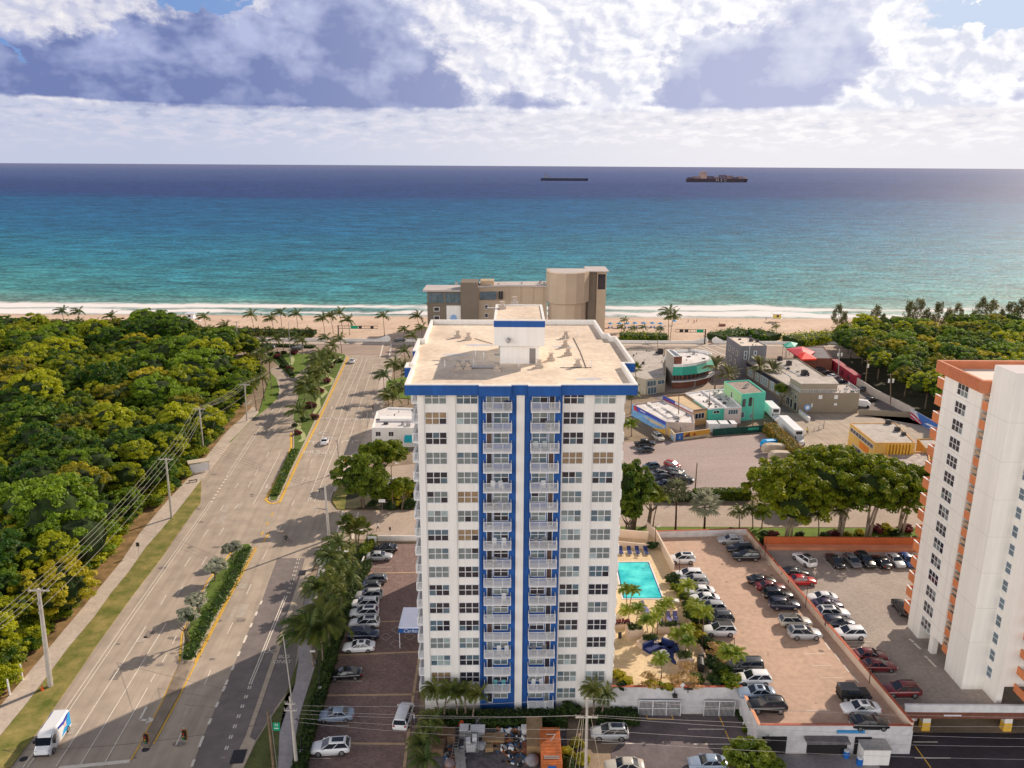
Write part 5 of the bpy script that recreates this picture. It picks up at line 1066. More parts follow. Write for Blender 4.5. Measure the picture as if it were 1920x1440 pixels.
# ---- orange car park of the second tower
gp2=[(49.6,84.1),gp(1400,1003,ZD),gp(1420,1030,ZD),gp(1712,1036,ZD),(120,138),(120,88.6),(52.5,88.9),(49.8,88.9)]
P2=[(45.5,134),(60,131.5),(130,131.5),(130,88.3),(49.6,88.5)]
lot2=thing('parking_garage','grey parking deck on columns below the cream tower','parking garage',(0,0,0))
mb=MB(); mb.prism(P2,2.5,ZD); mb.build('parking_deck',M_greydeck,lot2)
mb=MB(); mb.box(50.2,130,88.0,88.3,ZD-.3,ZD+.75); mb.build('parapet',mat('white_front_parapet',(.70,.69,.70),.85,.05,.3,fine=1),lot2)
mb=MB(); mb.box(50.2,130,87.95,88.35,2.2,ZD-.3); mb.build('brick_band',M_brick,lot2)
for x_ in (53.5,64,70,76):
    c_=MB(); c_.box(x_-.5,x_+.5,88.4,89.2,1.2,2.5,0); c_.box(x_-.52,x_+.52,88.38,89.22,0,1.2,1); c_.build('column',[M_cream,M_yellow],lot2)
mb=MB(); mb.box(50,130,93.5,94,0,2.5); mb.build('inner_wall',mat('garage_shade',0),lot2)
mb=MB(); mb.box(55.2,57.4,87.8,87.9,2.65,2.85); mb.build('sign_plate',M_white2,lot2)
ob=MB(); xa,ya_=45.6,134.2; ob.box(46,64,133.6,134.0,1.0,5.2,0); ob.box(64,130,133.6,134.0,1.0,5.2,0); ob.box(46,130,132.1,133.5,ZD-.4,ZD+.5,1)
ob.build('rear_wall',[mat('orange_wall',(.48,.12,.04),.85,.1,.4),mat('orange_wall_light',(.66,.27,.15),.85,.1,.4)],lot2)
mb=MB()
for px,py,qx,qy in [(1543,1046,1566,1072),(1585,1063,1594,1072),(1613,1063,1623,1072),(1640,1063,1652,1072),(1668,1063,1679,1072),(1697,1063,1706,1070)]:
    p,q=Vector(gp(px,py,ZD)),Vector(gp(qx,qy,ZD)); m_=(p+q)/2; mb.obox(m_.x,m_.y,ZD+.01,ZD+.03,(q-p).length,.1,math.atan2((q-p).y,(q-p).x))
for a,b,y_ in ((1580,1632,1203),(1632,1680,1264),(1670,1722,1310),(1590,1630,1210)):
    p,q=Vector(gp(a,y_,ZD)),Vector(gp(b,y_,ZD)); m_=(p+q)/2; mb.obox(m_.x,m_.y,ZD+.01,ZD+.03,(q-p).length,.1,math.atan2((q-p).y,(q-p).x))
for p_,q_ in (((1705,1198),(1713,1204)),((1714,1206),(1726,1217)),((1734,1230),(1740,1235)),((1741,1236),(1755,1251))):
    p,q=Vector(gp(*p_,ZD)),Vector(gp(*q_,ZD)); m_=(p+q)/2; mb.obox(m_.x,m_.y,ZD+.01,ZD+.03,(q-p).length,.35,math.atan2((q-p).y,(q-p).x))
mb.build('stall_line',M_line,lot2)
# drive and lower roads in front
flat('drive',[(11.5,60),(30.2,60),(30.2,91.2),(17.5,91.2),(12.5,84)],.05,mat('drive_asphalt',(.15,.12,.125),.9,.2,.3,fine=2))
flat('drive',[(44.5,60),(140,60),(140,88),(44.8,88)],.05,mat('dark_drive_asphalt',(.045,.037,.045),.9,.3,.2,fine=2))
flat('service_yard',[(30.3,60),(44.4,60),(44.7,83.9),(30.4,83.9)],.055,mat('service_concrete',(.30,.27,.27),.9,.15,.3,fine=2))
mb=MB()
for (a,b,y_) in ((1290,1358,1368),(1128,1191,1395),(1300,1369,1396),(1712,1758,1392),(1715,1782,1422)):
    p,q=Vector(gp(a,y_)),Vector(gp(b,y_)); m_=(p+q)/2; mb.obox(m_.x,m_.y,.06,.075,(q-p).length,.12,math.atan2((q-p).y,(q-p).x))
struct('drive_markings',mb,M_line); mb=MB()
for p_,q_ in (((1349,1345),(1357,1362)),((1360,1371),(1368,1390)),((1372,1400),(1378,1412)),((1212,1340),(1214,1349)),((1214,1349),(1262,1349)),((1259,1342),(1263,1349)),((1716,1400),(1745,1440))):
    p,q=Vector(gp(*p_)),Vector(gp(*q_)); m_=(p+q)/2; mb.obox(m_.x,m_.y,.06,.075,(q-p).length,.14,math.atan2((q-p).y,(q-p).x))
struct('yellow_drive_markings',mb,M_yellow)
# forecourt left of the tower
fc=[gp(694,1020),gp(800,1022),(-12.2,92),gp(810,1350),gp(780,1560),gp(520,1560),gp(566,1415),gp(601,1300),gp(632,1182),gp(665,1110)]
flat('forecourt',fc,.08,M_paver)
mb=MB(); LB=mat('tan_border_pavers',(.52,.36,.22),.85,.1,1)
for p_,q_,w_ in (((627,1229.5),(787,1223),.35),((601,1305),(776,1303),.35),((575,1394),(764,1396),.35),((640,1169),(760,1165),.25),((676,1076),(785,1074),.3),((790,1210),(774,1310),.35),((774,1310),(758,1440),.35),((745,1016),(785,1016),.5),((785,1250),(792,1250),.25),((779,1298),(795,1298),.25),((772,1365),(793,1365),.25)):
    p,q=Vector(gp(*p_)),Vector(gp(*q_)); m_=(p+q)/2; mb.obox(m_.x,m_.y,.09,.1,(q-p).length,w_,math.atan2((q-p).y,(q-p).x))
for p_,q_ in (((648,1165),(640,1200)),((638,1210),(632,1225)),((630,1235),(624,1248)),((617,1283),(611,1299)),((607,1310),(603,1326)),((592,1368),(587,1382)),((573,1427),(570,1442)),((692,1060),(688,1072))):
    p,q=Vector(gp(*p_)),Vector(gp(*q_)); m_=(p+q)/2; mb.obox(m_.x,m_.y,.09,.1,(q-p).length,.2,math.atan2((q-p).y,(q-p).x))
struct('forecourt_borders',mb,LB)
mb=MB(); DL=mat('diamond_pavers',(.46,.34,.29),.85,.1,1)
for cx,cy in ((723,1195),(745,1182),(768,1194),(742,1208)):
    c=gp(cx,cy); c4=[Vector(gp(cx-11,cy)),Vector(gp(cx,cy-7)),Vector(gp(cx+11,cy)),Vector(gp(cx,cy+7))]
    for i in range(4):
        a,b=c4[i],c4[(i+1)%4]; m_=(a+b)/2; mb.obox(m_.x,m_.y,.09+.003*i,.1+.003*i,(b-a).length,.12,math.atan2((b-a).y,(b-a).x))
struct('diamond_pattern',mb,DL)
mb=MB()
for a,b,y_ in ((614,680,1278),(602,655,1362),(566,620,1423),(690,735,1064)): p,q=Vector(gp(a,y_)),Vector(gp(b,y_)); m_=(p+q)/2; mb.obox(m_.x,m_.y,.09,.1,(q-p).length,.08,math.atan2((q-p).y,(q-p).x))
struct('stall_lines',mb,M_line)
o=wallseg(G([(601,1302),(632,1182),(658,1120),(692,1028)]),0,1.0,.25,M_white,'forecourt_wall'); tag(o,'low white wall between hedge and forecourt parking','wall')
o=wallseg(G([(693,1014),(792,1014)]),0,1.1,.2,M_white,'forecourt_wall'); tag(o,'low pale wall at the street end of the forecourt','wall')
# ---------------------------------------------------------------- shops between the tower and the beach
def bx(name,label,roofpx,z,mw,mr,par=.4,z0=0,cat='building',pw=.25,mp=None):
    return shell(name,label,cat,G(roofpx,z),z0,z,mw,mr,par,pw,mp)
M_lightroof=mat('light_roof',(.78,.73,.70),.9,.16,.35,fine=1); M_greyroof=mat('grey_roof',(.50,.44,.39),.9,.14,.3,fine=1); M_tanroof=mat('tan_roof',(.66,.48,.29),.9,.1,.3)
M_greyw=mat('taupe_wall',(.27,.225,.17),.9,.06,.3); M_slate=mat('slate_wall',(.17,.165,.185),.85,.08,.4); M_mint=mat('mint_wall',(.12,.60,.45),.85,.06,.4); M_mint2=mat('pale_green_wall',(.36,.60,.30),.85,.06,.4)
M_teal=mat('teal_wall',(.08,.50,.38),.85,.06,.4); M_tanw=mat('apricot_wall',(.70,.40,.18),.85,.06,.4); M_pinkw=mat('pale_pink_wall',(.66,.55,.52),.85,.06,.4); M_yelw=mat('yellow_wall',(.75,.46,.12),.85,.08,.4)
def edge(P,i): P=ccw(P); return P[i],P[(i+1)%len(P)]
def fe(P):
    # the edge most facing the camera
    best=None
    for i in range(len(P)):
        a,b=Vector(P[i]),Vector(P[(i+1)%len(P)]); e=(b-a).normalized(); n=Vector((e.y,-e.x)); m_=(a+b)/2; s=n.dot(-m_.normalized())*min(1,(b-a).length/6)
        if best is None or s>best[0]: best=(s,P[i],P[(i+1)%len(P)])
    return best[1],best[2]
def wins(t,A,B,spec,**k):
    for (f0,f1,z0,z1,nx,nz) in spec:
        Ln=(Vector(B[:2])-Vector(A[:2])).length; window(t,A,B,f0*Ln,f1*Ln,z0,z1,nx,nz,**k)
# white building left of the tower
t,P=bx('white_building','small white flat roofed building left of the tower with a turquoise awning',[(697,802),(800,802),(800,766),(729,763),(706,771)],5.2,M_white,mat('white_membrane',(.75,.70,.68),.8,.08,.3),.5,cat='building')
A,B=fe(P); wins(t,A,B,[(.07,.11,3.0,4.1,1,1),(.115,.155,3.0,4.1,1,1),(.305,.345,3.0,4.1,1,1),(.35,.39,3.0,4.1,1,1)],fw=.05)
x0,z0=yp(758,829,A[1]-1.2); mb=MB(); mb.poly([(x0,A[1]-1.6,2.2),(x0+2.6,A[1]-1.6,2.2),(x0+2.6,A[1]-.05,3.3),(x0,A[1]-.05,3.3)]); mb.poly([(x0,A[1]-1.6,1.8),(x0+2.6,A[1]-1.6,1.8),(x0+2.6,A[1]-1.6,2.2),(x0,A[1]-1.6,2.2)]); mb.build('awning',mat('turquoise_cloth',(.02,.42,.50),.7,.1),t)
mb=MB(); q=gp(720,772,5.3); mb.prism([gp(712,786,5.4),gp(800,786,5.4),gp(800,782,5.4),gp(712,780,5.4)],4.8,5.5); mb.build('roof_step',M_white,t); roofunits(t,[(*gp(755,797,4.7),1.2)],4.7)
mb=MB(); mb.obox((P[0][0]+P[3][0])/2,(P[0][1]+P[2][1])/2,4.72,4.76,2.5,1.2,.1); mb.build('roof_stain',M_slate,t)
# mural building
zr=3.6
mp=[(1185,757),(1243,749),(1300,776),(1303,793),(1249,791)]
t,P=bx('mural_building','low white roofed building with a blue and yellow mural wall in the dirt lot corner',mp,zr,mat('mural_base',(.55,.45,.40),.85,.15,.5),M_lightroof,.5)
a,b=Vector(gp(1185,757,zr)),Vector(gp(1266,812,zr))
A,B=Vector(gp(1185,757,zr)),Vector(gp(1249,791,zr)); Ln=(B-A).length
def mural(parent,A,B,z1,seed,n,cols,z0=0,dd=.03,name='mural'):
    # irregular painted patches
    rg=random.Random(seed); A=Vector(A);B=Vector(B); e=(B-A).normalized(); nn=Vector((e.y,-e.x)); Ln=(B-A).length
    for q,(c,pts) in enumerate(cols):
        mb=MB(); mb.poly([( *(A+e*Ln*u+nn*(dd+.006*q)), z0+(z1-z0)*v) for u,v in pts]); mb.build(name,mat('mural_%d_%d'%(seed,q),c,.85,.2,.8),parent)
mural(t,A,B,zr,1,0,[((.20,.42,.72),[(0,0),(1,0),(1,1),(0,1)]),((.07,.10,.50),[(.12,1),(1,.98),(1,.72),(.5,.72),(.18,.6)]),((.70,.55,.38),[(.35,.55),(.9,.62),(1,.45),(.6,.35)]),((.75,.42,.06),[(.62,0),(1,0),(1,.45),(.85,.2)]),((.55,.04,.05),[(.05,.95),(.14,.98),(.20,.55),(.11,.62),(.06,.5),(.08,.72)]),((.85,.85,.85),[(.26,.86),(.42,.86),(.42,.80),(.26,.80)])])
A2,B2=gp(1249,795,2.2),gp(1266,814,2.2); mb=MB(); d=Vector(B2)-Vector(A2); m_=(Vector(A2)+Vector(B2))/2; t=thing('yard_wall','short cream and blue painted wall joining the mural building to the lot wall','wall',(0,0,0)); mb.obox(m_.x,m_.y,0,2.2,d.length,.3,math.atan2(d.y,d.x)); mb.build('wall',mat('cream_yard_wall',(.66,.55,.40),.9,.1,.5),t); nq=Vector((d.y,-d.x)).normalized()*.16; mural(t,Vector(A2)+nq,Vector(B2)+nq,2.18,2,0,[((.70,.52,.30),[(0,0),(1,0),(1,1),(0,1)]),((.75,.45,.06),[(0,.3),(.4,0),(.5,.9),(0,1)]),((.40,.50,.60),[(.6,0),(1,0),(1,.7),(.7,.8)])])
mb=MB(); mb.prism(G([(1213,755),(1216,752),(1255,772),(1262,780),(1254,782)],zr),zr-.5,zr-.1); mb.prism(G([(1240,763),(1252,760),(1285,776),(1275,784)],zr),zr-.48,zr+.3); mb.build('roof_screen',M_lightroof,t); roofunits(t,[(*gp(1252,773,zr),1.3),(*gp(1268,782,zr),1)],zr-.45)
t=thing('canopy','low white canopy roof in the yard of the mural building','canopy',(0,0,0)); q=G([(1276,799),(1299,797),(1292,789),(1272,791)],2.6); mb=MB(); mb.prism(q,2.5,2.65); mb.build('roof',M_white2,t)
for v in q: mb=MB(); mb.tube((*v,0),(*v,2.5),.06,.06,5); mb.build('post',M_dmetal,t)
flat('shop_yard',G([(1303,800),(1330,817),(1266,826),(1249,804)]),.07,mat('yard_concrete',(.30,.26,.24),.9,.25,.4))
# low painted yard wall
yw=thing('yard_wall','low painted wall with blue and orange mural facing the dirt lot','wall',(0,0,0)); PW=[gp(1266,826),gp(1330,817)]
mb=MB(); d=Vector(PW[1])-Vector(PW[0]); m_=(Vector(PW[0])+Vector(PW[1]))/2; mb.obox(m_.x,m_.y,0,2.0,d.length,.3,math.atan2(d.y,d.x)); mb.build('wall',mat('cream_yard_wall',(.66,.55,.40),.9,.1,.5),yw)
mural(yw,Vector(PW[0])+Vector((0,-.16)),Vector(PW[1])+Vector((0,-.16)),1.98,3,0,[((.06,.16,.50),[(0,.02),(.22,.02),(.22,1),(0,1)]),((.30,.55,.75),[(.09,.2),(.15,.2),(.12,.8)]),((.70,.36,.06),[(.22,.3),(1,.3),(1,1),(.22,1)]),((.16,.07,.05),[(.24,.3),(.42,.3),(.40,.9),(.30,.7)]),((.4,.08,.03),[(.48,.4),(.6,.4),(.54,.9)])])
for i,(a_,b_,col) in enumerate(((1327,1345,M_white2),(1346,1366,mat('pale_grey_cloth',(.6,.58,.6),.8,.1)),(1366,1376,M_pinkw))):
    p,q=Vector(gp(a_,808)),Vector(gp(b_,806)); t_=thing('shed',['white','pale grey','small pinkish'][i]+' box shed in the row behind the green fence','shed',(*((p+q)/2),0)); L_=(q-p).length
    mb=MB(); mb.box(-L_/2,L_/2,-1.5,1.5,0,2.3); mb.build('wall',col,t_); mb=MB(); mb.box(-L_/2-.1,L_/2+.1,-1.6,1.6,2.3,2.4); mb.build('roof',M_white2,t_)
gf=thing('mesh_fence','dark green screened fence between dirt lot and shops','fence',(0,0,0)); p,q=Vector(gp(1336,817)),Vector(gp(1441,809)); mb=MB(); d=q-p; m_=(p+q)/2; mb.obox(m_.x,m_.y,0,1.9,d.length,.06,math.atan2(d.y,d.x)); mb.build('screen',mat('green_screen',(.012,.07,.055),.8,.35,1.5),gf)
for k in range(12): r_=p+d*k/11; mb=MB(); mb.tube((*r_,0),(*r_,2.0),.05,.05,5); mb.build('post',M_dmetal,gf)
mb=MB(); c=p+d*.72; 
mb.obox(c.x,c.y-.05,.8,1.5,3.2,.04,math.atan2(d.y,d.x)); mb.build('banner',mat('green_banner',(.05,.40,.28),.7,.5,2),gf)
# apricot building with flag stripes
t,P=bx('apricot_building','apricot fronted shop with a red and white striped flag mural side',[(1243,741),(1285,738),(1329,765),(1300,769)],4.6,M_tanw,M_tanroof,.5,mp=mat('brown_coping',(.30,.2,.15),.9,.1))
A,B=fe(P); wins(t,A,B,[(.14,.72,1.9,3.4,3,1)],glass=M_glassd,fw=.12)
A,B=gp(1243,741,4.6),gp(1300,769,4.6); mural(t,A,B,4.6,4,0,[((.74,.70,.70),[(0,0),(1,0),(1,1),(0,1)]),((.05,.10,.42),[(0,.35),(.42,.5),(.42,1),(0,1)])]+[((.50,.03,.04),[(.05 if k>2 else .42,.16+.15*k),(1,.16+.15*k),(1,.22+.15*k),(.05 if k>2 else .42,.22+.15*k)]) for k in range(5)]+[((.2,.2,.23),[(.55,0),(.8,0),(.82,.3),(.6,.35)])])
t,P=bx('teal_building','teal fronted shop with a white roof, right of the apricot one',[(1285,737),(1317,732),(1361,763),(1329,766)],4.8,M_teal,M_lightroof,.4,mp=M_white2)
A,B=fe(P); wins(t,A,B,[(.28,.62,3.2,3.9,2,1)],glass=M_glassd); roofunits(t,[(*gp(1326,753,4.5),1.1)],4.4)
t,P=bx('pale_building','pale pink fronted building with a wide window band beside the mint house',[(1317,732),(1356,729),(1391,762),(1361,764)],5.0,M_pinkw,M_lightroof,.4,mp=M_white2)
A,B=fe(P); wins(t,A,B,[(.18,.76,2.9,4.2,4,1),(.08,.14,.1,1.2,1,1),(.5,.58,.1,1.2,1,1)],glass=M_glassb); roofunits(t,[(*gp(1340,740,4.7),1.3)],4.6)
mb=MB()
for (u,v) in ((1352,745),(1365,748),(1372,755)): mb.poly([(*gp(u+random.uniform(-5,5),v+random.uniform(-3,3),4.65),4.65+.01*random.random()) for _ in range(3)])
mb.build('roof_stain',M_slate,t)
t,P=bx('mint_house','two storey mint green house with two arched windows','house',8.0,M_mint,M_lightroof) if False else bx('mint_house','two storey mint green house with two arched windows',[(1358,715),(1404,712),(1436,735),(1391,739)],8.0,M_mint,mat('brown_stained_roof',(.34,.26,.22),.9,.25,.3,fine=1),.35,cat='house')
A,B=fe(P)
for f0,z0,z1 in ((.06,4.2,6.6),(.32,4.2,6.9)):
    Ln=(Vector(B)-Vector(A)).length; mb=MB(); e=(Vector(B)-Vector(A)).normalized(); nn=Vector((e.y,-e.x)); c=Vector(A)+e*(f0+.06)*Ln+nn*.04; w_=.55
    pts=[(-w_,z0),(w_,z0)]+[(w_*math.cos(k*math.pi/8),z1-w_+w_*math.sin(k*math.pi/8)) for k in range(9)]; mb.poly([(*(c+e*u),v) for u,v in pts]); mb.build('arched_window',M_glassd,t)
wins(t,A,B,[(.02,.16,1.0,2.6,1,1),(.42,.48,.6,1.8,1,1)],glass=M_glassb)
Lf=[(Vector(P[i]),Vector(P[(i+1)%4])) for i in range(4)]; Lf=min(Lf,key=lambda ab:(ab[0].x+ab[1].x)); mb=MB(); wbox(mb,Lf[0],Lf[1],0,(Lf[1]-Lf[0]).length,0,7.9,0,.03); mb.build('side_wall',M_mint2,t); wins(t,*Lf,[(.45,.52,4.8,6.6,1,1)],d=.03); roofunits(t,[(*gp(1398,727,7.7),1.5),(*gp(1402,722,7.7),1.0)],7.65)
# brick restaurant with green awning
zr=8.2
PP=[gp(1263,683,zr),gp(1281,683,zr),gp(1306,680,zr),gp(1325,675,zr),gp(1336,668,zr),gp(1335,662,zr),gp(1322,657,zr),gp(1302,655,zr),gp(1262,656,zr)]
t,P=shell('brick_restaurant','two storey brick restaurant with curved front and sea green awning','restaurant',PP,0,zr,M_brick,M_lightroof,.9,.25,M_white)
aw=MB(); Q0=[PP[0],PP[1],PP[2],PP[3],PP[4]]
outr=[]
for i,p in enumerate(Q0):
    v=Vector(p)-Vector(gp(1290,668,zr)); v=Vector((v.x*.06,-1.0)).normalized() if i<3 else (v.normalized()); outr.append(tuple(Vector(p)+v*1.7))
for i in range(4): aw.poly([(*outr[i],zr-3.3),(*outr[i+1],zr-3.3),(*Q0[i+1],zr-.9),(*Q0[i],zr-.9)])
aw.build('awning',mat('sea_green_awning',(.05,.36,.26),.6,.12,1.2),t)
bl=MB()
for i in range(4): bl.poly([(*outr[i],zr-5.3),(*outr[i+1],zr-5.3),(*Q0[i+1],zr-5.3),(*Q0[i],zr-5.3)][::-1]); bl.poly([(*outr[i],zr-5.6),(*outr[i+1],zr-5.6),(*outr[i+1],zr-5.3),(*outr[i],zr-5.3)])
bl.build('balcony',M_white2,t); rl=MB()
for i in range(4): rail(rl,outr[i],outr[i+1],zr-5.3,1.0,.35)
rl.build('railing',M_dmetal,t); dk=MB()
for i in range(3):
    for f in (.1,.42,.72): A_=Vector(Q0[i]); B_=Vector(Q0[i+1]); Ln=(B_-A_).length; wbox(dk,A_,B_,f*Ln,(f+.18)*Ln,zr-5.2,zr-3.2,0,.05)
dk.build('dark_doorway',M_glassd,t)
A,B=PP[0],PP[2]; wins(t,A,B,[(.28,.42,.8,2.0,1,1),(.46,.78,.3,2.4,3,1),(.86,.99,.3,2.4,1,1)],glass=M_glassb,d=.02,fw=.08)
mb=MB(); tw=G([(1264,669),(1279,668),(1263,657),(1250,656)],10.5); mb.prism(tw,0,10.5); mb.build('stair_tower',M_brick,t); mb=MB(); mb.prism(inset(tw,-.08),10.5,10.62); mb.build('coping',M_white2,t)
mb=MB(); mb.prism(inset(tw,.5),10.62,10.66); mb.build('tower_roof',M_glassd,t); LfA=min([(Vector(ccw(tw)[i]),Vector(ccw(tw)[(i+1)%4])) for i in range(4)],key=lambda ab:(ab[0].x+ab[1].x)); mb=MB(); wbox(mb,LfA[0],LfA[1],0,(LfA[1]-LfA[0]).length,0,10.4,0,.05); mb.build('side_wall',mat('grey_plaster',(.42,.38,.33),.9,.1,.4),t)
roofunits(t,[(*gp(1292,660,7.3),1.8),(*gp(1300,665,7.3),1.2)],7.3)
# low building left of it
t,P=bx('low_cafe','low grey roofed cafe with glass front beside the brick restaurant',[(1178,702),(1212,712),(1248,707),(1250,672),(1240,655),(1180,655)],5.0,mat('beige_wall',(.42,.37,.29),.9,.1,.4),M_greyroof,.35)
Pw=[gp(1212,712,5.0),gp(1248,707,5.0)]; wins(t,Pw[0],Pw[1],[(.05,.5,2.7,4.4,3,1),(.1,.55,.2,2.2,3,1),(.6,.95,2.9,4.2,2,1)],glass=M_glassb); roofunits(t,[(*gp(1238,663,4.7),3.0),(*gp(1206,682,4.7),1.2)],4.7,m=M_dmetal)
# three storey slate building
t,P=bx('slate_building','three storey slate grey building nearest the beach with pale roof','building',10.5,M_slate,M_tanroof) if False else bx('slate_building','three storey slate grey building nearest the beach with pale roof',[(1390,649),(1438,648),(1407,632),(1363,631)],10.5,M_slate,mat('pale_roof',(.74,.62,.52),.9,.06,.3),.25)
A,B=fe(P); wins(t,A,B,[(.15,.23,6.0,8.6,1,2),(.53,.61,6.0,8.6,1,2)],glass=M_glassb,fw=.15); mb=MB(); wbox(mb,A,B,.3*10,.3*10+.12,4,10.4,0,.12); mb.build('drain_pipe',M_white2,t)
Lf=min([(Vector(P[i]),Vector(P[(i+1)%4])) for i in range(4)],key=lambda ab:(ab[0].x+ab[1].x)); wins(t,*Lf,[(.2,.3,6.2,8,1,1),(.45,.55,6.2,8,1,1),(.7,.8,6.2,8,1,1),(.3,.42,2.8,4.6,1,1),(.62,.72,2.8,4.6,1,1)],glass=M_glassd); roofunits(t,[(*gp(1408,640,10.3),1.4),(*gp(1420,641,10.3),1.5),(*gp(1407,633,10.3),1.4)],10.3,m=M_dmetal)
mb=MB(); mb.prism([gp(1362,670),gp(1376,688),gp(1390,688),gp(1372,668)],0,3.0); mb.build('front_annex',M_white,t)
t,P=bx('white_annex','small white block at the corner of the slate building',[(1389,667),(1406,667),(1410,676),(1388,672)],5.2,M_white,M_lightroof,.2)
# long taupe building
t,P=bx('long_building','long taupe building with wide flat grey roof and rooftop fans',[(1394,673),(1496,672),(1571,720),(1500,719),(1476,722)],5.2,M_greyw,M_greyroof,.3)
A,B=gp(1394,673,5.2),gp(1476,722,5.2); wins(t,A,B,[(.14,.26,.8,3.4,3,1),(.32,.40,.8,3.4,2,1),(.44,.6,.8,3.4,3,1),(.66,.74,.8,3.4,2,1),(.8,.88,.8,3.4,2,1)],glass=M_glassp,fw=.12); mb=MB(); wbox(mb,A,B,3,Vector(B).__sub__(Vector(A)).length-2,3.6,4.8,0,.12); mb.build('dark_fascia',mat('navy_fascia',(.015,.018,.04),.7,.1),t)
roofunits(t,[(*gp(1462,675,5),2.2),(*gp(1479,684,5),2.4),(*gp(1508,703,5),2.8),(*gp(1513,704,5),1.8)],4.95,m=M_dmetal); mb=MB()
for a_,b_ in (((1455,682),(1500,705)),((1447,685),(1493,712))):
    p,q=gp(*a_,5.0),gp(*b_,5.0); mb.tube((*p,5.05),(*q,5.05),.12,.12,5)
mb.build('roof_pipe',M_white2,t)
t,P=bx('terraced_building','taupe two storey building with white railed roof terrace facing the yard',[(1476,722),(1499,737),(1612,737),(1590,720)],6.0,M_greyw,mat('terrace_floor',(.60,.52,.47),.9,.08,.3),.15)
A,B=gp(1499,737,6.0),gp(1612,737,6.0); wins(t,A,B,[(.33,.38,4.3,5.3,1,1),(.59,.64,4.3,5.3,1,1),(.22,.235,1.8,2.8,1,1),(.6,.64,2.3,2.8,1,1)],glass=M_white2)
A,B=gp(1476,722,6.0),gp(1499,737,6.0); wins(t,A,B,[(.4,.5,3.8,5,1,1),(.7,.82,3.6,5,1,1),(.05,.3,.3,2.6,2,1),(.38,.55,.2,2.8,1,1),(.7,.9,.2,2.6,1,1)],glass=M_glassd)
mb=MB(); mb.prism(G([(1482,707),(1503,719),(1571,719),(1560,707)],8.4),5.8,8.3); mb.build('penthouse',mat('taupe_wall_light',(.33,.28,.22),.9,.06,.3),t); mb=MB(); mb.prism(inset(G([(1482,707),(1503,719),(1571,719),(1560,707)],8.4),-.3),8.3,8.45); mb.build('penthouse_roof',M_greyroof,t)
rl=MB(); c4=G([(1478,722),(1500,736),(1611,736),(1590,721)],6.0)
for i in range(3): rail(rl,c4[i],c4[i+1],6.0,1.0,.5,posts=4)
rl.build('railing',M_white2,t)
mb=MB(); mb.prism([gp(1497,776),gp(1517,792),gp(1519,790),gp(1499,774)],0,1.2); o=mb.build('garden_wall',M_white); tag(o,'short pale wall stub in front of the taupe building','wall')
t_=thing('round_sign','small blue round sign on a post before the taupe wall','sign',(*gp(1512,782),0)); mb=MB(); mb.tube((0,0,0),(0,0,3),.06,.06,6); mb.build('post',M_metal,t_); mb=MB(); mb.tube((0,-.1,2.9),(0,-.02,2.9),.9,.9,14); mb.build('panel',mat('sign_blue',(.15,.35,.75),.5,.05),t_); mb=MB(); mb.tube((0,-.14,2.9),(0,-.1,2.9),.5,.5,12); mb.build('emblem',M_white2,t_)
# red canopy bar
t,P=bx('canopy_bar','beach bar with dark flat roof and brick side wall under red canopies',[(1503,671),(1561,672),(1545,650),(1490,650)],4.5,M_brick,mat('dark_flat_roof',(.2,.18,.19),.9,.2,.3),.2)
for nm,lb,c,pts in (('canopy','pink red sloped canopy over the beach bar',(.62,.05,.07),[(1476,651),(1505,647),(1528,657),(1512,669),(1495,664)]),('canopy','bright red lower canopy over the beach bar',(.85,.03,.01),[(1492,660),(1512,656),(1532,670),(1503,671)]),('canopy','sea green shade sail beside the red canopies',(.05,.42,.30),[(1469,643),(1482,640),(1496,641),(1490,648),(1474,648)])):
    zz=5.6; Pq=G(pts,zz); tt=thing(nm,lb,'canopy',(0,0,0)); c_=np.mean(Pq,axis=0); mb=MB(); q=ccw(Pq)
    for i in range(len(q)): mb.poly([(*q[i],zz-.5),(*q[(i+1)%len(q)],zz-.5),(*c_,zz+.7)])
    for i in range(len(q)): mb.poly([(*q[i],zz-1.0),(*q[(i+1)%len(q)],zz-1.0),(*q[(i+1)%len(q)],zz-.5),(*q[i],zz-.5)])
    mb.build('cloth',mat('canopy_'+lb[:4],c,.6,.1,1),tt)
    for p in q: mb=MB(); mb.tube((*p,0),(*p,zz-.6),.07,.07,5); mb.build('post',M_dmetal,tt)
mb=MB(); a_,b_=Vector(gp(1562,690)),Vector(gp(1606,722)); d=b_-a_; m_=(a_+b_)/2; mb.obox(m_.x,m_.y,0,3.4,d.length,2.2,math.atan2(d.y,d.x)); t_=thing('container_building','dark red metal building along the edge of the right wood','building',(0,0,0)); mb.build('wall',mat('dark_red_metal',(.32,.02,.045),.6,.15,1),t_)
for f in (.3,.5,.75): mb=MB(); wbox(mb,a_,b_,f*d.length,f*d.length+1.6,.8,2.2,1.12,1.16); mb.build('window',M_glassd,t_)
bw=thing('boundary_wall','long pale wall along the foot of the right wood','wall',(0,0,0)); pts=[gp(1606,722),gp(1640,745),gp(1700,775),gp(1712,782)]
for a_,b_ in zip(pts,pts[1:]): a_=Vector(a_);b_=Vector(b_);d=b_-a_;m_=(a_+b_)/2; mb=MB(); mb.obox(m_.x,m_.y,0,2.6,d.length,.25,math.atan2(d.y,d.x)); mb.build('wall',mat('pale_wall',(.60,.53,.47),.9,.08,.4),bw)
fw_=thing('flag_mural_wall','boundary wall painted with a waving stars and stripes mural','wall',(0,0,0)); a_,b_=Vector(gp(1707,784)),Vector(gp(1762,816)); d=b_-a_; m_=(a_+b_)/2; mb=MB(); mb.obox(m_.x,m_.y,0,2.8,d.length,.25,math.atan2(d.y,d.x)); mb.build('wall',M_white,fw_)
n_=Vector(((b_-a_).normalized().y,-(b_-a_).normalized().x))*.14
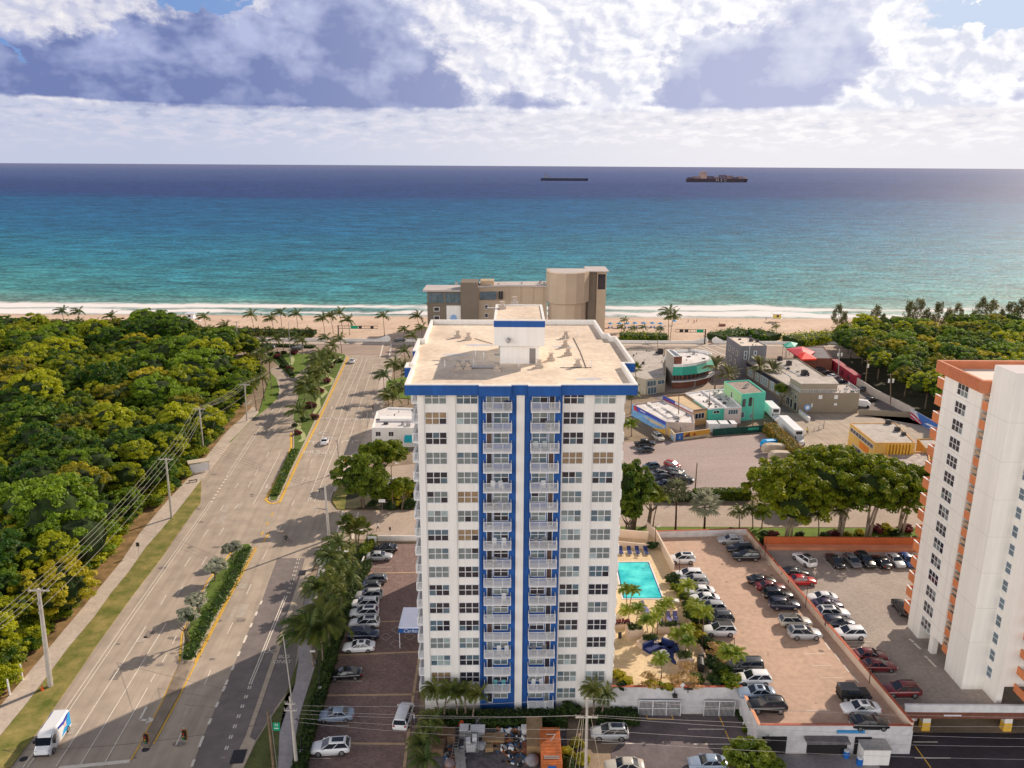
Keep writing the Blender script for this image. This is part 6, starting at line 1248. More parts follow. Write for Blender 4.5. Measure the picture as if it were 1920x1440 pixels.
mural(fw_,a_+n_,b_+n_,2.8,6,0,[((.06,.16,.50),[(.35,0),(1,0),(1,1),(.2,1)]),((.60,.62,.72),[(0,.0),(.4,0),(.3,.5),(.2,1),(0,1)]),((.55,.03,.06),[(0,.1),(.3,.0),(.42,.0),(.1,.3),(0,.35)]),((.55,.03,.06),[(0,.5),(.15,.4),(.4,.12),(.45,.2),(.15,.6),(0,.7)]),((.7,.7,.75),[(.5,.3),(.6,.5),(.9,.6),(.7,.35)]),((.7,.7,.75),[(.6,.1),(.8,.2),(.9,.1)])])
mb=MB(); a_,b_=Vector(gp(1610,778)),Vector(gp(1706,783)); d=b_-a_; m_=(a_+b_)/2; mb.obox(m_.x,m_.y,0,1.7,d.length,.25,math.atan2(d.y,d.x)); o=mb.build('yard_wall',M_greyw); tag(o,'low taupe wall between yard and rear car park','wall')
rs=random.Random(3); mb=MB()
for o_ in [o for o in COL.objects if o.name.split('.')[0] in ('long_building','low_cafe','mural_building','teal_building','pale_building','terraced_building','white_building','slate_building','brick_restaurant')]:
    rf=[c for c in o_.children if c.name.split('.')[0]=='roof'][0]; P_=[v.co for v in rf.data.vertices]; z_=P_[0].z; poly_=[(v.x,v.y) for v in P_]; cx_=[v[0] for v in poly_]; cy_=[v[1] for v in poly_]; mb=MB(); n_=0
    for k in range(60):
        q=(rs.uniform(min(cx_),max(cx_)),rs.uniform(min(cy_),max(cy_)))
        if inside(q,poly_) and dpoly(q,poly_)>.8:
            n_+=1; a_=rs.uniform(.12,.4)
            if n_%3: mb.tube((*q,z_),(*q,z_+rs.uniform(.3,.9)),a_*.5,a_*.5,6,n_%2)
            else: mb.obox(*q,z_,z_+rs.uniform(.25,.7),a_*3,a_*2,.1,n_%2)
        if n_>11: break
    mb.build('roof_vents',[M_metal,M_dmetal],o_)['kind']='stuff'
# yellow building
t,P=bx('yellow_building','yellow two storey building with grey roof behind the street trees',[(1594,793),(1641,830),(1717,830),(1680,793)],6.5,M_yelw,M_greyroof,.2,mp=M_tanw)
A,B=gp(1594,793,6.5),gp(1641,830,6.5); wins(t,A,B,[(.05,.95,4.6,5.6,8,1),(.2,.95,.6,1.9,7,1)],glass=M_glassd,fw=.1); mb=MB(); Lw=(Vector(B)-Vector(A)).length; wbox(mb,A,B,Lw*.45,Lw*.8,2.5,4.0,0,.08); mb.build('orange_sign',mat('orange_sign',(.80,.22,.02),.7,.1),t)
A,B=gp(1641,830,6.5),gp(1717,830,6.5); Lw=(Vector(B)-Vector(A)).length; mb=MB()
for k in range(8): wbox(mb,A,B,Lw*(.30+.08*k),Lw*(.33+.08*k),1.0,6.2,0,.5)
mb.build('yellow_fins',M_yellow,t); roofunits(t,[(*gp(1665,795,6.3),1.8),(*gp(1682,808,6.3),1.8),(*gp(1694,816,6.3),1.4)],6.3,m=M_dmetal)
t,P=bx('orange_building','low building with stained white roof beside the yellow building',[(1650,846),(1742,846),(1745,875),(1700,875)],4.0,M_tanw,mat('peeling_roof',(.45,.38,.34),.9,.4,.8),.4,mp=M_tanw)
t,P=bx('ochre_annex','ochre annex behind the yellow building near the orange tower',[(1720,822),(1765,822),(1765,840),(1735,840)],5,mat('ochre_wall',(.50,.30,.10),.9,.1),M_greyroof,.3)
# ---------------------------------------------------------------- vehicles
def sect(x,w,zb,zt,k=.12,crown=.03):
    return [(x,-w*.86,zb),(x,-w,zb+.16),(x,-w*1.0,zb+(zt-zb)*.55),(x,-w*.955,zt-.04),(x,-w*.80,zt+crown*.6),(x,0,zt+crown),(x,w*.80,zt+crown*.6),(x,w*.955,zt-.04),(x,w*1.0,zb+(zt-zb)*.55),(x,w,zb+.16),(x,w*.86,zb)]
SPEC={'hatch':dict(L=4.3,w=.89,ax=1.28,h=1.52,r=.34,body=[(-2.12,.74,.45,.92),(-2.06,.84,.3,1.02),(-1.6,.88,.25,1.02),(0,.89,.22,.98),(1.0,.89,.22,.96),(1.5,.86,.24,.86),(1.95,.78,.3,.74),(2.12,.64,.4,.62)],g=(-2.02,-1.55,.30,1.12),gb=.97), # half width, wheelbase half, sections(x,w,zb,zt), greenhouse (x0,x1,x2,x3 base/top), height, wheel r
 'sedan':dict(L=4.8,w=.92,ax=1.42,h=1.43,r=.33,body=[(-2.38,.70,.42,.80),(-2.30,.82,.28,.96),(-1.9,.90,.22,1.02),(-1.2,.92,.2,.98),(0,.92,.2,.94),(1.0,.92,.2,.95),(1.6,.90,.2,.88),(2.1,.86,.22,.78),(2.36,.74,.30,.66),(2.42,.6,.4,.58)],g=(-1.75,-.95,.25,1.05),gb=.95),
 'suv':dict(L=4.8,w=.96,ax=1.42,h=1.70,r=.39,body=[(-2.38,.80,.5,1.02),(-2.32,.90,.34,1.10),(-1.8,.95,.28,1.12),(0,.96,.26,1.08),(1.0,.96,.26,1.08),(1.6,.94,.26,1.02),(2.1,.90,.3,.92),(2.36,.80,.36,.80),(2.42,.7,.46,.7)],g=(-2.30,-1.85,.12,1.12),gb=1.07),
 'van':dict(L=5.1,w=.99,ax=1.5,h=1.80,r=.36,body=[(-2.52,.86,.4,1.0),(-2.48,.95,.3,1.05),(0,.99,.26,1.05),(1.3,.98,.26,1.05),(1.9,.95,.26,.98),(2.4,.86,.34,.82),(2.52,.74,.44,.7)],g=(-2.48,-2.36,.75,1.6),gb=1.03),
}
def car_meshes(kind):
    S=SPEC[kind]; mb=MB(); mb.loft([sect(*b) for b in S['body']])
    x0,x1,x2,x3=S['g']; gb=S['gb']; h=S['h']; w=S['w']
    # roof skin, pillars
    tw=w*.76; bw=w*.93; rb=MB()
    mb.loft([[(x1-.06,-tw*.9,h-.07),(x1-.06,-tw*.7,h-.02),(x1-.06,tw*.7,h-.02),(x1-.06,tw*.9,h-.07)],[(x1+.15,-tw,h-.06),(x1+.15,-tw*.8,h+.02),(x1+.15,tw*.8,h+.02),(x1+.15,tw,h-.06)],[(x2-.15,-tw,h-.06),(x2-.15,-tw*.8,h+.02),(x2-.15,tw*.8,h+.02),(x2-.15,tw,h-.06)],[(x2+.04,-tw*.9,h-.09),(x2+.04,-tw*.7,h-.04),(x2+.04,tw*.7,h-.04),(x2+.04,tw*.9,h-.09)]])
    for s in (-1,1):
        for (a,b,ww) in ((x0,x1,.07),(x3,x2,.05),((x0*.35+x3*.65)*.9-.25,(x1+x2)/2-.1,.045)): 
            mb.tube((a,s*bw*.985,gb-.02),(b,s*tw*1.0,h-.06),ww,ww*.8,5)
        mb.box(x3-.30,x3-.12,s*(w+.02),s*(w+.17),gb,gb+.12) if s>0 else mb.box(x3-.30,x3-.12,-(w+.17),-(w+.02),gb,gb+.12)
        mb.box(-S['ax']+.45,S['ax']-.45,s*w*.98-.03,s*w*.98+.03,.22,.32)
    body=mb.mesh('body',paint('white',(.82,.82,.84)),True)
    g=MB(); g.loft([[(x0,-bw*.9,gb-.02),(x0,bw*.9,gb-.02),(x0+.0,bw*.9,gb+.02),(x0,-bw*.9,gb+.02)],[(x1,-tw*.97,gb-.02),(x1,tw*.97,gb-.02),(x1,tw*.93,h-.06),(x1,-tw*.93,h-.06)],[(x2,-tw*.97,gb-.02),(x2,tw*.97,gb-.02),(x2,tw*.93,h-.06),(x2,-tw*.93,h-.06)],[(x3,-bw*.86,gb-.04),(x3,bw*.86,gb-.04),(x3,bw*.86,gb),(x3,-bw*.86,gb)]])
    # side glass following tumblehome
    for s in (-1,1):
        q=[(x0+.12,s*bw*.97,gb),(x3-.1,s*bw*.97,gb),(x2,s*tw*.995,h-.08),(x1,s*tw*.995,h-.08)]; g.poly(q if s<0 else q[::-1])
    glass=g.mesh('window',M_carglass,False)
    wl=MB(); r=S['r']; wl.tube((0,-.11,0),(0,.11,0),r,r,14); tyre=wl.mesh('wheel',M_rubber)
    rm=MB(); rm.tube((0,.11,0),(0,.125,0),r*.66,r*.6,12); rm.tube((0,-.125,0),(0,-.11,0),r*.6,r*.66,12); rim=rm.mesh('rim',M_rim)
    hl=MB(); bl=S['body'][-2]; hl.box(bl[0]-.22,bl[0]-.0,-.13,.13,bl[3]-.13,bl[3]-.0); hlm=hl.mesh('headlight',M_headl)
    tl=MB(); b0=S['body'][1]; tl.box(b0[0]-.05,b0[0]+.12,-.14,.14,b0[3]-.26,b0[3]-.04); tlm=tl.mesh('tail_light',M_taill)
    sr=MB(); sr.box(x1+.25,x2-.3,-tw*.55,tw*.55,h+.005,h+.03); srm=sr.mesh('sunroof',M_carglass)
    rk=MB()
    for s in (-1,1): rk.box(x1+.2,x2-.1,s*tw*.86-.025,s*tw*.86+.025,h+.02,h+.07)
    rkm=rk.mesh('roof_rail',M_dmetal)
    pl=MB(); pl.box(S['body'][0][0]-.02,S['body'][0][0]+.02,-.26,.26,.5,.64); plm=pl.mesh('number_plate',M_white2)
    return body,glass,tyre,rim,hlm,tlm,srm,rkm,plm
CM={k:car_meshes(k) for k in SPEC}
PAINT={'white':(.82,.82,.84),'silver':(.42,.43,.45),'grey':(.12,.12,.13),'darkgrey':(.05,.055,.06),'black':(.008,.008,.010),'navy':(.008,.015,.05),'blue':(.02,.06,.22),'bluesilver':(.26,.33,.44),'red':(.45,.008,.012),'darkred':(.16,.012,.016),'slate':(.07,.11,.15),'champagne':(.52,.48,.42),'purple':(.03,.012,.06)}
def car(kind,col,lab,px,py,head=0,z=0,opt='',group=None,s=1.0,rear=None,world=None,cat='car',name='parked_car'):
    S=SPEC[kind]
    if rear: 
        a=Vector(gp(*rear,z+.7)); b=Vector(gp(px,py,z+.7)); c=(a+b)/2; x,y=c; d=b-a; ang=math.atan2(d.y,d.x)
    else: x,y=gp(px,py,z+S['h']*.55); ang=R(head)
    if world: x,y=world
    t=thing(name,lab,cat,(x,y,z+.01),ang,group,s)
    body,glass,tyre,rim,hl,tl,sr,rk,pl=CM[kind]
    o=link('body',body,t); o.material_slots[0].link='OBJECT'; o.material_slots[0].material=paint(col,PAINT[col],.3 if col!='silver' else .35)
    link('window',glass,t)
    for a in (-1,1):
        for b in (-1,1):
            wq=link('wheel',tyre,t); wq.location=(a*S['ax'],b*(S['w']-.06),S['r']); link('rim',rim,wq)
    for b in (-1,1):
        q=link('headlight',hl,t); q.location=(0,b*S['w']*.68,0); q=link('tail_light',tl,t); q.location=(0,b*S['w']*.74,0)
    link('number_plate',pl,t)
    if 's' in opt: link('sunroof',sr,t)
    if 'r' in opt: link('roof_rail',rk,t)
    if 'b' in opt:
        rf=MB(); x0,x1,x2,x3=S['g']; rf.box(x1,x2-.05,-S['w']*.6,S['w']*.6,S['h']+.015,S['h']+.03); rf.build('black_roof',M_black,t)
    return t
ZF=.1; gL='cars parked on the forecourt'
for a in [('sedan','black','black car parked at the top end of the forecourt wall',722,1026,180,'s'),('sedan','silver','silver sedan at the top of the forecourt, facing right',711,1041,3,''),
 ('hatch','grey','grey hatchback first in the tight row on the forecourt',703,1084,182,''),('hatch','darkgrey','dark grey car second in the tight forecourt row',690,1097,183,''),('suv','silver','silver estate car third in the tight forecourt row',691,1113,183,'r'),('suv','white','white suv fourth in the forecourt row without sunroof',683,1129,183,'r'),('suv','white','white suv with square sunroof in the middle of the forecourt row',682,1146,183,'s'),('suv','white','white suv with large glass roof panels above the dark car',683,1165,183,'sr'),('suv','navy','very dark blue suv between two white cars on the forecourt',682,1186,3,'s'),
 ('sedan','white','white sedan at the lower end of the forecourt row',673,1210,184,'s'),('sedan','black','black sedan standing alone on the forecourt',648,1261,185,''),('sedan','bluesilver','silver blue sedan near the forecourt hedge',629,1338,185,''),('suv','white','large white suv with long dark sunroof at the bottom of the forecourt',620,1397,185,'s')]:
    car(a[0],a[1],a[2],a[3],a[4],a[5],ZF,a[6],gL,1.0)
car('van','white','white minivan parked nose up beside the tower',757,1337,85,ZF,'',gL)
g2='cars parked on the pink deck'
for a in [('sedan','silver','silver grey sedan topmost in the far corner of the pink deck',1370,1010,180,''),('suv','black','black suv in the middle of the far corner trio',1388,1026,180,''),('suv','black','black suv nearest of the far corner trio',1399,1040,180,'b'),
 ('suv','white','white suv with sunroof alone at the upper left of the pink deck',1278,1045,180,'s'),('suv','white','white suv first of the row below the lamp post on the pink deck',1291,1075,180,''),('suv','silver','silver suv partly behind a palm on the pink deck',1301,1087,180,''),('sedan','white','white sedan behind the leaning palm on the pink deck',1312,1106,180,''),('sedan','white','white sedan with black rear glass on the pink deck',1321,1120,180,''),('hatch','silver','silver car half hidden by palms on the pink deck',1335,1136,180,''),('suv','darkgrey','dark grey pickup shaped car half hidden on the pink deck',1346,1156,180,''),('suv','white','white suv with black roof at the end of the left deck row',1349,1178,180,'b'),
 ('sedan','black','black sedan topmost in the group of four by the divider wall',1428,1086,0,''),('sedan','darkred','dark red sedan in the group of four by the divider wall',1445,1098,0,''),('suv','black','black suv with roof rails in the group of four by the divider',1459,1112,0,'sr'),('suv','navy','navy suv nearest in the group of four by the divider',1471,1130,0,'r'),
 ('suv','champagne','pale suv with black roof by the divider wall',1491,1162,0,'b'),('suv','silver','silver white suv with twin sunroof below the black roofed one',1509,1184,0,'sr'),
 ('van','darkgrey','dark grey minivan behind the small palms on the pink deck',1395,1245,180,'r'),('suv','white','big white suv at the near left of the pink deck',1412,1269,180,''),('sedan','bluesilver','silver blue sedan with sunroof at the near left of the pink deck',1419,1296,180,'s'),('suv','black','black suv with roof rails at the near left of the pink deck',1439,1319,180,'r'),
 ('sedan','white','white coupe beside the black off roader',1614,1325,180,'s'),('sedan','black','black sedan nearest the corner of the pink deck',1630,1352,0,'')]:
    car(a[0],a[1],a[2],a[3],a[4],a[5],ZD+.03,a[6],g2,1.0)
g3='cars parked on the grey deck'
for kind,col,lab,rr,ff,o in [('suv','white','white suv parked diagonally at the top left of the grey deck',(1521,1057),(1496,1040),'b'),('sedan','black','black sedan first of the shaded row under the orange wall',(1556,1041),(1578,1062),''),('hatch','grey','grey car second of the shaded row under the orange wall',(1588,1041),(1610,1062),''),('suv','black','black suv third of the shaded row under the orange wall',(1611,1040),(1634,1061),''),('sedan','black','black car fourth of the shaded row with red tail lights',(1663,1061),(1641,1043),''),('sedan','silver','silver sedan fifth of the shaded row under the orange wall',(1667,1038),(1691,1061),''),('hatch','blue','blue car last of the shaded row beside the balconies',(1692,1041),(1712,1060),'')]:
    car(kind,col,lab,ff[0],ff[1],0,ZD+.01,o,g3,1.0,rear=rr)
for a in [('sedan','black','low black sports car beside the divider wall',1490,1071,0,''),('sedan','red','bright red sports car beside the divider wall',1503,1086,0,''),('sedan','white','white sedan topmost of five along the grey deck side of the divider',1541,1118,180,''),('sedan','purple','purple black sports car among five beside the divider',1552,1131,0,''),('suv','white','white suv with twin sunroof among five beside the divider',1563,1146,0,'sr'),('suv','navy','navy suv among five beside the divider',1574,1164,0,'r'),('suv','white','white suv nearest of five beside the divider',1592,1184,180,''),
  ('sedan','darkred','dark red sedan with grey hood in the tower shadow',1631,1226,0,''),('sedan','darkred','dark red coupe in the tower shadow below the similar sedan',1647,1245,0,''),('suv','darkred','large dark red suv in the tower shadow',1690,1290,180,'r'),('suv','black','dark car mostly behind the lowest terracotta balcony',1693,1136,90,'')]:
    car(a[0],a[1],a[2],a[3],a[4],a[5],ZD+.01,a[6],g3,1.0)
car('suv','white','white car in the shade below the grey deck front',1708,1352,180,.05,'',None,world=(50.6,90.5))
g4='cars on the dirt lot'
for kind,col,lab,rr,ff,o in [('suv','champagne','pale beige suv at the grassy corner of the dirt lot',(1225,813),(1244,826),'s'),('hatch','slate','slate blue car left of the red one on the dirt lot',(1235,872),(1206,874),''),('hatch','red','red car on the dirt lot',(1245,866),(1277,874),''),('sedan','black','black car directly below the red car, topmost of three',(1252,876),(1280,884),''),('sedan','black','black car below the red car, middle of three',(1257,884),(1286,891),''),('sedan','black','black car nearest the wooden pole on the dirt lot',(1267,893),(1300,899),''),('sedan','grey','grey car left of the black cars on the dirt lot',(1249,884),(1217,889),''),('hatch','black','black car in the left stack on the dirt lot',(1258,893),(1222,898),''),('sedan','navy','navy car half hidden by the fan palm crown',(1260,904),(1230,907),''),('sedan','darkgrey','dark sedan in front of the black pickup on the dirt lot',(1225,841),(1194,843),'')]:
    car(kind,col,lab,ff[0],ff[1],0,.08,o,g4,.97,rear=rr)
# moving cars
car('sedan','white','white car with dark windows driving away up the avenue',612,820,0,.06,'',None,1,rear=(606,832),name='car')
car('sedan','white','white car waiting at the top of the avenue near the beach',664,671,0,.06,'',None,1,rear=(657,681),name='car')
car('suv','navy','dark blue car on the beach road by the triangular island',497,650,0,.06,'',None,1,rear=(513,651),name='car')
car('suv','grey','grey car on the beach road right of the dark blue one',547,652,0,.06,'',None,1,rear=(567,652),name='car')
car('sedan','silver','silver car on the beach road at the edge of the wood',427,647,0,.06,'',None,1,rear=(440,647),name='car')
car('sedan','black','black car on the beach road beside the hotel',742,637,0,.06,'',None,1,rear=(757,637),name='car')
car('suv','silver','silver suv on the shaded drive right of the utility pole',1143,1370,180,.07,'s',None)
car('sedan','champagne','silver beige sedan at the bottom edge of the drive',1171,1434,180,.07,'',None)
car('sedan','bluesilver','grey blue car under the tree at the bottom edge',1328,1428,180,.07,'',None)
car('sedan','silver','silver car behind the corner trees beside the signs',735,900,70,.22,'',None,.95)
for i,(px,py,c) in enumerate([(1537,690,'darkgrey'),(1551,697,'black'),(1562,704,'white'),(1577,714,'navy'),(1591,722,'black'),(1622,728,'darkgrey'),(1634,748,'black')]):
    car('sedan',c,['dark grey','black','white','navy','black','dark grey','black'][i]+' car behind the long building, %s from the left'%ORD[i],px,py,20,.08,'','cars behind the long building',.95)
# off road car
t=thing('off_road_car','black open off road car with pale roof at the near end of the pink deck','car',(*gp(1600,1297,ZD+1),ZD+.02),0,g2)
mb=MB(); mb.box(-1.9,.55,-.85,.85,.55,1.15); mb.loft([sect(.5,.82,.55,1.15),sect(1.5,.72,.55,1.1),sect(2.0,.62,.6,1.0)]); mb.box(-2.0,2.15,-.75,.75,.42,.56); mb.box(-1.9,-1.1,-.8,.8,1.15,1.8)
for s in (-1,1): mb.box(-1.9,-.7,s*.93-.16,s*.93+.16,.82,.92); mb.box(.9,2.05,s*.93-.16,s*.93+.16,.82,.92)
mb.build('body',M_black,t); mb=MB(); mb.box(-1.95,.35,-.8,.8,1.75,1.86); mb.build('roof',mat('grey_softtop',(.10,.10,.11),.8,.1),t); mb=MB(); mb.poly([(.6,-.78,1.15),(.6,.78,1.15),(.35,.72,1.76),(.35,-.72,1.76)]); mb.box(-1.0,.4,-.86,-.80,1.2,1.7); mb.box(-1.0,.4,.80,.86,1.2,1.7); mb.build('window',M_carglass,t)
tm=MB(); tm.tube((0,-.14,0),(0,.14,0),.43,.43,14); tm=tm.mesh('wheel',M_rubber); rm=MB(); rm.tube((0,-.16,0),(0,.16,0),.24,.24,10); rm=rm.mesh('rim',mat('pale_rim',(.6,.6,.62),.4,0))
for a in (-1.35,1.45):
    for b in (-1,1): q=link('wheel',tm,t); q.location=(a,b*.86,.43); link('rim',rm,q)
# pickup
t=thing('pickup_truck','black pickup truck at the left edge of the dirt lot','pickup truck',(*gp(1209,831,.9),.08),R(5),g4)
mb=MB(); mb.loft([sect(-2.7,.9,.5,1.05),sect(-2.6,.97,.4,1.1),sect(1.2,.98,.35,1.1),sect(2.3,.93,.4,1.05),sect(2.65,.8,.5,.95)]); mb.loft([[(-.9,-.7,1.8),(-.9,.7,1.8),(-.9,.7,1.86),(-.9,-.7,1.86)],[(.8,-.7,1.8),(.8,.7,1.8),(.8,.7,1.86),(.8,-.7,1.86)]]); mb.build('body',paint('black',(.008,.008,.01)),t,True)
mb=MB(); mb.box(-2.55,-1.05,-.75,.75,1.1,1.16); mb.build('cargo_bed',M_black,t); mb=MB(); mb.loft([[(-1.1,-.85,1.05),(-1.1,.85,1.05),(-1.0,.7,1.8),(-1.0,-.7,1.8)],[(1.4,-.85,1.05),(1.4,.85,1.05),(.8,.7,1.8),(.8,-.7,1.8)]]); mb.build('window',M_carglass,t)
for a in (-1.7,1.75):
    for b in (-1,1): q=link('wheel',CM['suv'][2],t); q.location=(a,b*.92,.38); link('rim',CM['suv'][3],q)
# box trucks
def truck(lab,rear,front,L=9.5,group='white box trucks'):
    a=Vector(gp(*rear,0)); b=Vector(gp(*front,0)); d=b-a; ang=math.atan2(d.y,d.x); c=(a+b)/2; L=d.length
    t=thing('box_truck',lab,'truck',(c.x,c.y,.08),ang,group); x0=-L/2; x1=L/2
    mb=MB(); mb.box(x0,x1-2.3,-1.2,1.2,1.0,3.7); mb.build('cargo_box',M_white2,t); mb=MB(); mb.box(x0,x1-.3,-.5,.5,.55,1.0); mb.build('chassis',M_dmetal,t)
    mb=MB(); mb.loft([[(x1-2.2,-1.0,.7),(x1-2.2,1.0,.7),(x1-2.2,.9,2.5),(x1-2.2,-.9,2.5)],[(x1-1.3,-1.0,.7),(x1-1.3,1.0,.7),(x1-1.5,.85,2.5),(x1-1.5,-.85,2.5)]]); mb.loft([[(x1-1.4,-.95,.6),(x1-1.4,.95,.6),(x1-1.4,.9,1.65),(x1-1.4,-.9,1.65)],[(x1,-.8,.6),(x1,.8,.6),(x1,.7,1.35),(x1,-.7,1.35)]]); mb.build('cab',M_white2,t)
    mb=MB(); mb.poly([(x1-1.27,-.85,1.65),(x1-1.27,.85,1.65),(x1-1.47,.78,2.4),(x1-1.47,-.78,2.4)]); mb.box(x1-2.1,x1-1.5,-1.02,-.97,1.6,2.3); mb.box(x1-2.1,x1-1.5,.97,1.02,1.6,2.3); mb.build('window',M_carglass,t)
    mb=MB(); mb.box(x1-2.28,x1-2.24,-.8,.8,2.6,3.4); mb.build('vent_panel',M_dmetal,t)
    for a_ in (x0+1.8,x1-.9):
        for s in (-1,1): q=link('wheel',tm,t); q.location=(a_,s*1.0,.46); link('rim',rm,q)
truck('white box truck parked beside the long hedge, lower of the two',(1466,803),(1502,838))
truck('white box truck behind the mint house, upper of the two',(1438,774),(1458,794))
# covered trailers
for lab,rr,ff,c in (('beige covered trailer nearest the trees on the dirt lot',(1478,864),(1441,866),(.55,.45,.34)),('beige covered trailer between blue one and nearest one',(1472,850),(1428,851),(.55,.47,.37))):
    a=Vector(gp(*rr,0)); b=Vector(gp(*ff,0)); d=b-a; cc=(a+b)/2; L=d.length; t=thing('covered_trailer',lab,'trailer',(cc.x,cc.y,.08),math.atan2(d.y,d.x),'covered trailers on the dirt lot')
    mb=MB(); mb.loft([[(x_,-w_,.7),(x_,-w_,zt-.3),(x_,-w_*.8,zt),(x_,w_*.8,zt),(x_,w_,zt-.3),(x_,w_,.7)] for x_,w_,zt in ((-L/2,1.1,2.3),(L*.1,1.2,2.6),(L*.35,1.15,2.5),(L*.48,.9,2.1),(L/2,.5,1.6))]); mb.build('cover',mat('beige_cover',c,.8,.1,1),t)
    for s in (-1,1): q=link('wheel',tm,t); q.location=(-.6,s*.95,.4)
a=Vector(gp(1458,836)); b=Vector(gp(1425,843)); d=b-a; t=thing('boat_trailer','bright blue tarpaulin covered boat on the dirt lot','boat',(*((a+b)/2),.08),math.atan2(d.y,d.x)); L=d.length
mb=MB(); mb.loft([[(x_,-w_,.9),(x_,-w_*.8,zt-.2),(x_,0,zt),(x_,w_*.8,zt-.2),(x_,w_,.9)] for x_,w_,zt in ((-L/2,.9,1.7),(-L/4,1.2,2.1),(L/4,1.1,2.4),(L*.42,.6,2.1),(L/2,.2,1.7))]); mb.build('tarpaulin',mat('bright_blue_tarp',(.0,.35,.80),.45,.2,1),t); mb=MB(); mb.loft([[(x_,-w_,.95),(x_,0,.4),(x_,w_,.95)] for x_,w_ in ((-L/2,.85),(L/4,1.0),(L/2,.2))]); mb.build('hull',mat('red_hull',(.35,.02,.03),.4,.1),t)
for s in (-1,1): q=link('wheel',CM['suv'][2],t); q.location=(-.8,s*.9,.38)
# ---- white cargo van with blue graphics
a=Vector(gp(118,1350,1.0)); b=Vector(gp(76,1412,1.0)); d=b-a; cc=(a+b)/2; t=thing('cargo_van','white high roof cargo van with blue and cyan side graphics','van',(cc.x,cc.y,.06),math.atan2(d.y,d.x))
def vs(x,w,zb,zt,r=.22): return [(x,-w,zb),(x,-w*1.0,(zb+zt)/2),(x,-w*.94,zt-r),(x,-w*.78,zt),(x,w*.78,zt),(x,w*.94,zt-r),(x,w*1.0,(zb+zt)/2),(x,w,zb)]
mb=MB(); mb.loft([vs(-3.0,.95,.35,2.45),vs(-2.9,1.02,.3,2.55),vs(1.1,1.02,.3,2.55),vs(1.5,1.0,.3,2.4),vs(2.35,.96,.3,1.35,.1),vs(2.75,.92,.32,1.15,.1),vs(2.98,.80,.4,.9,.1)]); mb.build('body',paint('white',(.82,.82,.84)),t)
mb=MB(); mb.poly([(1.56,-.86,2.3),(2.36,-.88,1.42),(2.36,.88,1.42),(1.56,.86,2.3)][::-1]); mb.poly([(1.56,-.86,2.3),(2.36,-.88,1.42),(2.36,.88,1.42),(1.56,.86,2.3)]); mb.box(1.0,1.9,-1.035,-.99,1.4,2.05); mb.box(1.0,1.9,.99,1.035,1.4,2.05); mb.build('window',M_carglass,t)
def side(y,pts,c,nm,dz):
    mb=MB(); mb.poly([(u,y+dz,v) for u,v in pts]); mb.poly([(u,-y-dz,v) for u,v in pts]); mb.build(nm,mat('van_'+nm,c,.4,.05),t)
side(1.03,[(-2.85,.5),(-.2,.5),(-.9,1.1),(-1.7,1.5),(-2.3,2.3),(-2.85,2.35)],(.02,.35,.75),'graphic_cyan',0); side(1.03,[(-2.9,2.4),(-2.3,2.3),(-1.5,1.7),(.3,2.1),(.2,2.4),(-1.2,2.2),(-2.2,2.45)],(.02,.05,.50),'graphic_blue',.004); side(1.03,[(-1.7,1.2),(-1.2,1.2),(-1.1,1.8),(-1.6,1.9)],(.85,.55,.5),'graphic_pink',.008)
mb=MB(); mb.box(2.9,3.02,-.9,.9,.35,.62); mb.build('bumper',M_dmetal,t)
for s in (-1,1):
    mb=MB(); mb.box(2.6,2.9,s*.72-.16,s*.72+.16,.88,1.08); mb.build('headlight',M_headl,t); mb=MB(); mb.box(1.75,1.95,s*1.2-.12,s*1.2+.12,1.4,1.75); mb.build('mirror',M_black,t)
    for a_ in (-1.9,2.0): q=link('wheel',CM['suv'][2],t); q.location=(a_,s*.95,.38); link('rim',CM['suv'][3],q)
t=thing('parked_van','white van behind the taupe terraced building','van',(*gp(1617,758,.8),.08),R(-20)); mb=MB(); mb.loft([vs(-2.4,.9,.35,2.0),vs(-2.3,.97,.3,2.1),vs(1.2,.97,.3,2.1),vs(2.2,.9,.3,1.2,.1)]); mb.build('body',M_white2,t); mb=MB(); mb.box(-2.42,-2.36,-.6,-.1,1.3,1.8); mb.box(-2.42,-2.36,.1,.6,1.3,1.8); mb.build('window',M_carglass,t)
for s in (-1,1):
    for a_ in (-1.5,1.5): q=link('wheel',CM['suv'][2],t); q.location=(a_,s*.9,.38)
# ---------------------------------------------------------------- people
def bodymat(name,shirt,pants,skin,zs,zp):
    m=bpy.data.materials.new(name); nt,N,L=nodes(m); b=N['Principled BSDF']; b.inputs['Roughness'].default_value=.8
    tc_=N.new('ShaderNodeTexCoord'); s=N.new('ShaderNodeSeparateXYZ'); L.new(tc_.outputs['Object'],s.inputs[0]); cr=N.new('ShaderNodeValToRGB'); cr.color_ramp.interpolation='CONSTANT'; e=cr.color_ramp.elements
    mr=N.new('ShaderNodeMath'); mr.operation='DIVIDE'; mr.inputs[1].default_value=2.0; L.new(s.outputs[2],mr.inputs[0]); L.new(mr.outputs[0],cr.inputs[0])
    e[0].color=(.05,.04,.04,1); e[0].position=0; e[1].color=(*skin,1); e[1].position=.04; q=e.new(.24 if zp<.3 else .2); q.color=(*pants,1); q=e.new(zs/2); q.color=(*shirt,1); q=e.new(.735); q.color=(*skin,1); L.new(cr.outputs[0],b.inputs['Base Color']); return m
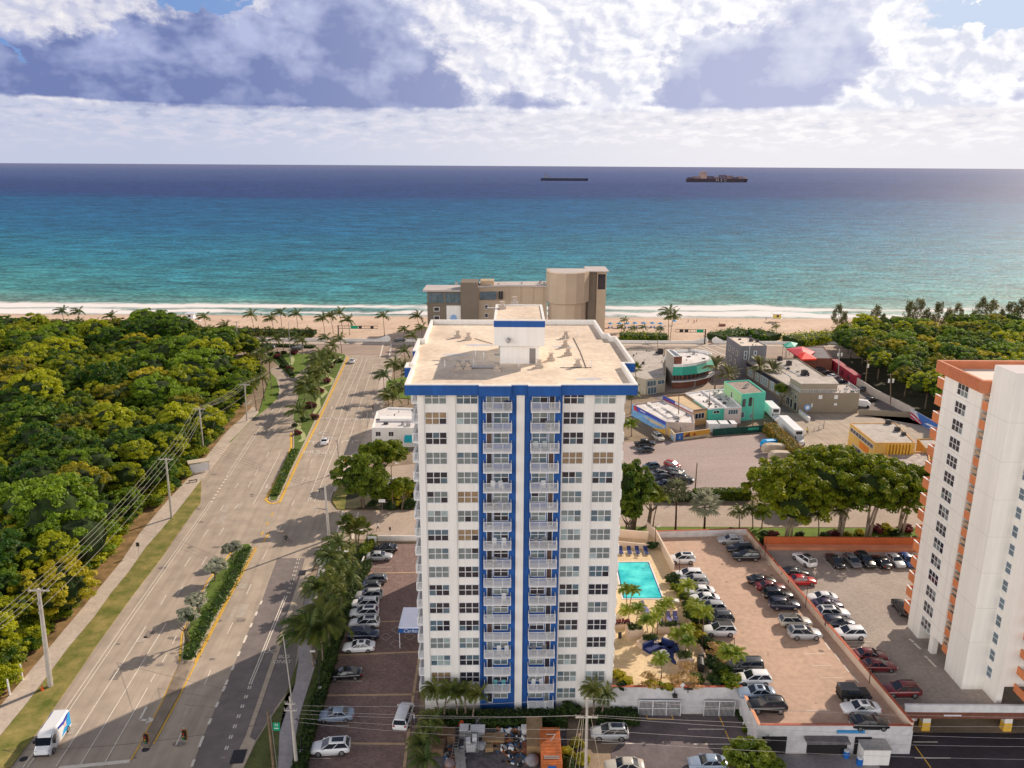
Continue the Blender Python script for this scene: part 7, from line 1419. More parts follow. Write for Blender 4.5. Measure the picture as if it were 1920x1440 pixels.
def person(lab,loc,ang,pose,shirt,pants,skin=(.45,.26,.17),hair=(.04,.02,.01),s=1.0,zs=.95):
    J=dict(walk=dict(hip=.93,chest=(.03,1.38),head=(.06,1.66),la=[(.0,.22,1.40),(-.12,.27,1.12),(.05,.27,.90)],ra=[(.0,-.22,1.40),(.15,-.27,1.13),(.35,-.25,.98)],ll=[(.0,.1,.9),(.22,.11,.50),(.30,.11,.06),(.46,.11,.03)],rl=[(.0,-.1,.9),(-.05,-.11,.48),(-.35,-.11,.12),(-.22,-.11,.03)]),
      ride=dict(hip=.98,chest=(.30,1.38),head=(.45,1.62),la=[(.28,.20,1.38),(.48,.24,1.16),(.66,.22,1.08)],ra=[(.28,-.20,1.38),(.48,-.24,1.16),(.66,-.22,1.08)],ll=[(.0,.1,.96),(.40,.12,.78),(.22,.12,.42),(.36,.12,.38)],rl=[(.0,-.1,.96),(.34,-.12,.62),(.12,-.12,.20),(.28,-.12,.16)]),
      stand=dict(hip=.93,chest=(.0,1.38),head=(.02,1.66),la=[(.0,.22,1.40),(-.02,.27,1.12),(.08,.26,.88)],ra=[(.0,-.22,1.40),(.12,-.28,1.15),(.36,-.22,1.2)],ll=[(.0,.1,.9),(.02,.12,.50),(.0,.13,.06),(.16,.13,.03)],rl=[(.0,-.1,.9),(.02,-.12,.50),(.0,-.13,.06),(.16,-.13,.03)]),
      sit=dict(hip=.5,chest=(-.08,.98),head=(-.02,1.26),la=[(-.08,.22,1.0),(.05,.28,.74),(.28,.22,.66)],ra=[(-.08,-.22,1.0),(.05,-.28,.74),(.28,-.22,.66)],ll=[(.05,.1,.48),(.45,.13,.52),(.45,.13,.08),(.6,.13,.05)],rl=[(.05,-.1,.48),(.45,-.13,.52),(.48,-.13,.08),(.62,-.13,.05)]))[pose]
    V=[];E=[];Rr=[]
    def add(p,r,par=None):
        V.append(p); Rr.append(r)
        if par is not None: E.append((par,len(V)-1))
        return len(V)-1
    hx=0; h=add((hx,0,J['hip']),.15); w_=add(((J['chest'][0])*.5,0,(J['hip']+J['chest'][1])/2),.13,h); c=add((J['chest'][0],0,J['chest'][1]-.04),.155,w_); nk=add((J['chest'][0]*.7+J['head'][0]*.3,0,J['chest'][1]+.12),.055,c); hd=add((J['head'][0],0,J['head'][1]),.10,nk); add((J['head'][0]+.01,0,J['head'][1]+.11),.085,hd)
    for key in ('la','ra'):
        a=J[key]; i=add(a[0],.065,c); i=add(a[1],.045,i); i=add(a[2],.035,i); e=Vector(a[2])-Vector(a[1]); e.normalize(); add(tuple(Vector(a[2])+e*.09),.03,i)
    for key in ('ll','rl'):
        a=J[key]; i=add(a[0],.10,h); i=add(a[1],.07,i); i=add(a[2],.045,i); add(a[3],.04,i)
    me=bpy.data.meshes.new('body'); me.from_pydata(V,E,[]); 
    import bmesh
    bm=bmesh.new(); bm.from_mesh(me); ly=bm.verts.layers.skin.verify()
    for i,v in enumerate(bm.verts): v[ly].radius=(Rr[i],Rr[i]); v[ly].use_root=(i==0)
    bm.to_mesh(me); bm.free()
    t=thing('person',lab,'person',loc,ang,None,s); o=link('body',me,t); o.modifiers.new('skin','SKIN'); sb=o.modifiers.new('sub','SUBSURF'); sb.levels=1; sb.render_levels=1
    me.materials.append(bodymat('clothes_'+lab[:10],shirt,pants,skin,zs if pose!='sit' else .55,.3))
    mb=MB(); mb.ball((J['head'][0]-.02,0,J['head'][1]+.10),.115,0,8,6,sz=.9); mb.build('hair',mat('hair_'+lab[:8],hair,.8,0),t,True)
    mb=MB(); mb.ball((J['head'][0]+.10,0,J['head'][1]+.03),.022,0,6,4); mb.ball((J['head'][0]+.085,.035,J['head'][1]+.06),.013,0,6,4); mb.ball((J['head'][0]+.085,-.035,J['head'][1]+.06),.013,0,6,4); mb.build('face',mat('face_tone',(.3,.15,.1),.7,0),t)
    return t
def bicycle(lab,loc,ang,col,s=1.0):
    t=thing('bicycle',lab,'bicycle',loc,ang,None,s)
    for x_ in (-.5,.52):
        mb=MB(); k=14; P=[(x_+.34*math.cos(2*math.pi*i/k),0,.34+.34*math.sin(2*math.pi*i/k)) for i in range(k+1)]; mb.path(P,.022,5); mb.build('wheel',M_rubber,t)
    mb=MB(); 
    for a,b in (((-.5,0,.34),(-.05,0,.32)),((-.05,0,.32),(-.18,0,.88)),((-.18,0,.82),(.38,0,.86)),((.38,0,.86),(-.05,0,.32)),((.38,0,1.0),(.52,0,.34)),((-.5,0,.34),(-.18,0,.8))): mb.tube(a,b,.02,.02,5)
    mb.build('frame',mat('bike_'+lab[:5],col,.4,0),t); mb=MB(); mb.box(-.3,-.05,-.07,.07,.9,.95); mb.build('saddle',M_black,t); mb=MB(); mb.tube((.42,-.25,1.05),(.42,.25,1.05),.018,.018,5); mb.build('handlebar',M_black,t)
x,y=gp(539,1018); bicycle('dark bicycle crossing the avenue below the planted median',(x,y,.09),R(165),(.03,.03,.03),1.1); person('cyclist in black clothes riding across the avenue',(x,y,.07),R(165),'ride',(.02,.02,.02),(.02,.02,.03),s=1.08)
x,y=gp(709,996); person('person in a white shirt jogging on the side street',(x,y,.09),R(185),'walk',(.75,.75,.75),(.03,.03,.05),s=1.1)
x,y=gp(701,1000); 
x,y=gp(674,846); bicycle('small bicycle near the kerb by the white building',(x,y,.1),R(60),(.03,.03,.04)); person('rider in black near the kerb by the white building',(x,y,.08),R(60),'ride',(.02,.02,.02),(.02,.02,.03))
x,y=gp(777,1358); person('man in a white shirt leaning at the minivan door',(x,y,.1),R(190),'stand',(.75,.75,.78),(.10,.15,.30))
x,y=gp(1514,815); bicycle('bicycle in the delivery yard beside the lower box truck',(x,y,.1),R(100),(.2,.2,.1)); person('person in yellow shirt on a bicycle in the delivery yard',(x,y,.08),R(100),'ride',(.75,.65,.05),(.03,.03,.05),s=1.1)
x,y=gp(1279,1297,ZD); person('person in white with a cap seated at the terrace table',(x,y,ZD+.02),R(100),'sit',(.8,.78,.78),(.5,.5,.5),hair=(.8,.8,.8),s=1.1)
for i,(px,py,c) in enumerate([(1301,608,(.5,.1,.1)),(1306,606,(.7,.6,.5)),(1290,607,(.1,.2,.5)),(490,595,(.05,.05,.06)),(1348,612,(.6,.6,.6)),(699,771,(.02,.02,.02)),(1436,603,(.2,.2,.2))]):
    x,y=gp(px,py); person(['person in red on the sand right of the hotel','person in beige on the sand right of the hotel','person in blue on the sand right of the hotel','person in dark clothes on the sand left of the hotel','person in light clothes near the small crate on the sand','person in black walking above the white building','person in grey near the lifeguard tower'][i],(x,y,.3 if py<640 else .15),1.0+i,'walk',c,(.05,.05,.08))
mat('insulator',(.35,.33,.33),.4,0); mat('cable_grey',(.34,.31,.26),.6,0); mat('cable_pale',(.42,.38,.38),.6,0); mat('cable_dark',(.12,.10,.10),.6,0); mat('lamp_pale',(.6,.58,.55),.5,0); mat('sign_green',(.0,.30,.16),.5,.05)
# ---------------------------------------------------------------- poles, wires, signals
def pole(name,label,bpx,tpx,r0,r1,m,z=0,cat='utility pole',arms=(),group=None,extra=None,world=None,h=None):
    if world: x,y=world; cz=h; cx=x
    else: x,y=gp(*bpx,z); cx,cz=yp(*tpx,y)
    t=thing(name,label,cat,(x,y,z),0,group); H_=cz-z; mb=MB(); mb.tube((0,0,-.1),(cx-x,0,H_),r0,r1,8); mb.build('pole',m,t)
    for (zz,L_,ang) in arms:
        mb=MB(); c=Vector((math.cos(ang),math.sin(ang),0))*L_/2; f=zz/H_; mb.tube((f*(cx-x)-c.x,-c.y-.2,zz),(f*(cx-x)+c.x,c.y-.2,zz),.09,.09,5)
        for k in (-1,-.35,.35,1): mb.tube((f*(cx-x)+c.x*k*.95,c.y*k*.95-.2,zz+.08),(f*(cx-x)+c.x*k*.95,c.y*k*.95-.2,zz+.36),.07,.05,6,1)
        mb.build('crossarm',[M_metal,mat('insulator',(.35,.33,.33),.4,0)],t)
    return t,Vector((cx,y,cz)),Vector((x,y,z))
AR=math.atan2(1,0)
gU='concrete utility poles along the wood'
lp=[((95,1288),(72,1104),'nearest concrete utility pole on the verge beside the wood, thick and pale',.36,.22),((322,972),(311,859),'second concrete utility pole from the viewer beside the wood',.26,.16),((382,850),(374,765),'third concrete utility pole from the viewer, behind the bus shelter',.24,.15),((463,790),(459,720),'fourth and farthest concrete utility pole beside the wood',.22,.14)]
tops=[]
for i,(b,tp,lb,r0,r1) in enumerate(lp):
    t,c,bs=pole('utility_pole',lb,b,tp,r0,r1,M_poleconc,arms=((None or 0,0,0),)[:0],group=gU); H_=c.z
    mb=MB(); mb.box(-1.4,1.4,-.1,.1,H_-.35-0,H_-.2)
    for k in (-1.3,-.5,.5,1.3): mb.tube((k,0,H_-.2),(k,0,H_+.15),.08,.05,6,1)
    o=mb.build('crossarm',[M_poleconc,mat('insulator',0)],t); o.location=(c.x-bs.x,0,0); tops.append(c)
    for zq in (2.2,3.6): 
        mb=MB(); mb.box(-.12,.12,-r0*.9-.12,-r0*.9,H_-zq,H_-zq+.5); o=mb.build('equipment_box',M_metal,t); o.location=((c.x-bs.x)*.8,0,0)
def wire(name,lab,a,b,sag=.8,r=.03,group=None,m=None):
    a=Vector(a);b=Vector(b); mb=MB(); n=14; P=[]
    for i in range(n+1):
        t=i/n; p=a.lerp(b,t); p.z-=sag*4*t*(1-t); P.append(tuple(p))
    mb.path(P,r,4); o=mb.build(name,m or mat('cable_grey',(.34,.31,.26),.6,0)); return tag(o,lab,'cable',group)
near=Vector((tops[0].x-4,tops[0].y-34,tops[0].z+.2)); TT=[near]+tops+[tops[-1]+Vector((3,26,-.6))]
for s in range(len(TT)-1):
    for j,k in enumerate((-1.3,-.5,.5,1.3)):
        if s==len(TT)-2 and j>1: continue
        wire('power_line','power line strung along the concrete poles beside the wood',TT[s]+Vector((k,0,.1)),TT[s+1]+Vector((k,0,.1)),.9,.03,'power lines beside the wood')
    if 0<s<4: wire('power_line','power line strung along the concrete poles beside the wood',TT[s]+Vector((0,0,-2.8)),TT[s+1]+Vector((0,0,-2.8)),.9,.03,'power lines beside the wood')
def lamp(label,b,tp,arms,r=.1,m=M_metal,z=0,name='street_lamp',group=None,pr=.14):
    x,y=gp(*b,z); cx,cz=yp(*tp,y); t=thing(name,label,'street lamp',(x,y,z),0,group); mb=MB(); mb.tube((0,0,-.1),(cx-x,0,cz-z),pr,pr*.6,8); mb.build('pole',m,t)
    for (ax,ay) in arms:
        ex,ez=yp(ax,ay,y-1.2); mb=MB(); mb.path([(cx-x,0,cz-z-.6),((cx-x+ex-x)/2,-.5,ez-z-.05),(ex-x,-1.2,ez-z)],.05,5); mb.build('arm',m,t); mb=MB(); mb.box(ex-x-.45,ex-x+.2,-1.35,-1.05,ez-z-.05,ez-z+.1); mb.build('lamp_head',mat('lamp_pale',(.6,.58,.55),.5,0),t)
    return t
lamp('tall two armed street lamp beside the corner trees, right edge of the avenue',(637,887),(632,824),[(591,817),(601,812)])
lamp('tall street lamp pole at the upper right of the avenue by the white building',(689,800),(688,742),[],.05,pr=.08)
t,c,b=pole('utility_pole','tall leaning concrete pole with a street lamp arm at the side street corner',(617,1012),(609,909),.3,.17,M_poleconc); ex,ez=yp(594,953,b.y-1.5); mb=MB(); 
for o_ in (-.15,.15): mb.path([(c.x-b.x,o_,6.3),(ex-b.x,-1.5,ez)],.06,5)
mb.build('lamp_arm',M_metal,t); mb=MB(); mb.box(ex-b.x-.5,ex-b.x+.1,-1.65,-1.35,ez-.05,ez+.08); mb.build('lamp_head',mat('lamp_pale',0),t); mb=MB(); mb.box(-1.6,0,-.05,.05,c.z-.9,c.z-.8); mb.tube((-1.3,0,c.z-1.6),(-1.3,0,c.z-.8),.08,.08,5); mb.build('bracket',M_dmetal,t); cornerTop=c
lamp('pale lamp post on the triangular island by the beach road',(691,1) if 0 else (545,686),(541,603),[],.06); lamp('pale lamp post at the point of the triangular island',(569,682),(565,652),[],.06,pr=.09)
lamp('wooden post with white service globe between the corner bushes',(737,955),(733,872),[(745,869)],.08,M_wood,pr=.12)
gd='black lamp posts round the forecourt'
for i,(bx_,by_,tx,ty) in enumerate([(690,1032,688,993),(665,1098,659,1033),(600,1302,597,1220),(565,1422,561,1352)]):
    lamp(['farthest','second farthest','second nearest','nearest'][i]+' black lamp post on a white base along the forecourt wall',(bx_,by_),(tx,ty),[(tx-9,ty+1)],.05,M_dmetal,group=gd,pr=.06)
    x,y=gp(bx_,by_); mb=MB(); mb.obox(x,y,0,1.1,.45,.45,0); o=mb.build('lamp_plinth',M_white); tag(o,['farthest','second farthest','second nearest','nearest'][i]+' white plinth under a forecourt lamp post','plinth')
gd='dark lamp posts on the parking decks'
for i,(bx_,by_,tx,ty,z_) in enumerate([(1229,1018,1229,986,ZD),(1273,1084,1275,1045,ZD),(1318,1176,1318,1122,ZD),(1434,1042,1438,1008,ZD+1.1),(1510,1139,1515,1096,ZD+1.1),(1630,1280,1635,1226,ZD+1.1),(1377,1248,1377,1195,ZD),(1317,1218,1316,1170,ZD)]):
    lamp(['lamp post at the top corner of the pool wall','lamp post at the first white suv of the deck row','lamp post among the planting strip palms','lamp post at the far end of the divider wall','lamp post half way along the divider wall','lamp post near the off road car on the divider wall','lamp post near the dark minivan in the planting strip','slim lamp post at the yellow shrubs of the planting strip'][i],(bx_,by_),(tx,ty),[(tx+7,ty+1)] if i==0 else [],.05,mat('brown_metal',(.09,.04,.03),.5,0),z=z_,group=gd,pr=.07)
# poles near the shops
for i,(b,tp,m,r,tr) in enumerate([((1272,801),(1273,738),M_wood,.16,0),((1327,795),(1331,736),M_wood,.14,0),((1411,801),(1413,746),M_wood,.13,0),((1245,728),(1246,652),M_wood,.14,1),((1303,924),(1307,868),M_wood,.16,0),((1572,702),(1574,654),M_poleconc,.2,2),((1622,727),(1627,674),M_wood,.2,1),((1670,760),(1670,700),M_wood,.18,2),((445,642),(443,602),M_poleconc,.2,0),((86,622),(87,592),M_poleconc,.2,0),((1386,700),(1387,650),M_poleconc,.15,0),((1234,660),(1232,622),M_wood,.12,0),((733,672),(732,632),M_poleconc,.1,0),((1386,632),(1388,606),M_poleconc,.14,0),((1373,638),(1374,615),M_poleconc,.12,0)]):
    t,c,bs=pole('utility_pole',['dark wooden pole before the mural building','dark wooden pole before the teal shop','dark wooden pole before the mint house','wooden pole with transformer left of the brick restaurant','wooden pole between dirt lot and hedge','pole with transformers before the dark red metal building','leaning wooden pole before the right wood','pole with white transformers at the edge of the right wood','pole on the beach road at the end of the left wood','pole above the far left wood near the two tall palms','slim pole at the left of the slate building','slim pole on the beachfront right of the tower roof','slim pole at the avenue and beach road crossing','pole with transformer on the dune scrub mound','slim pole left of the dune scrub transformer pole'][i],b,tp,r,r*.7,m)
    for q in range(tr): mb=MB(); mb.tube((c.x-bs.x+(q-.5*(tr-1))*1.2+.3,-.3,c.z*.72),(c.x-bs.x+(q-.5*(tr-1))*1.2+.3,-.3,c.z*.72+1.1),.32,.32,8); mb.build('transformer',mat('transformer_grey',(.62,.61,.6),.6,.05),t)
    if i in (3,5,6,7,8,9,13): mb=MB(); mb.box(c.x-bs.x-1.1,c.x-bs.x+1.1,-.06,.06,c.z-.5,c.z-.38); mb.build('crossarm',M_wood,t)
# foreground poles
fp={}
def fpole(key,lab,Y,tp,r0,r1,m,arms):
    cx,cz=yp(*tp,Y); t=thing('utility_pole',lab,'utility pole',(cx+.15,Y,0)); mb=MB(); mb.tube((0,0,-.1),(-.15,0,cz),r0,r1,9); mb.build('pole',m,t)
    for (dz,L_) in arms:
        mb=MB(); mb.box(-.15-L_/2,-.15+L_/2,-.3,-.15,cz-dz-.07,cz-dz+.07)
        for k in (-1,-.6,.6,1): mb.tube((-.15+k*L_*.48,-.22,cz-dz+.07),(-.15+k*L_*.48,-.22,cz-dz+.35),.06,.05,6,1)
        mb.build('crossarm',[M_poleconc,mat('insulator',0)],t)
    fp[key]=Vector((cx,Y,cz)); return t
fpole('R','pale utility pole with crossarm at the bottom right of the building yard',79.7,(1101,1309),.2,.14,M_poleconc,((2.4,2.6),))
t=fpole('L','grey utility pole with two small crossarms on the right sidewalk',81,(544,1306),.24,.16,M_poleconc,((.8,1.2),(1.7,1.5)))
lamp('slim street lamp pole rising behind the sidewalk utility pole',(548,1318),(531,1191),[],.06,M_poleconc,pr=.1)
t=fpole('W','brown wooden pole carrying the green street sign',80,(502,1333),.18,.14,M_wood,())
mb=MB(); c=fp['W']; 
mb.box(.35,1.15,-.12,-.08,c.z-2.6,c.z-1.5); mb.build('street_sign',mat('sign_green',(.0,.30,.16),.5,.05),t)
text('N',(.75,-.14,c.z-1.8),.5,M_white2,'sign_lettering',(R(90),0,0),t); mb=MB(); mb.box(.5,1.0,-.14,-.125,c.z-2.3,c.z-2.2); mb.build('sign_stripe',M_white2,t)
mb=MB(); mb.tube((.42,0,0),(.12,0,c.z-.6),.05,.05,6); mb.build('conduit_pipe',M_metal,t)
RR=fp['R'];LL=fp['L'];WW=fp['W']
gw='overhead lines in front of the tower'
for k,(dz,dy) in enumerate(((0,0),(2.3,1.1),(2.3,-1.1),(4.2,0),(5.6,0))):
    a=LL+Vector((0,0,-1.2-.55*k)); b=RR+Vector((dy,0,-dz)); wire('power_line','overhead line crossing in front of the tower foot',a,b,.5,.016,gw,mat('cable_pale',(.42,.38,.38),.6,0))
    e=yp(1930,[1345,1362,1385,1400,1424][k],76); wire('power_line','overhead line running right from the near utility pole',b,(e[0],76,e[1]),.5,.016,'overhead lines right of the near pole',mat('cable_pale',0))
for k,(px,py) in enumerate(((240,1188),(240,1240),(240,1285),(240,1330))):
    X_,Z_=yp(px-240-20,py-20,125); wire('power_line','thin overhead line crossing the lower avenue',LL+Vector((0,0,-1.0-.7*k)),(X_,125,Z_),.9,.016,'thin overhead lines across the lower avenue',mat('cable_dark',(.12,.10,.10),.6,0))
for k,(px,py) in enumerate(((1063,1440),(1075,1445),(1083,1450),(1128,1450))):
    x,y=gp(px,py); wire('guy_wire','stay wire from the near utility pole to the ground',RR+Vector(((px-1101)*.02,-.2,-2.6)),(x,y-1,0),.1,.03,'stay wires of the near utility pole',mat('stay_yellow',(.55,.48,.35),.6,0))
# wires from the corner pole over the avenue
for k in range(3):
    X_,Z_=yp(395,916+4*k,tops[1].y+12); wire('power_line','thin line from the side street corner over the avenue',cornerTop+Vector((0,0,-.3-.5*k)),(X_,tops[1].y+12,tops[1].z-1-.6*k),.5,.018,'thin lines over the avenue',mat('cable_dark',0))
# signal span wire
A_=WW+Vector((0,0,-1.6)); ex,ez=yp(-30,1406,84); B_=Vector((ex,84,ez)); wire('span_wire','dark span wire carrying the traffic signals over the avenue',A_,B_,1.1,.03,None,mat('cable_dark',0))
for lab,px,py in (('traffic signal hanging over the median tip',272,1378),('traffic signal hanging right of the median tip',344,1371)):
    X_,Z_=yp(px,py,81.5 if px>300 else 82.3); t=thing('traffic_signal',lab,'traffic signal',(X_,81.5 if px>300 else 82.3,Z_),0,'traffic signals over the avenue'); mb=MB(); mb.box(-.2,.2,-.15,.15,-1.15,0); mb.tube((0,0,0),(0,0,.35),.03,.03,5); mb.build('housing',M_black,t)
    for i,c in enumerate(((.3,.02,.02),(.35,.2,.02),(.02,.2,.05))): mb=MB(); mb.tube((0,-.24,-.2-.37*i),(0,-.15,-.2-.37*i),.13,.13,8); mb.build('lens',mat('lens%d'%i,c,.3,0),t)
    mb=MB(); mb.box(-.34,.34,.151,.17,-1.3,.12); mb.build('backplate',mat('amber_plate',(.35,.14,.02),.6,0),t)
# gantries
def gantry(lab,b,x2,ytop,signs):
    x,y=gp(*b); X2,_=yp(x2,ytop,y); _,Zt=yp(b[0],ytop,y); t=thing('sign_gantry',lab,'sign gantry',(x,y,0)); mb=MB(); mb.tube((0,0,0),(0,0,Zt),.28,.25,8); mb.build('pole',mat('gantry_brown',(.06,.045,.03),.5,.05),t)
    mb=MB(); mb.tube((0,0,Zt-.2),(X2-x,0,Zt-.2),.1,.1,5); mb.tube((0,0,Zt-1.3),(X2-x,0,Zt-1.3),.1,.1,5)
    for k in range(7): u=(X2-x)*k/6; mb.tube((u,0,Zt-1.3),(u,0,Zt-.2),.06,.06,4)
    mb.build('mast_arm',mat('gantry_brown',0),t)
    for (f0,f1,c,nm) in signs: mb=MB(); u0,u1=sorted(((X2-x)*f0,(X2-x)*f1)); mb.box(u0,u1,-.25,-.15,Zt-1.4,Zt-.1); mb.build(nm,c,t)
sg=mat('sign_green',0)
gantry('brown mast arm with signals and green sign at the beach plaza',(1321,646),1267,617,[(.07,.30,sg,'street_sign'),(.58,.70,M_black,'traffic_signal'),(.75,.87,M_black,'traffic_signal')])
gantry('brown mast arm with signals across the top of the avenue',(635,632),708,610,[(.32,.5,sg,'street_sign'),(.52,.60,M_black,'traffic_signal'),(.82,.9,M_black,'traffic_signal')])
# bus shelter
x,y=gp(374,885); t=thing('bus_shelter','concrete bus shelter with bench on the left sidewalk','bus shelter',(x,y,.15),R(-62)+R(90)); mb=MB(); mb.box(-2.4,2.4,-1.2,1.2,2.5,2.7); mb.build('roof',mat('shelter_roof',(.60,.50,.38),.8,.1),t)
mb=MB(); mb.box(-2.1,2.1,-1.0,-.92,.3,2.3); mb.build('rear_panel',M_white2,t)
for a in (-2.1,2.1):
    for b in (-.95,.9): mb=MB(); mb.tube((a,b,0),(a,b,2.5),.07,.07,6); mb.build('post',M_metal,t)
mb=MB(); mb.box(-1.3,1.3,-.7,-.3,.42,.48); mb.box(-1.2,-1.1,-.65,-.35,0,.42); mb.box(1.1,1.2,-.65,-.35,0,.42); mb.build('bench',M_metal,t)
x,y=gp(362,905); t=thing('bicycle_rack','small bench like rack beside the bus shelter','rack',(x,y,.15),.5); mb=MB(); mb.box(-.9,.9,-.2,.2,.4,.5); mb.build('seat',M_dmetal,t)
for s in (-.8,.8): mb=MB(); mb.box(s-.05,s+.05,-.2,.2,0,.4); mb.build('leg',M_dmetal,t)
# small signs
def sign(lab,px,py,h,w_,hh,col,rz=0,diamond=False):
    x,y=gp(px,py); t=thing('road_sign',lab,'road sign',(x,y,.1),rz); mb=MB(); mb.tube((0,0,0),(0,0,h),.04,.04,5); mb.build('post',M_metal,t); mb=MB()
    if diamond: mb.prism([(0,-.0)],0,0) if 0 else mb.poly([(0,-.06,h-w_),(w_,-.06,h),(0,-.06,h+w_),(-w_,-.06,h)])
    else: mb.box(-w_/2,w_/2,-.07,-.04,h-hh,h)
    mb.build('panel',col,t); return t
sign('orange diamond work sign on the grass above the corner trees',650,882,2.4,.8,0,mat('sign_orange',(.85,.22,.03),.6,.05),0,True); sign('small grey sign on the left sidewalk verge',261,1042,2.6,.6,.8,M_dmetal); sign('small dark sign at the street end of the forecourt',732,1012,2.6,.35,.7,M_dmetal)
sign('white sign at the street corner under the leaning palms',602,1062,1.6,1.6,1.1,M_white2); sign('white entrance sign with frame at the top of the forecourt',698,1024,2.0,1.7,1.2,M_white2); sign('white sign board among the corner bushes',717,960,2.8,1.4,.7,M_white2)
for i,(px,py) in enumerate(((43,1276),(19,1305))): x,y=gp(px,py); mb=MB(); mb.tube((x,y,0),(x,y,2.6),.13,.11,8); o=mb.build('marker_post',M_white2); tag(o,['upper','lower'][i]+' white marker post at the edge of the wood','post','white marker posts')
mb=MB(); x,y=gp(80,1296); mb.tube((x,y,.15),(x,y,.9),.22,.05,8); o=mb.build('traffic_cone',mat('cone_orange',(.8,.12,.02),.6,0)); tag(o,'orange cone at the foot of the nearest concrete pole','traffic cone')
# ---------------------------------------------------------------- beach things
ub=mat('umbrella_blue',(.06,.30,.62),.7,.15,2)
for i,(px,py) in enumerate([(1129,618),(1144,617),(1161,617),(1175,617),(1190,616),(1206,616),(1223,616),(1238,617),(1264,612)]):
    x,y=gp(px,py); z_=.5; t=thing('beach_umbrella','blue beach umbrella on the sand, %s from the left'%ORD[i],'umbrella',(x,y,z_),i,'blue umbrellas in a row on the sand'); mb=MB(); mb.loft([[(1.35*math.cos(k*.785),1.35*math.sin(k*.785),1.9) for k in range(8)],[(.05*math.cos(k*.785),.05*math.sin(k*.785),2.6) for k in range(8)]]); mb.build('canopy',ub,t); mb=MB(); mb.tube((0,0,0),(0,0,2.3),.04,.04,5); mb.build('pole',M_white2,t)
    for s in (-1,1):
        if i==8: continue
        t2=thing('beach_lounger',['left','right'][s>0]+' lounger under the %s blue umbrella from the left'%ORD[i],'lounger',(x+s*.7,y-1.2,z_),0,'beach loungers on the sand'); mb=MB(); mb.box(-.3,.3,-1.0,.5,.25,.35); mb.build('seat',mat('lounger_blue',(.08,.18,.42),.7,.1),t2); mb=MB(); mb.box(-.3,.3,.5,1.1,.3,.7); mb.build('backrest',mat('lounger_blue',0),t2)
def lifeguard(lab,px,py,c1,c2):
    x,y=gp(px,py); t=thing('lifeguard_tower',lab,'lifeguard tower',(x,y,.4)); mb=MB(); mb.box(-1.5,1.5,-1.5,1.5,1.6,3.6); mb.build('cabin',c1,t); mb=MB(); mb.box(-2.2,2.2,-2.2,2.2,3.6,3.85); mb.build('roof',c2,t); mb=MB(); mb.box(-2.1,2.1,-2.1,2.1,1.45,1.6); mb.build('platform',M_white2,t)
    for a in (-1.8,1.8):
        for b in (-1.8,1.8): mb=MB(); mb.box(a-.1,a+.1,b-.1,b+.1,0,1.45); mb.build('leg',M_white2,t)
    mb=MB(); mb.box(-.7,.4,-1.54,-1.5,2.2,3.2); mb.build('window',M_glassd,t); mb=MB(); mb.poly([(2.1,-.5,1.5),(4.6,-.5,0),(4.6,.5,0),(2.1,.5,1.5)]); mb.build('ramp',M_white2,t)
lifeguard('white lifeguard tower on the sand beyond the left wood',359,604,M_white2,mat('pale_blue_roof',(.6,.65,.72),.6,.1)); lifeguard('lifeguard tower with yellow cabin behind a small palm at right',1456,604,mat('yellow_cabin',(.7,.55,.15),.7,.1),M_white2)
mb=MB(); x,y=gp(1354,614); mb.obox(x,y,.5,1.6,2.4,1.6,.2); o=mb.build('storage_crate',mat('brown_crate',(.22,.10,.07),.9,.2,2)); tag(o,'small brown storage box alone on the sand','box')
ws=thing('beach_wall','low white wave wall with scroll ends along the beach promenade','wall',(0,0,0)); yy=322.5
def wv(x0,x1,scroll):
    mb=MB(); mb.box(x0,x1,yy,yy+.5,0,1.1); s=1 if scroll>0 else -1; xe=x1 if scroll>0 else x0
    if scroll:
        for k in range(10): u=k/10; mb.box(min(xe-s*.55*k,xe-s*.55*(k+1)),max(xe-s*.55*k,xe-s*.55*(k+1)),yy-.002,yy+.502,1.1,1.1+1.7*(1-u)**2)
        mb.tube((xe,yy-.05,1.3),(xe,yy+.55,1.3),1.25,1.25,14)
    mb.build('wall_section',M_white,ws)
for a,b,s in ((-140,-76,0),(-72,-51,1),(-47,-33,1),(-33,-9,-1),(42,70,0),(48,68,1) if 0 else (70,79,1),(83,99,-1),(99,170,0)): wv(a,b,s)
# wooden stair on the sand
x,y=gp(1246,633); mb=MB(); M_=Matrix.Translation((x,y,.4))@Matrix.Rotation(R(28),4,'Y'); mb.box(-3.2,3.2,-.5,.5,0,.2,0,M_); o=mb.build('wooden_ramp',M_wood); tag(o,'dark wooden ramp on the sand by the low dune scrub','ramp')
# ---------------------------------------------------------------- ships
def ship(lab,px0,px1,py,dk,kind):
    Y_=gp(px0,py)[1]; x0=gp(px0,py)[0]; x1=yp(px1,py,Y_)[0]; L=x1-x0; t=thing('cargo_ship' if kind else 'tanker_ship',lab,'ship',(x0,Y_,-.55)); hull=[(0,-14),(L*.93,-14),(L,0),(L*.93,14),(0,14)]; h=16 if kind else 12
    mb=MB(); P=ccw(hull); n=len(P); b=len(mb.v); mb.v+=[(p[0]*(1 if p[0]<L*.8 else .985),p[1]*.85,0) for p in P]+[(p[0],p[1],h) for p in P]
    for i in range(n): j=(i+1)%n; mb.f.append((b+i,b+j,b+n+j,b+n+i)); mb.m.append(0)
    mb.f.append(tuple(b+n+i for i in range(n))); mb.m.append(0); mb.build('hull',mat('ship_hull_%d'%kind,dk,.7,.1,.02),t)
    return t,L,h
SH=mat('ship_superstructure',(.40,.27,.24),.8,.1,.05)
t,L,h=ship('long low tanker ship on the horizon, left of the container ship',1014,1103,338.5,(.035,.04,.075),0)
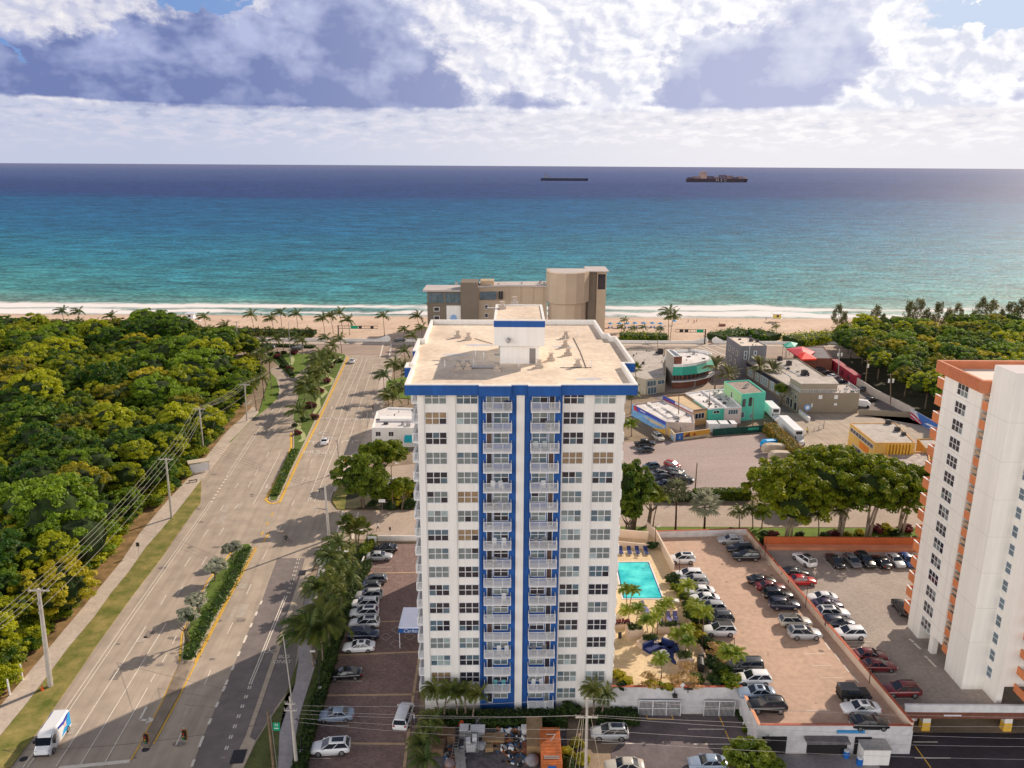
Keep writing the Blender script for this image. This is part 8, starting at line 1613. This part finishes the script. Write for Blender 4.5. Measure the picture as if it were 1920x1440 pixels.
mb=MB(); mb.box(L*.08,L*.14,-10,10,h,h+14); mb.box(L*.10,L*.12,-14,14,h+14,h+17); mb.box(L*.17,L*.20,-4,4,h,h+9); mb.build('superstructure',mat('ship_grey',(.22,.22,.28),.8,.1,.05),t); mb=MB(); mb.tube((L*.085,0,h),(L*.085,0,h+34),1.2,.8,6)
for k in range(6): mb.box(L*(.3+.1*k),L*(.33+.1*k),-5,5,h,h+3.5+2*(k%2))
mb.build('deck_gear',mat('ship_grey',0),t)
t,L,h=ship('dark container ship with white hull lettering on the horizon',1287,1402,341,(.05,.035,.05),1)
mb=MB(); mb.box(L*.21,L*.32,-13,13,h,h+26); mb.box(L*.22,L*.30,-18,18,h+26,h+31); mb.tube((L*.27,0,h+31),(L*.27,0,h+42),1.5,1,6); mb.build('superstructure',SH,t)
CC=[mat('ship_containers_a',(.13,.10,.14),.8,.3,.03),mat('ship_containers_b',(.22,.15,.16),.8,.3,.03)]
for i,(a,b,hh) in enumerate([(.02,.09,6),(.10,.2,10),(.33,.43,12),(.44,.52,8),(.53,.63,17),(.64,.74,14),(.75,.82,8),(.83,.9,11)]): mb=MB(); mb.box(L*a,L*b,-12,12,h,h+hh); mb.build('container_stack',CC[i%2],t)
mb=MB(); mb.box(L*.93,L*.96,-3,3,h,h+9); mb.box(L*.97,L*.995,-1,1,h,h+4); mb.build('foremast',SH,t)
for i,ch in enumerate('MSC'): text(ch,(L*(.49+.065*i),-14.6,h*.50),15,mat('ship_lettering',(.50,.45,.48),.8,0),'hull_lettering',(R(90),0,0),t,sx_=1.15)
# ---------------------------------------------------------------- pool terrace furniture
nv=mat('navy_sling',(.015,.03,.14),.7,.1,2); pv=mat('violet_sling',(.16,.15,.36),.7,.1,2)
def lounger(lab,px,py,ang,m,g):
    x,y=gp(px,py,ZD); t=thing('sun_lounger',lab,'sun lounger',(x,y,ZD+.02),ang,g); mb=MB(); mb.box(-.35,.35,-1.0,.45,.3,.36); mb.build('seat',m,t); mb=MB(); M_=Matrix.Translation((0,.45,.33))@Matrix.Rotation(R(35),4,'X'); mb.box(-.35,.35,0,.85,-.03,.03,0,M_); mb.build('backrest',m,t)
    mb=MB()
    for s in (-.37,.37): mb.box(s-.03,s+.03,-1.0,.5,.24,.3)
    mb.build('frame',M_white2,t)
    for a in (-.34,.34):
        for b in (-.9,.35): mb=MB(); mb.box(a-.03,a+.03,b-.03,b+.03,0,.24); mb.build('leg',M_white2,t)
for i,px in enumerate((1164,1180,1195,1211)): lounger('navy sun lounger above the pool, %s from the left'%ORD[i],px,1037,0,nv,'navy loungers above the pool')
for i,(px,py,a) in enumerate(((1254,1162,0.1),(1266,1162,-.1),(1251,1176,1.0),(1212,1150,.8),(1208,1142,.3))): lounger(['violet sun lounger, left of the pair near the terrace wall','violet sun lounger, right of the pair near the terrace wall','violet lounger turned sideways below the pair','violet lounger hidden among the palms','violet lounger behind the palm crowns'][i],px,py,a,pv,'violet loungers on the terrace')
x,y=gp(1263,1134,ZD); t=thing('table','white table at the terrace wall right of the pool','table',(x,y,ZD)); mb=MB(); mb.box(-.8,.8,-.5,.5,.72,.78); mb.build('tabletop',M_white2,t)
for a in (-.7,.7):
    for b in (-.4,.4): mb=MB(); mb.box(a-.03,a+.03,b-.03,b+.03,0,.72); mb.build('leg',M_white2,t)
x,y=gp(1279,1180,ZD); t=thing('table','round dark table with chairs below the violet loungers','table',(x,y,ZD)); mb=MB(); mb.tube((0,0,.7),(0,0,.75),.6,.6,12); mb.build('tabletop',M_dmetal,t); mb=MB(); mb.tube((0,0,0),(0,0,.7),.06,.06,6); mb.build('leg',M_dmetal,t)
x,y=gp(1284,1299,ZD); t=thing('table','dark table beside the seated person on the terrace','table',(x+.4,y,ZD)); mb=MB(); mb.box(-.6,.6,-.4,.4,.68,.73); mb.build('tabletop',M_dmetal,t); mb=MB(); mb.tube((0,0,0),(0,0,.68),.06,.06,6); mb.build('leg',M_dmetal,t)
# navy banquette
bp=[(1214,1223),(1238,1212),(1257,1219),(1265,1240),(1278,1248)]
t=thing('banquette','zigzag navy blue bench built along the terrace planters','bench',(0,0,0)); P=[Vector(gp(*p,ZD)) for p in bp]; mb=MB();bk=MB();pb_=MB()
for a,b in zip(P,P[1:]):
    d=b-a; m_=(a+b)/2; an=math.atan2(d.y,d.x); mb.obox(m_.x,m_.y,ZD,ZD+.5,d.length+.3,1.1,an); n_=Vector((-d.y,d.x)).normalized()*.7; bk.obox(m_.x+n_.x,m_.y+n_.y,ZD,ZD+1.05,d.length+.3,.35,an)
    pb_.obox(m_.x+n_.x*2.2,m_.y+n_.y*2.2,ZD,ZD+.8,d.length+.4,1.2,an)
mb.build('seat',nv,t); bk.build('backrest',mat('navy_sling',0),t); pb_.build('planter',M_parap,t)
for i,(px,py,w1,w2,hh) in enumerate([(1189,1192,2.3,1.6,1.4),(1252,1184,3.2,1.0,1.1),(1282,1244,2.4,1.6,1.2),(1218,1208,2.2,1.2,.9),(1162,1176,3.5,.8,.7)]):
    x,y=gp(px,py,ZD); t=thing('planter',['tall cream planter nearest the tower','long cream planter below the violet loungers','cream planter at the end of the navy bench','small cream planter at the left end of the navy bench','low cream planter box against the tower'][i],'planter',(x,y,ZD),.15); mb=MB(); mb.box(-w1/2,w1/2,-w2/2,w2/2,0,hh); mb.build('box',M_parap,t); V,F=leaves_np(rng.uniform([-w1/2.3,-w2/2.3,hh],[w1/2.3,w2/2.3,hh+.5],(260,3)),unit(260),.18); link('plants',mk('plants',V,F,[LF_dark if i<4 else LF_red]),t)
for i,(px,py) in enumerate(((1243,1226),(1252,1232))): x,y=gp(px,py,ZD); t=thing('table','small white low table before the navy bench, %s'%['left one','right one'][i],'table',(x,y,ZD),.5,'low tables before the navy bench'); mb=MB(); mb.box(-.5,.5,-.35,.35,.4,.46); mb.build('tabletop',M_white2,t); mb=MB(); mb.box(-.1,.1,-.1,.1,0,.4); mb.build('leg',M_white2,t)
x,y=gp(1313,1254,ZD); t=thing('barbecue','black barrel barbecue on the terrace by the wall','barbecue',(x,y,ZD),1.4); mb=MB(); mb.tube((-.9,0,.9),(.9,0,.9),.5,.5,12); mb.build('lid',M_black,t); mb=MB(); mb.box(-.95,.95,-.4,.4,.15,.7); mb.build('cabinet',M_black,t)
x,y=gp(1314,1240,ZD); t=thing('barbecue','smaller black smoker behind the barrel barbecue','barbecue',(x,y,ZD),1.4); mb=MB(); mb.tube((0,0,.2),(0,0,1.2),.42,.35,12); mb.build('body',M_black,t)
x,y=gp(1162,1196,ZD); t=thing('bin','small dark litter bin on the terrace','bin',(x,y,ZD)); mb=MB(); mb.tube((0,0,0),(0,0,.8),.25,.28,10); mb.build('body',M_dmetal,t)
# ---------------------------------------------------------------- building yard at the bottom
flat('yard_ground',G([(818,1362),(1062,1362),(1066,1560),(800,1560)]),.06,mat('dusty_ground',(.13,.115,.12),.95,.5,.5,fine=2))
mb=MB(); mb.prism(G([(815,1365),(1060,1362),(1060,1371),(815,1374)]),0,.1); struct('yard_kerb',mb,M_conc)
def bxo(name,label,cat,px,py,lx,ly,h,ang,m,z0=.07,lid=None):
    x,y=gp(px,py); t=thing(name,label,cat,(x,y,z0),ang); mb=MB(); mb.box(-lx/2,lx/2,-ly/2,ly/2,0,h); mb.build('body',m,t)
    if lid: mb=MB(); mb.box(-lx/2-.04,lx/2+.04,-ly/2-.04,ly/2+.04,h,h+.08); mb.build('lid',lid,t)
    return t
orng=mat('orange_container',(.46,.13,.035),.7,.25,1)
Y_a=gp(1030,1382)[1]; x0,_=yp(1011,1390,Y_a); x1,_=yp(1047,1390,Y_a)
t=thing('shipping_container','rusty orange ribbed storage container in the building yard','container',((x0+x1)/2,Y_a-4.5,.07),0); wd_=(x1-x0); mb=MB(); mb.box(-wd_/2,wd_/2,-3.2,3.2,0,2.4)
for k in range(26): mb.box(-wd_/2+.05,wd_/2-.05,-3.15+k*.245,-3.07+k*.245,2.4,2.45)
mb.build('body',orng,t); mb=MB(); mb.path([(-.5,1.8,2.52),(.6,1.8,2.52),(.2,.9,2.52),(-.1,.5,2.52)],.04,5); mb.box(-.9,.9,-2.4,-2.3,2.46,2.56); mb.box(-.9,.9,-2.1,-2.0,2.46,2.56); mb.build('roof_gear',M_metal,t); mb=MB(); mb.box(-.5,.5,-3.23,-3.2,1.7,2.2); mb.build('blue_sign',M_blue,t)
bt_=mat('plywood',(.30,.20,.11),.9,.25,1.5); wl_=mat('brown_boards',(.17,.105,.065),.9,.3,2)
for a in [('wooden_platform','tan board deck beside the orange container','platform',1002,1392,2.0,5.5,1.6,0,bt_,None),('wooden_crate','brown wooden crate at the far left of the yard','crate',827,1383,1.6,1.6,1.1,.1,wl_,None),('wooden_crate','brown wooden crate below the other at the yard left','crate',823,1408,1.4,2.0,1.0,-.1,wl_,None),('wooden_crate','tall brown crate right of the left crates','crate',846,1388,1.0,1.8,1.2,.05,wl_,None),
  ('metal_cabinet','grey cabinet with white lid, left of two','cabinet',872,1380,1.3,1.2,1.2,0,mat('grey_cabinet',(.28,.28,.31),.6,.1),M_white2),('metal_cabinet','grey cabinet with long white lid, right of two','cabinet',894,1382,2.0,1.3,1.2,0,mat('grey_cabinet',0),M_white2),('plywood_stack','stack of tan plywood in the yard centre','plywood stack',925,1392,2.8,1.5,.8,0,bt_,None),('plywood_stack','small tan board offcuts below the plywood stack','plywood stack',917,1407,1.0,.8,.6,.1,bt_,None),
  ('water_tank','white cube tank right of the debris pile','tank',986,1378,1.1,1.1,1.1,.1,M_white2,None),('metal_beam','pale metal channel lying at the bottom of the yard, left','beam',858,1430,.6,4.5,.25,.12,M_metal,None),('metal_beam','pale metal channel lying at the bottom of the yard, right','beam',868,1432,.6,4.5,.25,.12,M_metal,None),('brick_pallet','pallet of reddish bricks beside the board deck','pallet',988,1408,1.2,1.2,.9,.1,M_brick,None)]:
    bxo(a[0],a[1],a[2],a[3],a[4],a[5],a[6],a[7],a[8],a[9],lid=a[10])
x,y=gp(884,1402); t=thing('pallet_cage','silver wire cage with white boxes in the yard','cage',(x,y,.07),.05); mb=MB()
for i in range(7):
    for j in range(6): mb.box(-.9,.9,-.9+.36*j-.02,-.9+.36*j+.02,.25*i,.25*i+.03) if j in (0,5) else None
    mb.box(-.9,-.86,-.9,.9,.25*i,.25*i+.03); mb.box(.86,.9,-.9,.9,.25*i,.25*i+.03)
for a in np.linspace(-.9,.9,8): mb.box(a-.02,a+.02,-.92,-.88,0,1.6); mb.box(a-.02,a+.02,.88,.92,0,1.6)
mb.build('wire_frame',mat('bright_wire',(.55,.55,.55),.4,.1,metal=.5),t); mb=MB(); mb.box(-.7,-.1,-.5,.3,0,1.3); mb.box(.1,.7,-.2,.6,0,1.5); mb.box(-.6,.5,-.8,-.5,0,1.0); mb.build('boxes',M_white2,t)
for i,(px,py,r_,c) in enumerate([(903,1403,.7,(.30,.30,.33)),(881,1364,.6,(.33,.29,.30)),(897,1362,.85,(.36,.32,.34)),(998,1432,.9,(.26,.24,.26)),(844,1436,.7,(.22,.16,.17))]):
    x,y=gp(px,py); mb=MB(); mb.ball((0,0,r_*.5),r_,0,10,7,.12,.7); o=mb.build('tarp_heap',mat('grey_sheet%d'%i,c,.7,.3,2),None,True); o.location=(x,y,.07); tag(o,['grey plastic heap beside the wire cage','small pale heap at the back of the yard, left','large pale rounded heap at the back of the yard','grey heap left of the orange container end','dark pinkish heap at the bottom left of the yard'][i],'heap')
dm=MB(); 
for k in range(230):
    px=random.uniform(930,990); py=random.uniform(1372,1412); x,y=gp(px,py); s_=random.uniform(.1,.45); dm.box(-s_,s_,-s_*.4,s_*.4,0,random.uniform(.05,.3),random.randrange(6),Matrix.Translation((x,y,.07+random.uniform(0,.45)))@Matrix.Rotation(random.uniform(0,3),4,'Z')@Matrix.Rotation(random.uniform(-.5,.5),4,'X'))
for k in range(90):
    px=random.choice([random.uniform(835,870),random.uniform(940,1000)]); py=random.uniform(1400,1440); x,y=gp(px,py); s_=random.uniform(.1,.4); dm.box(-s_,s_,-s_*.4,s_*.4,0,.15,random.randrange(6),Matrix.Translation((x,y,.07))@Matrix.Rotation(random.uniform(0,3),4,'Z'))
o=dm.build('debris',[M_black,mat('deb_blue',(.05,.12,.25),.6,.2),M_metal,M_white2,wl_,mat('deb_orange',(.35,.12,.04),.7,.2)]); tag(o,'loose building debris heaped in the yard','debris',None,'stuff')
x,y=gp(855,1400); t=thing('ladder','grey metal ladder lying across the yard left of the cage','ladder',(x,y,.5),R(88)); mb=MB()
for s in (-.3,.3): mb.box(-2.5,2.5,s-.03,s+.03,0,.06)
for k in range(10): mb.box(-2.4+k*.5,-2.36+k*.5,-.3,.3,.0,.05)
mb.build('rails',M_metal,t)
x,y=gp(864,1366); t=thing('cement_mixer','small orange red machine at the back of the yard','machine',(x,y,.07)); mb=MB(); mb.tube((0,0,.5),(.2,-.3,1.2),.4,.2,10); mb.build('drum',mat('machine_red',(.55,.08,.02),.5,.1),t); mb=MB(); mb.box(-.4,.4,-.3,.3,.1,.5); mb.build('base',M_dmetal,t)
# service yard bins
for i,(px,py) in enumerate(((1586,1420),(1611,1434))): x,y=gp(px,py); t=thing('drum','blue plastic drum in the service yard, %s'%['left one','right one'][i],'drum',(x,y,.06),0,'blue drums'); mb=MB(); mb.tube((0,0,0),(0,0,.9),.38,.38,12); mb.build('body',mat('drum_blue',(.01,.12,.45),.5,.1),t); mb=MB(); mb.tube((0,0,.9),(0,0,.95),.34,.3,12); mb.build('lid',M_white2,t)
x,y=gp(1625,1408); t=thing('shed','white service shed against the deck wall','shed',(x,83.0,.06)); mb=MB(); mb.box(-1.6,1.6,-.9,.8,0,2.2); mb.build('wall',M_white,t); mb=MB(); mb.box(-1.7,1.7,-1.0,.85,2.2,2.3); mb.build('roof',M_metal,t)
mb=MB(); x,y=gp(1500,805); 
t=thing('boom_barrier','grey barrier frame at the delivery yard','barrier',(*gp(1535,806),.08),.6); mb=MB(); mb.box(-2.2,2.2,-.05,.05,1.0,1.1); mb.box(-2.2,2.2,-.05,.05,.4,.48); 
for a in (-2.1,0,2.1): mb.box(a-.06,a+.06,-.06,.06,0,1.1)
mb.build('frame',M_metal,t); mb=MB(); mb.tube((2.2,0,0),(2.2,0,2.4),.12,.1,6); mb.build('post',M_metal,t)
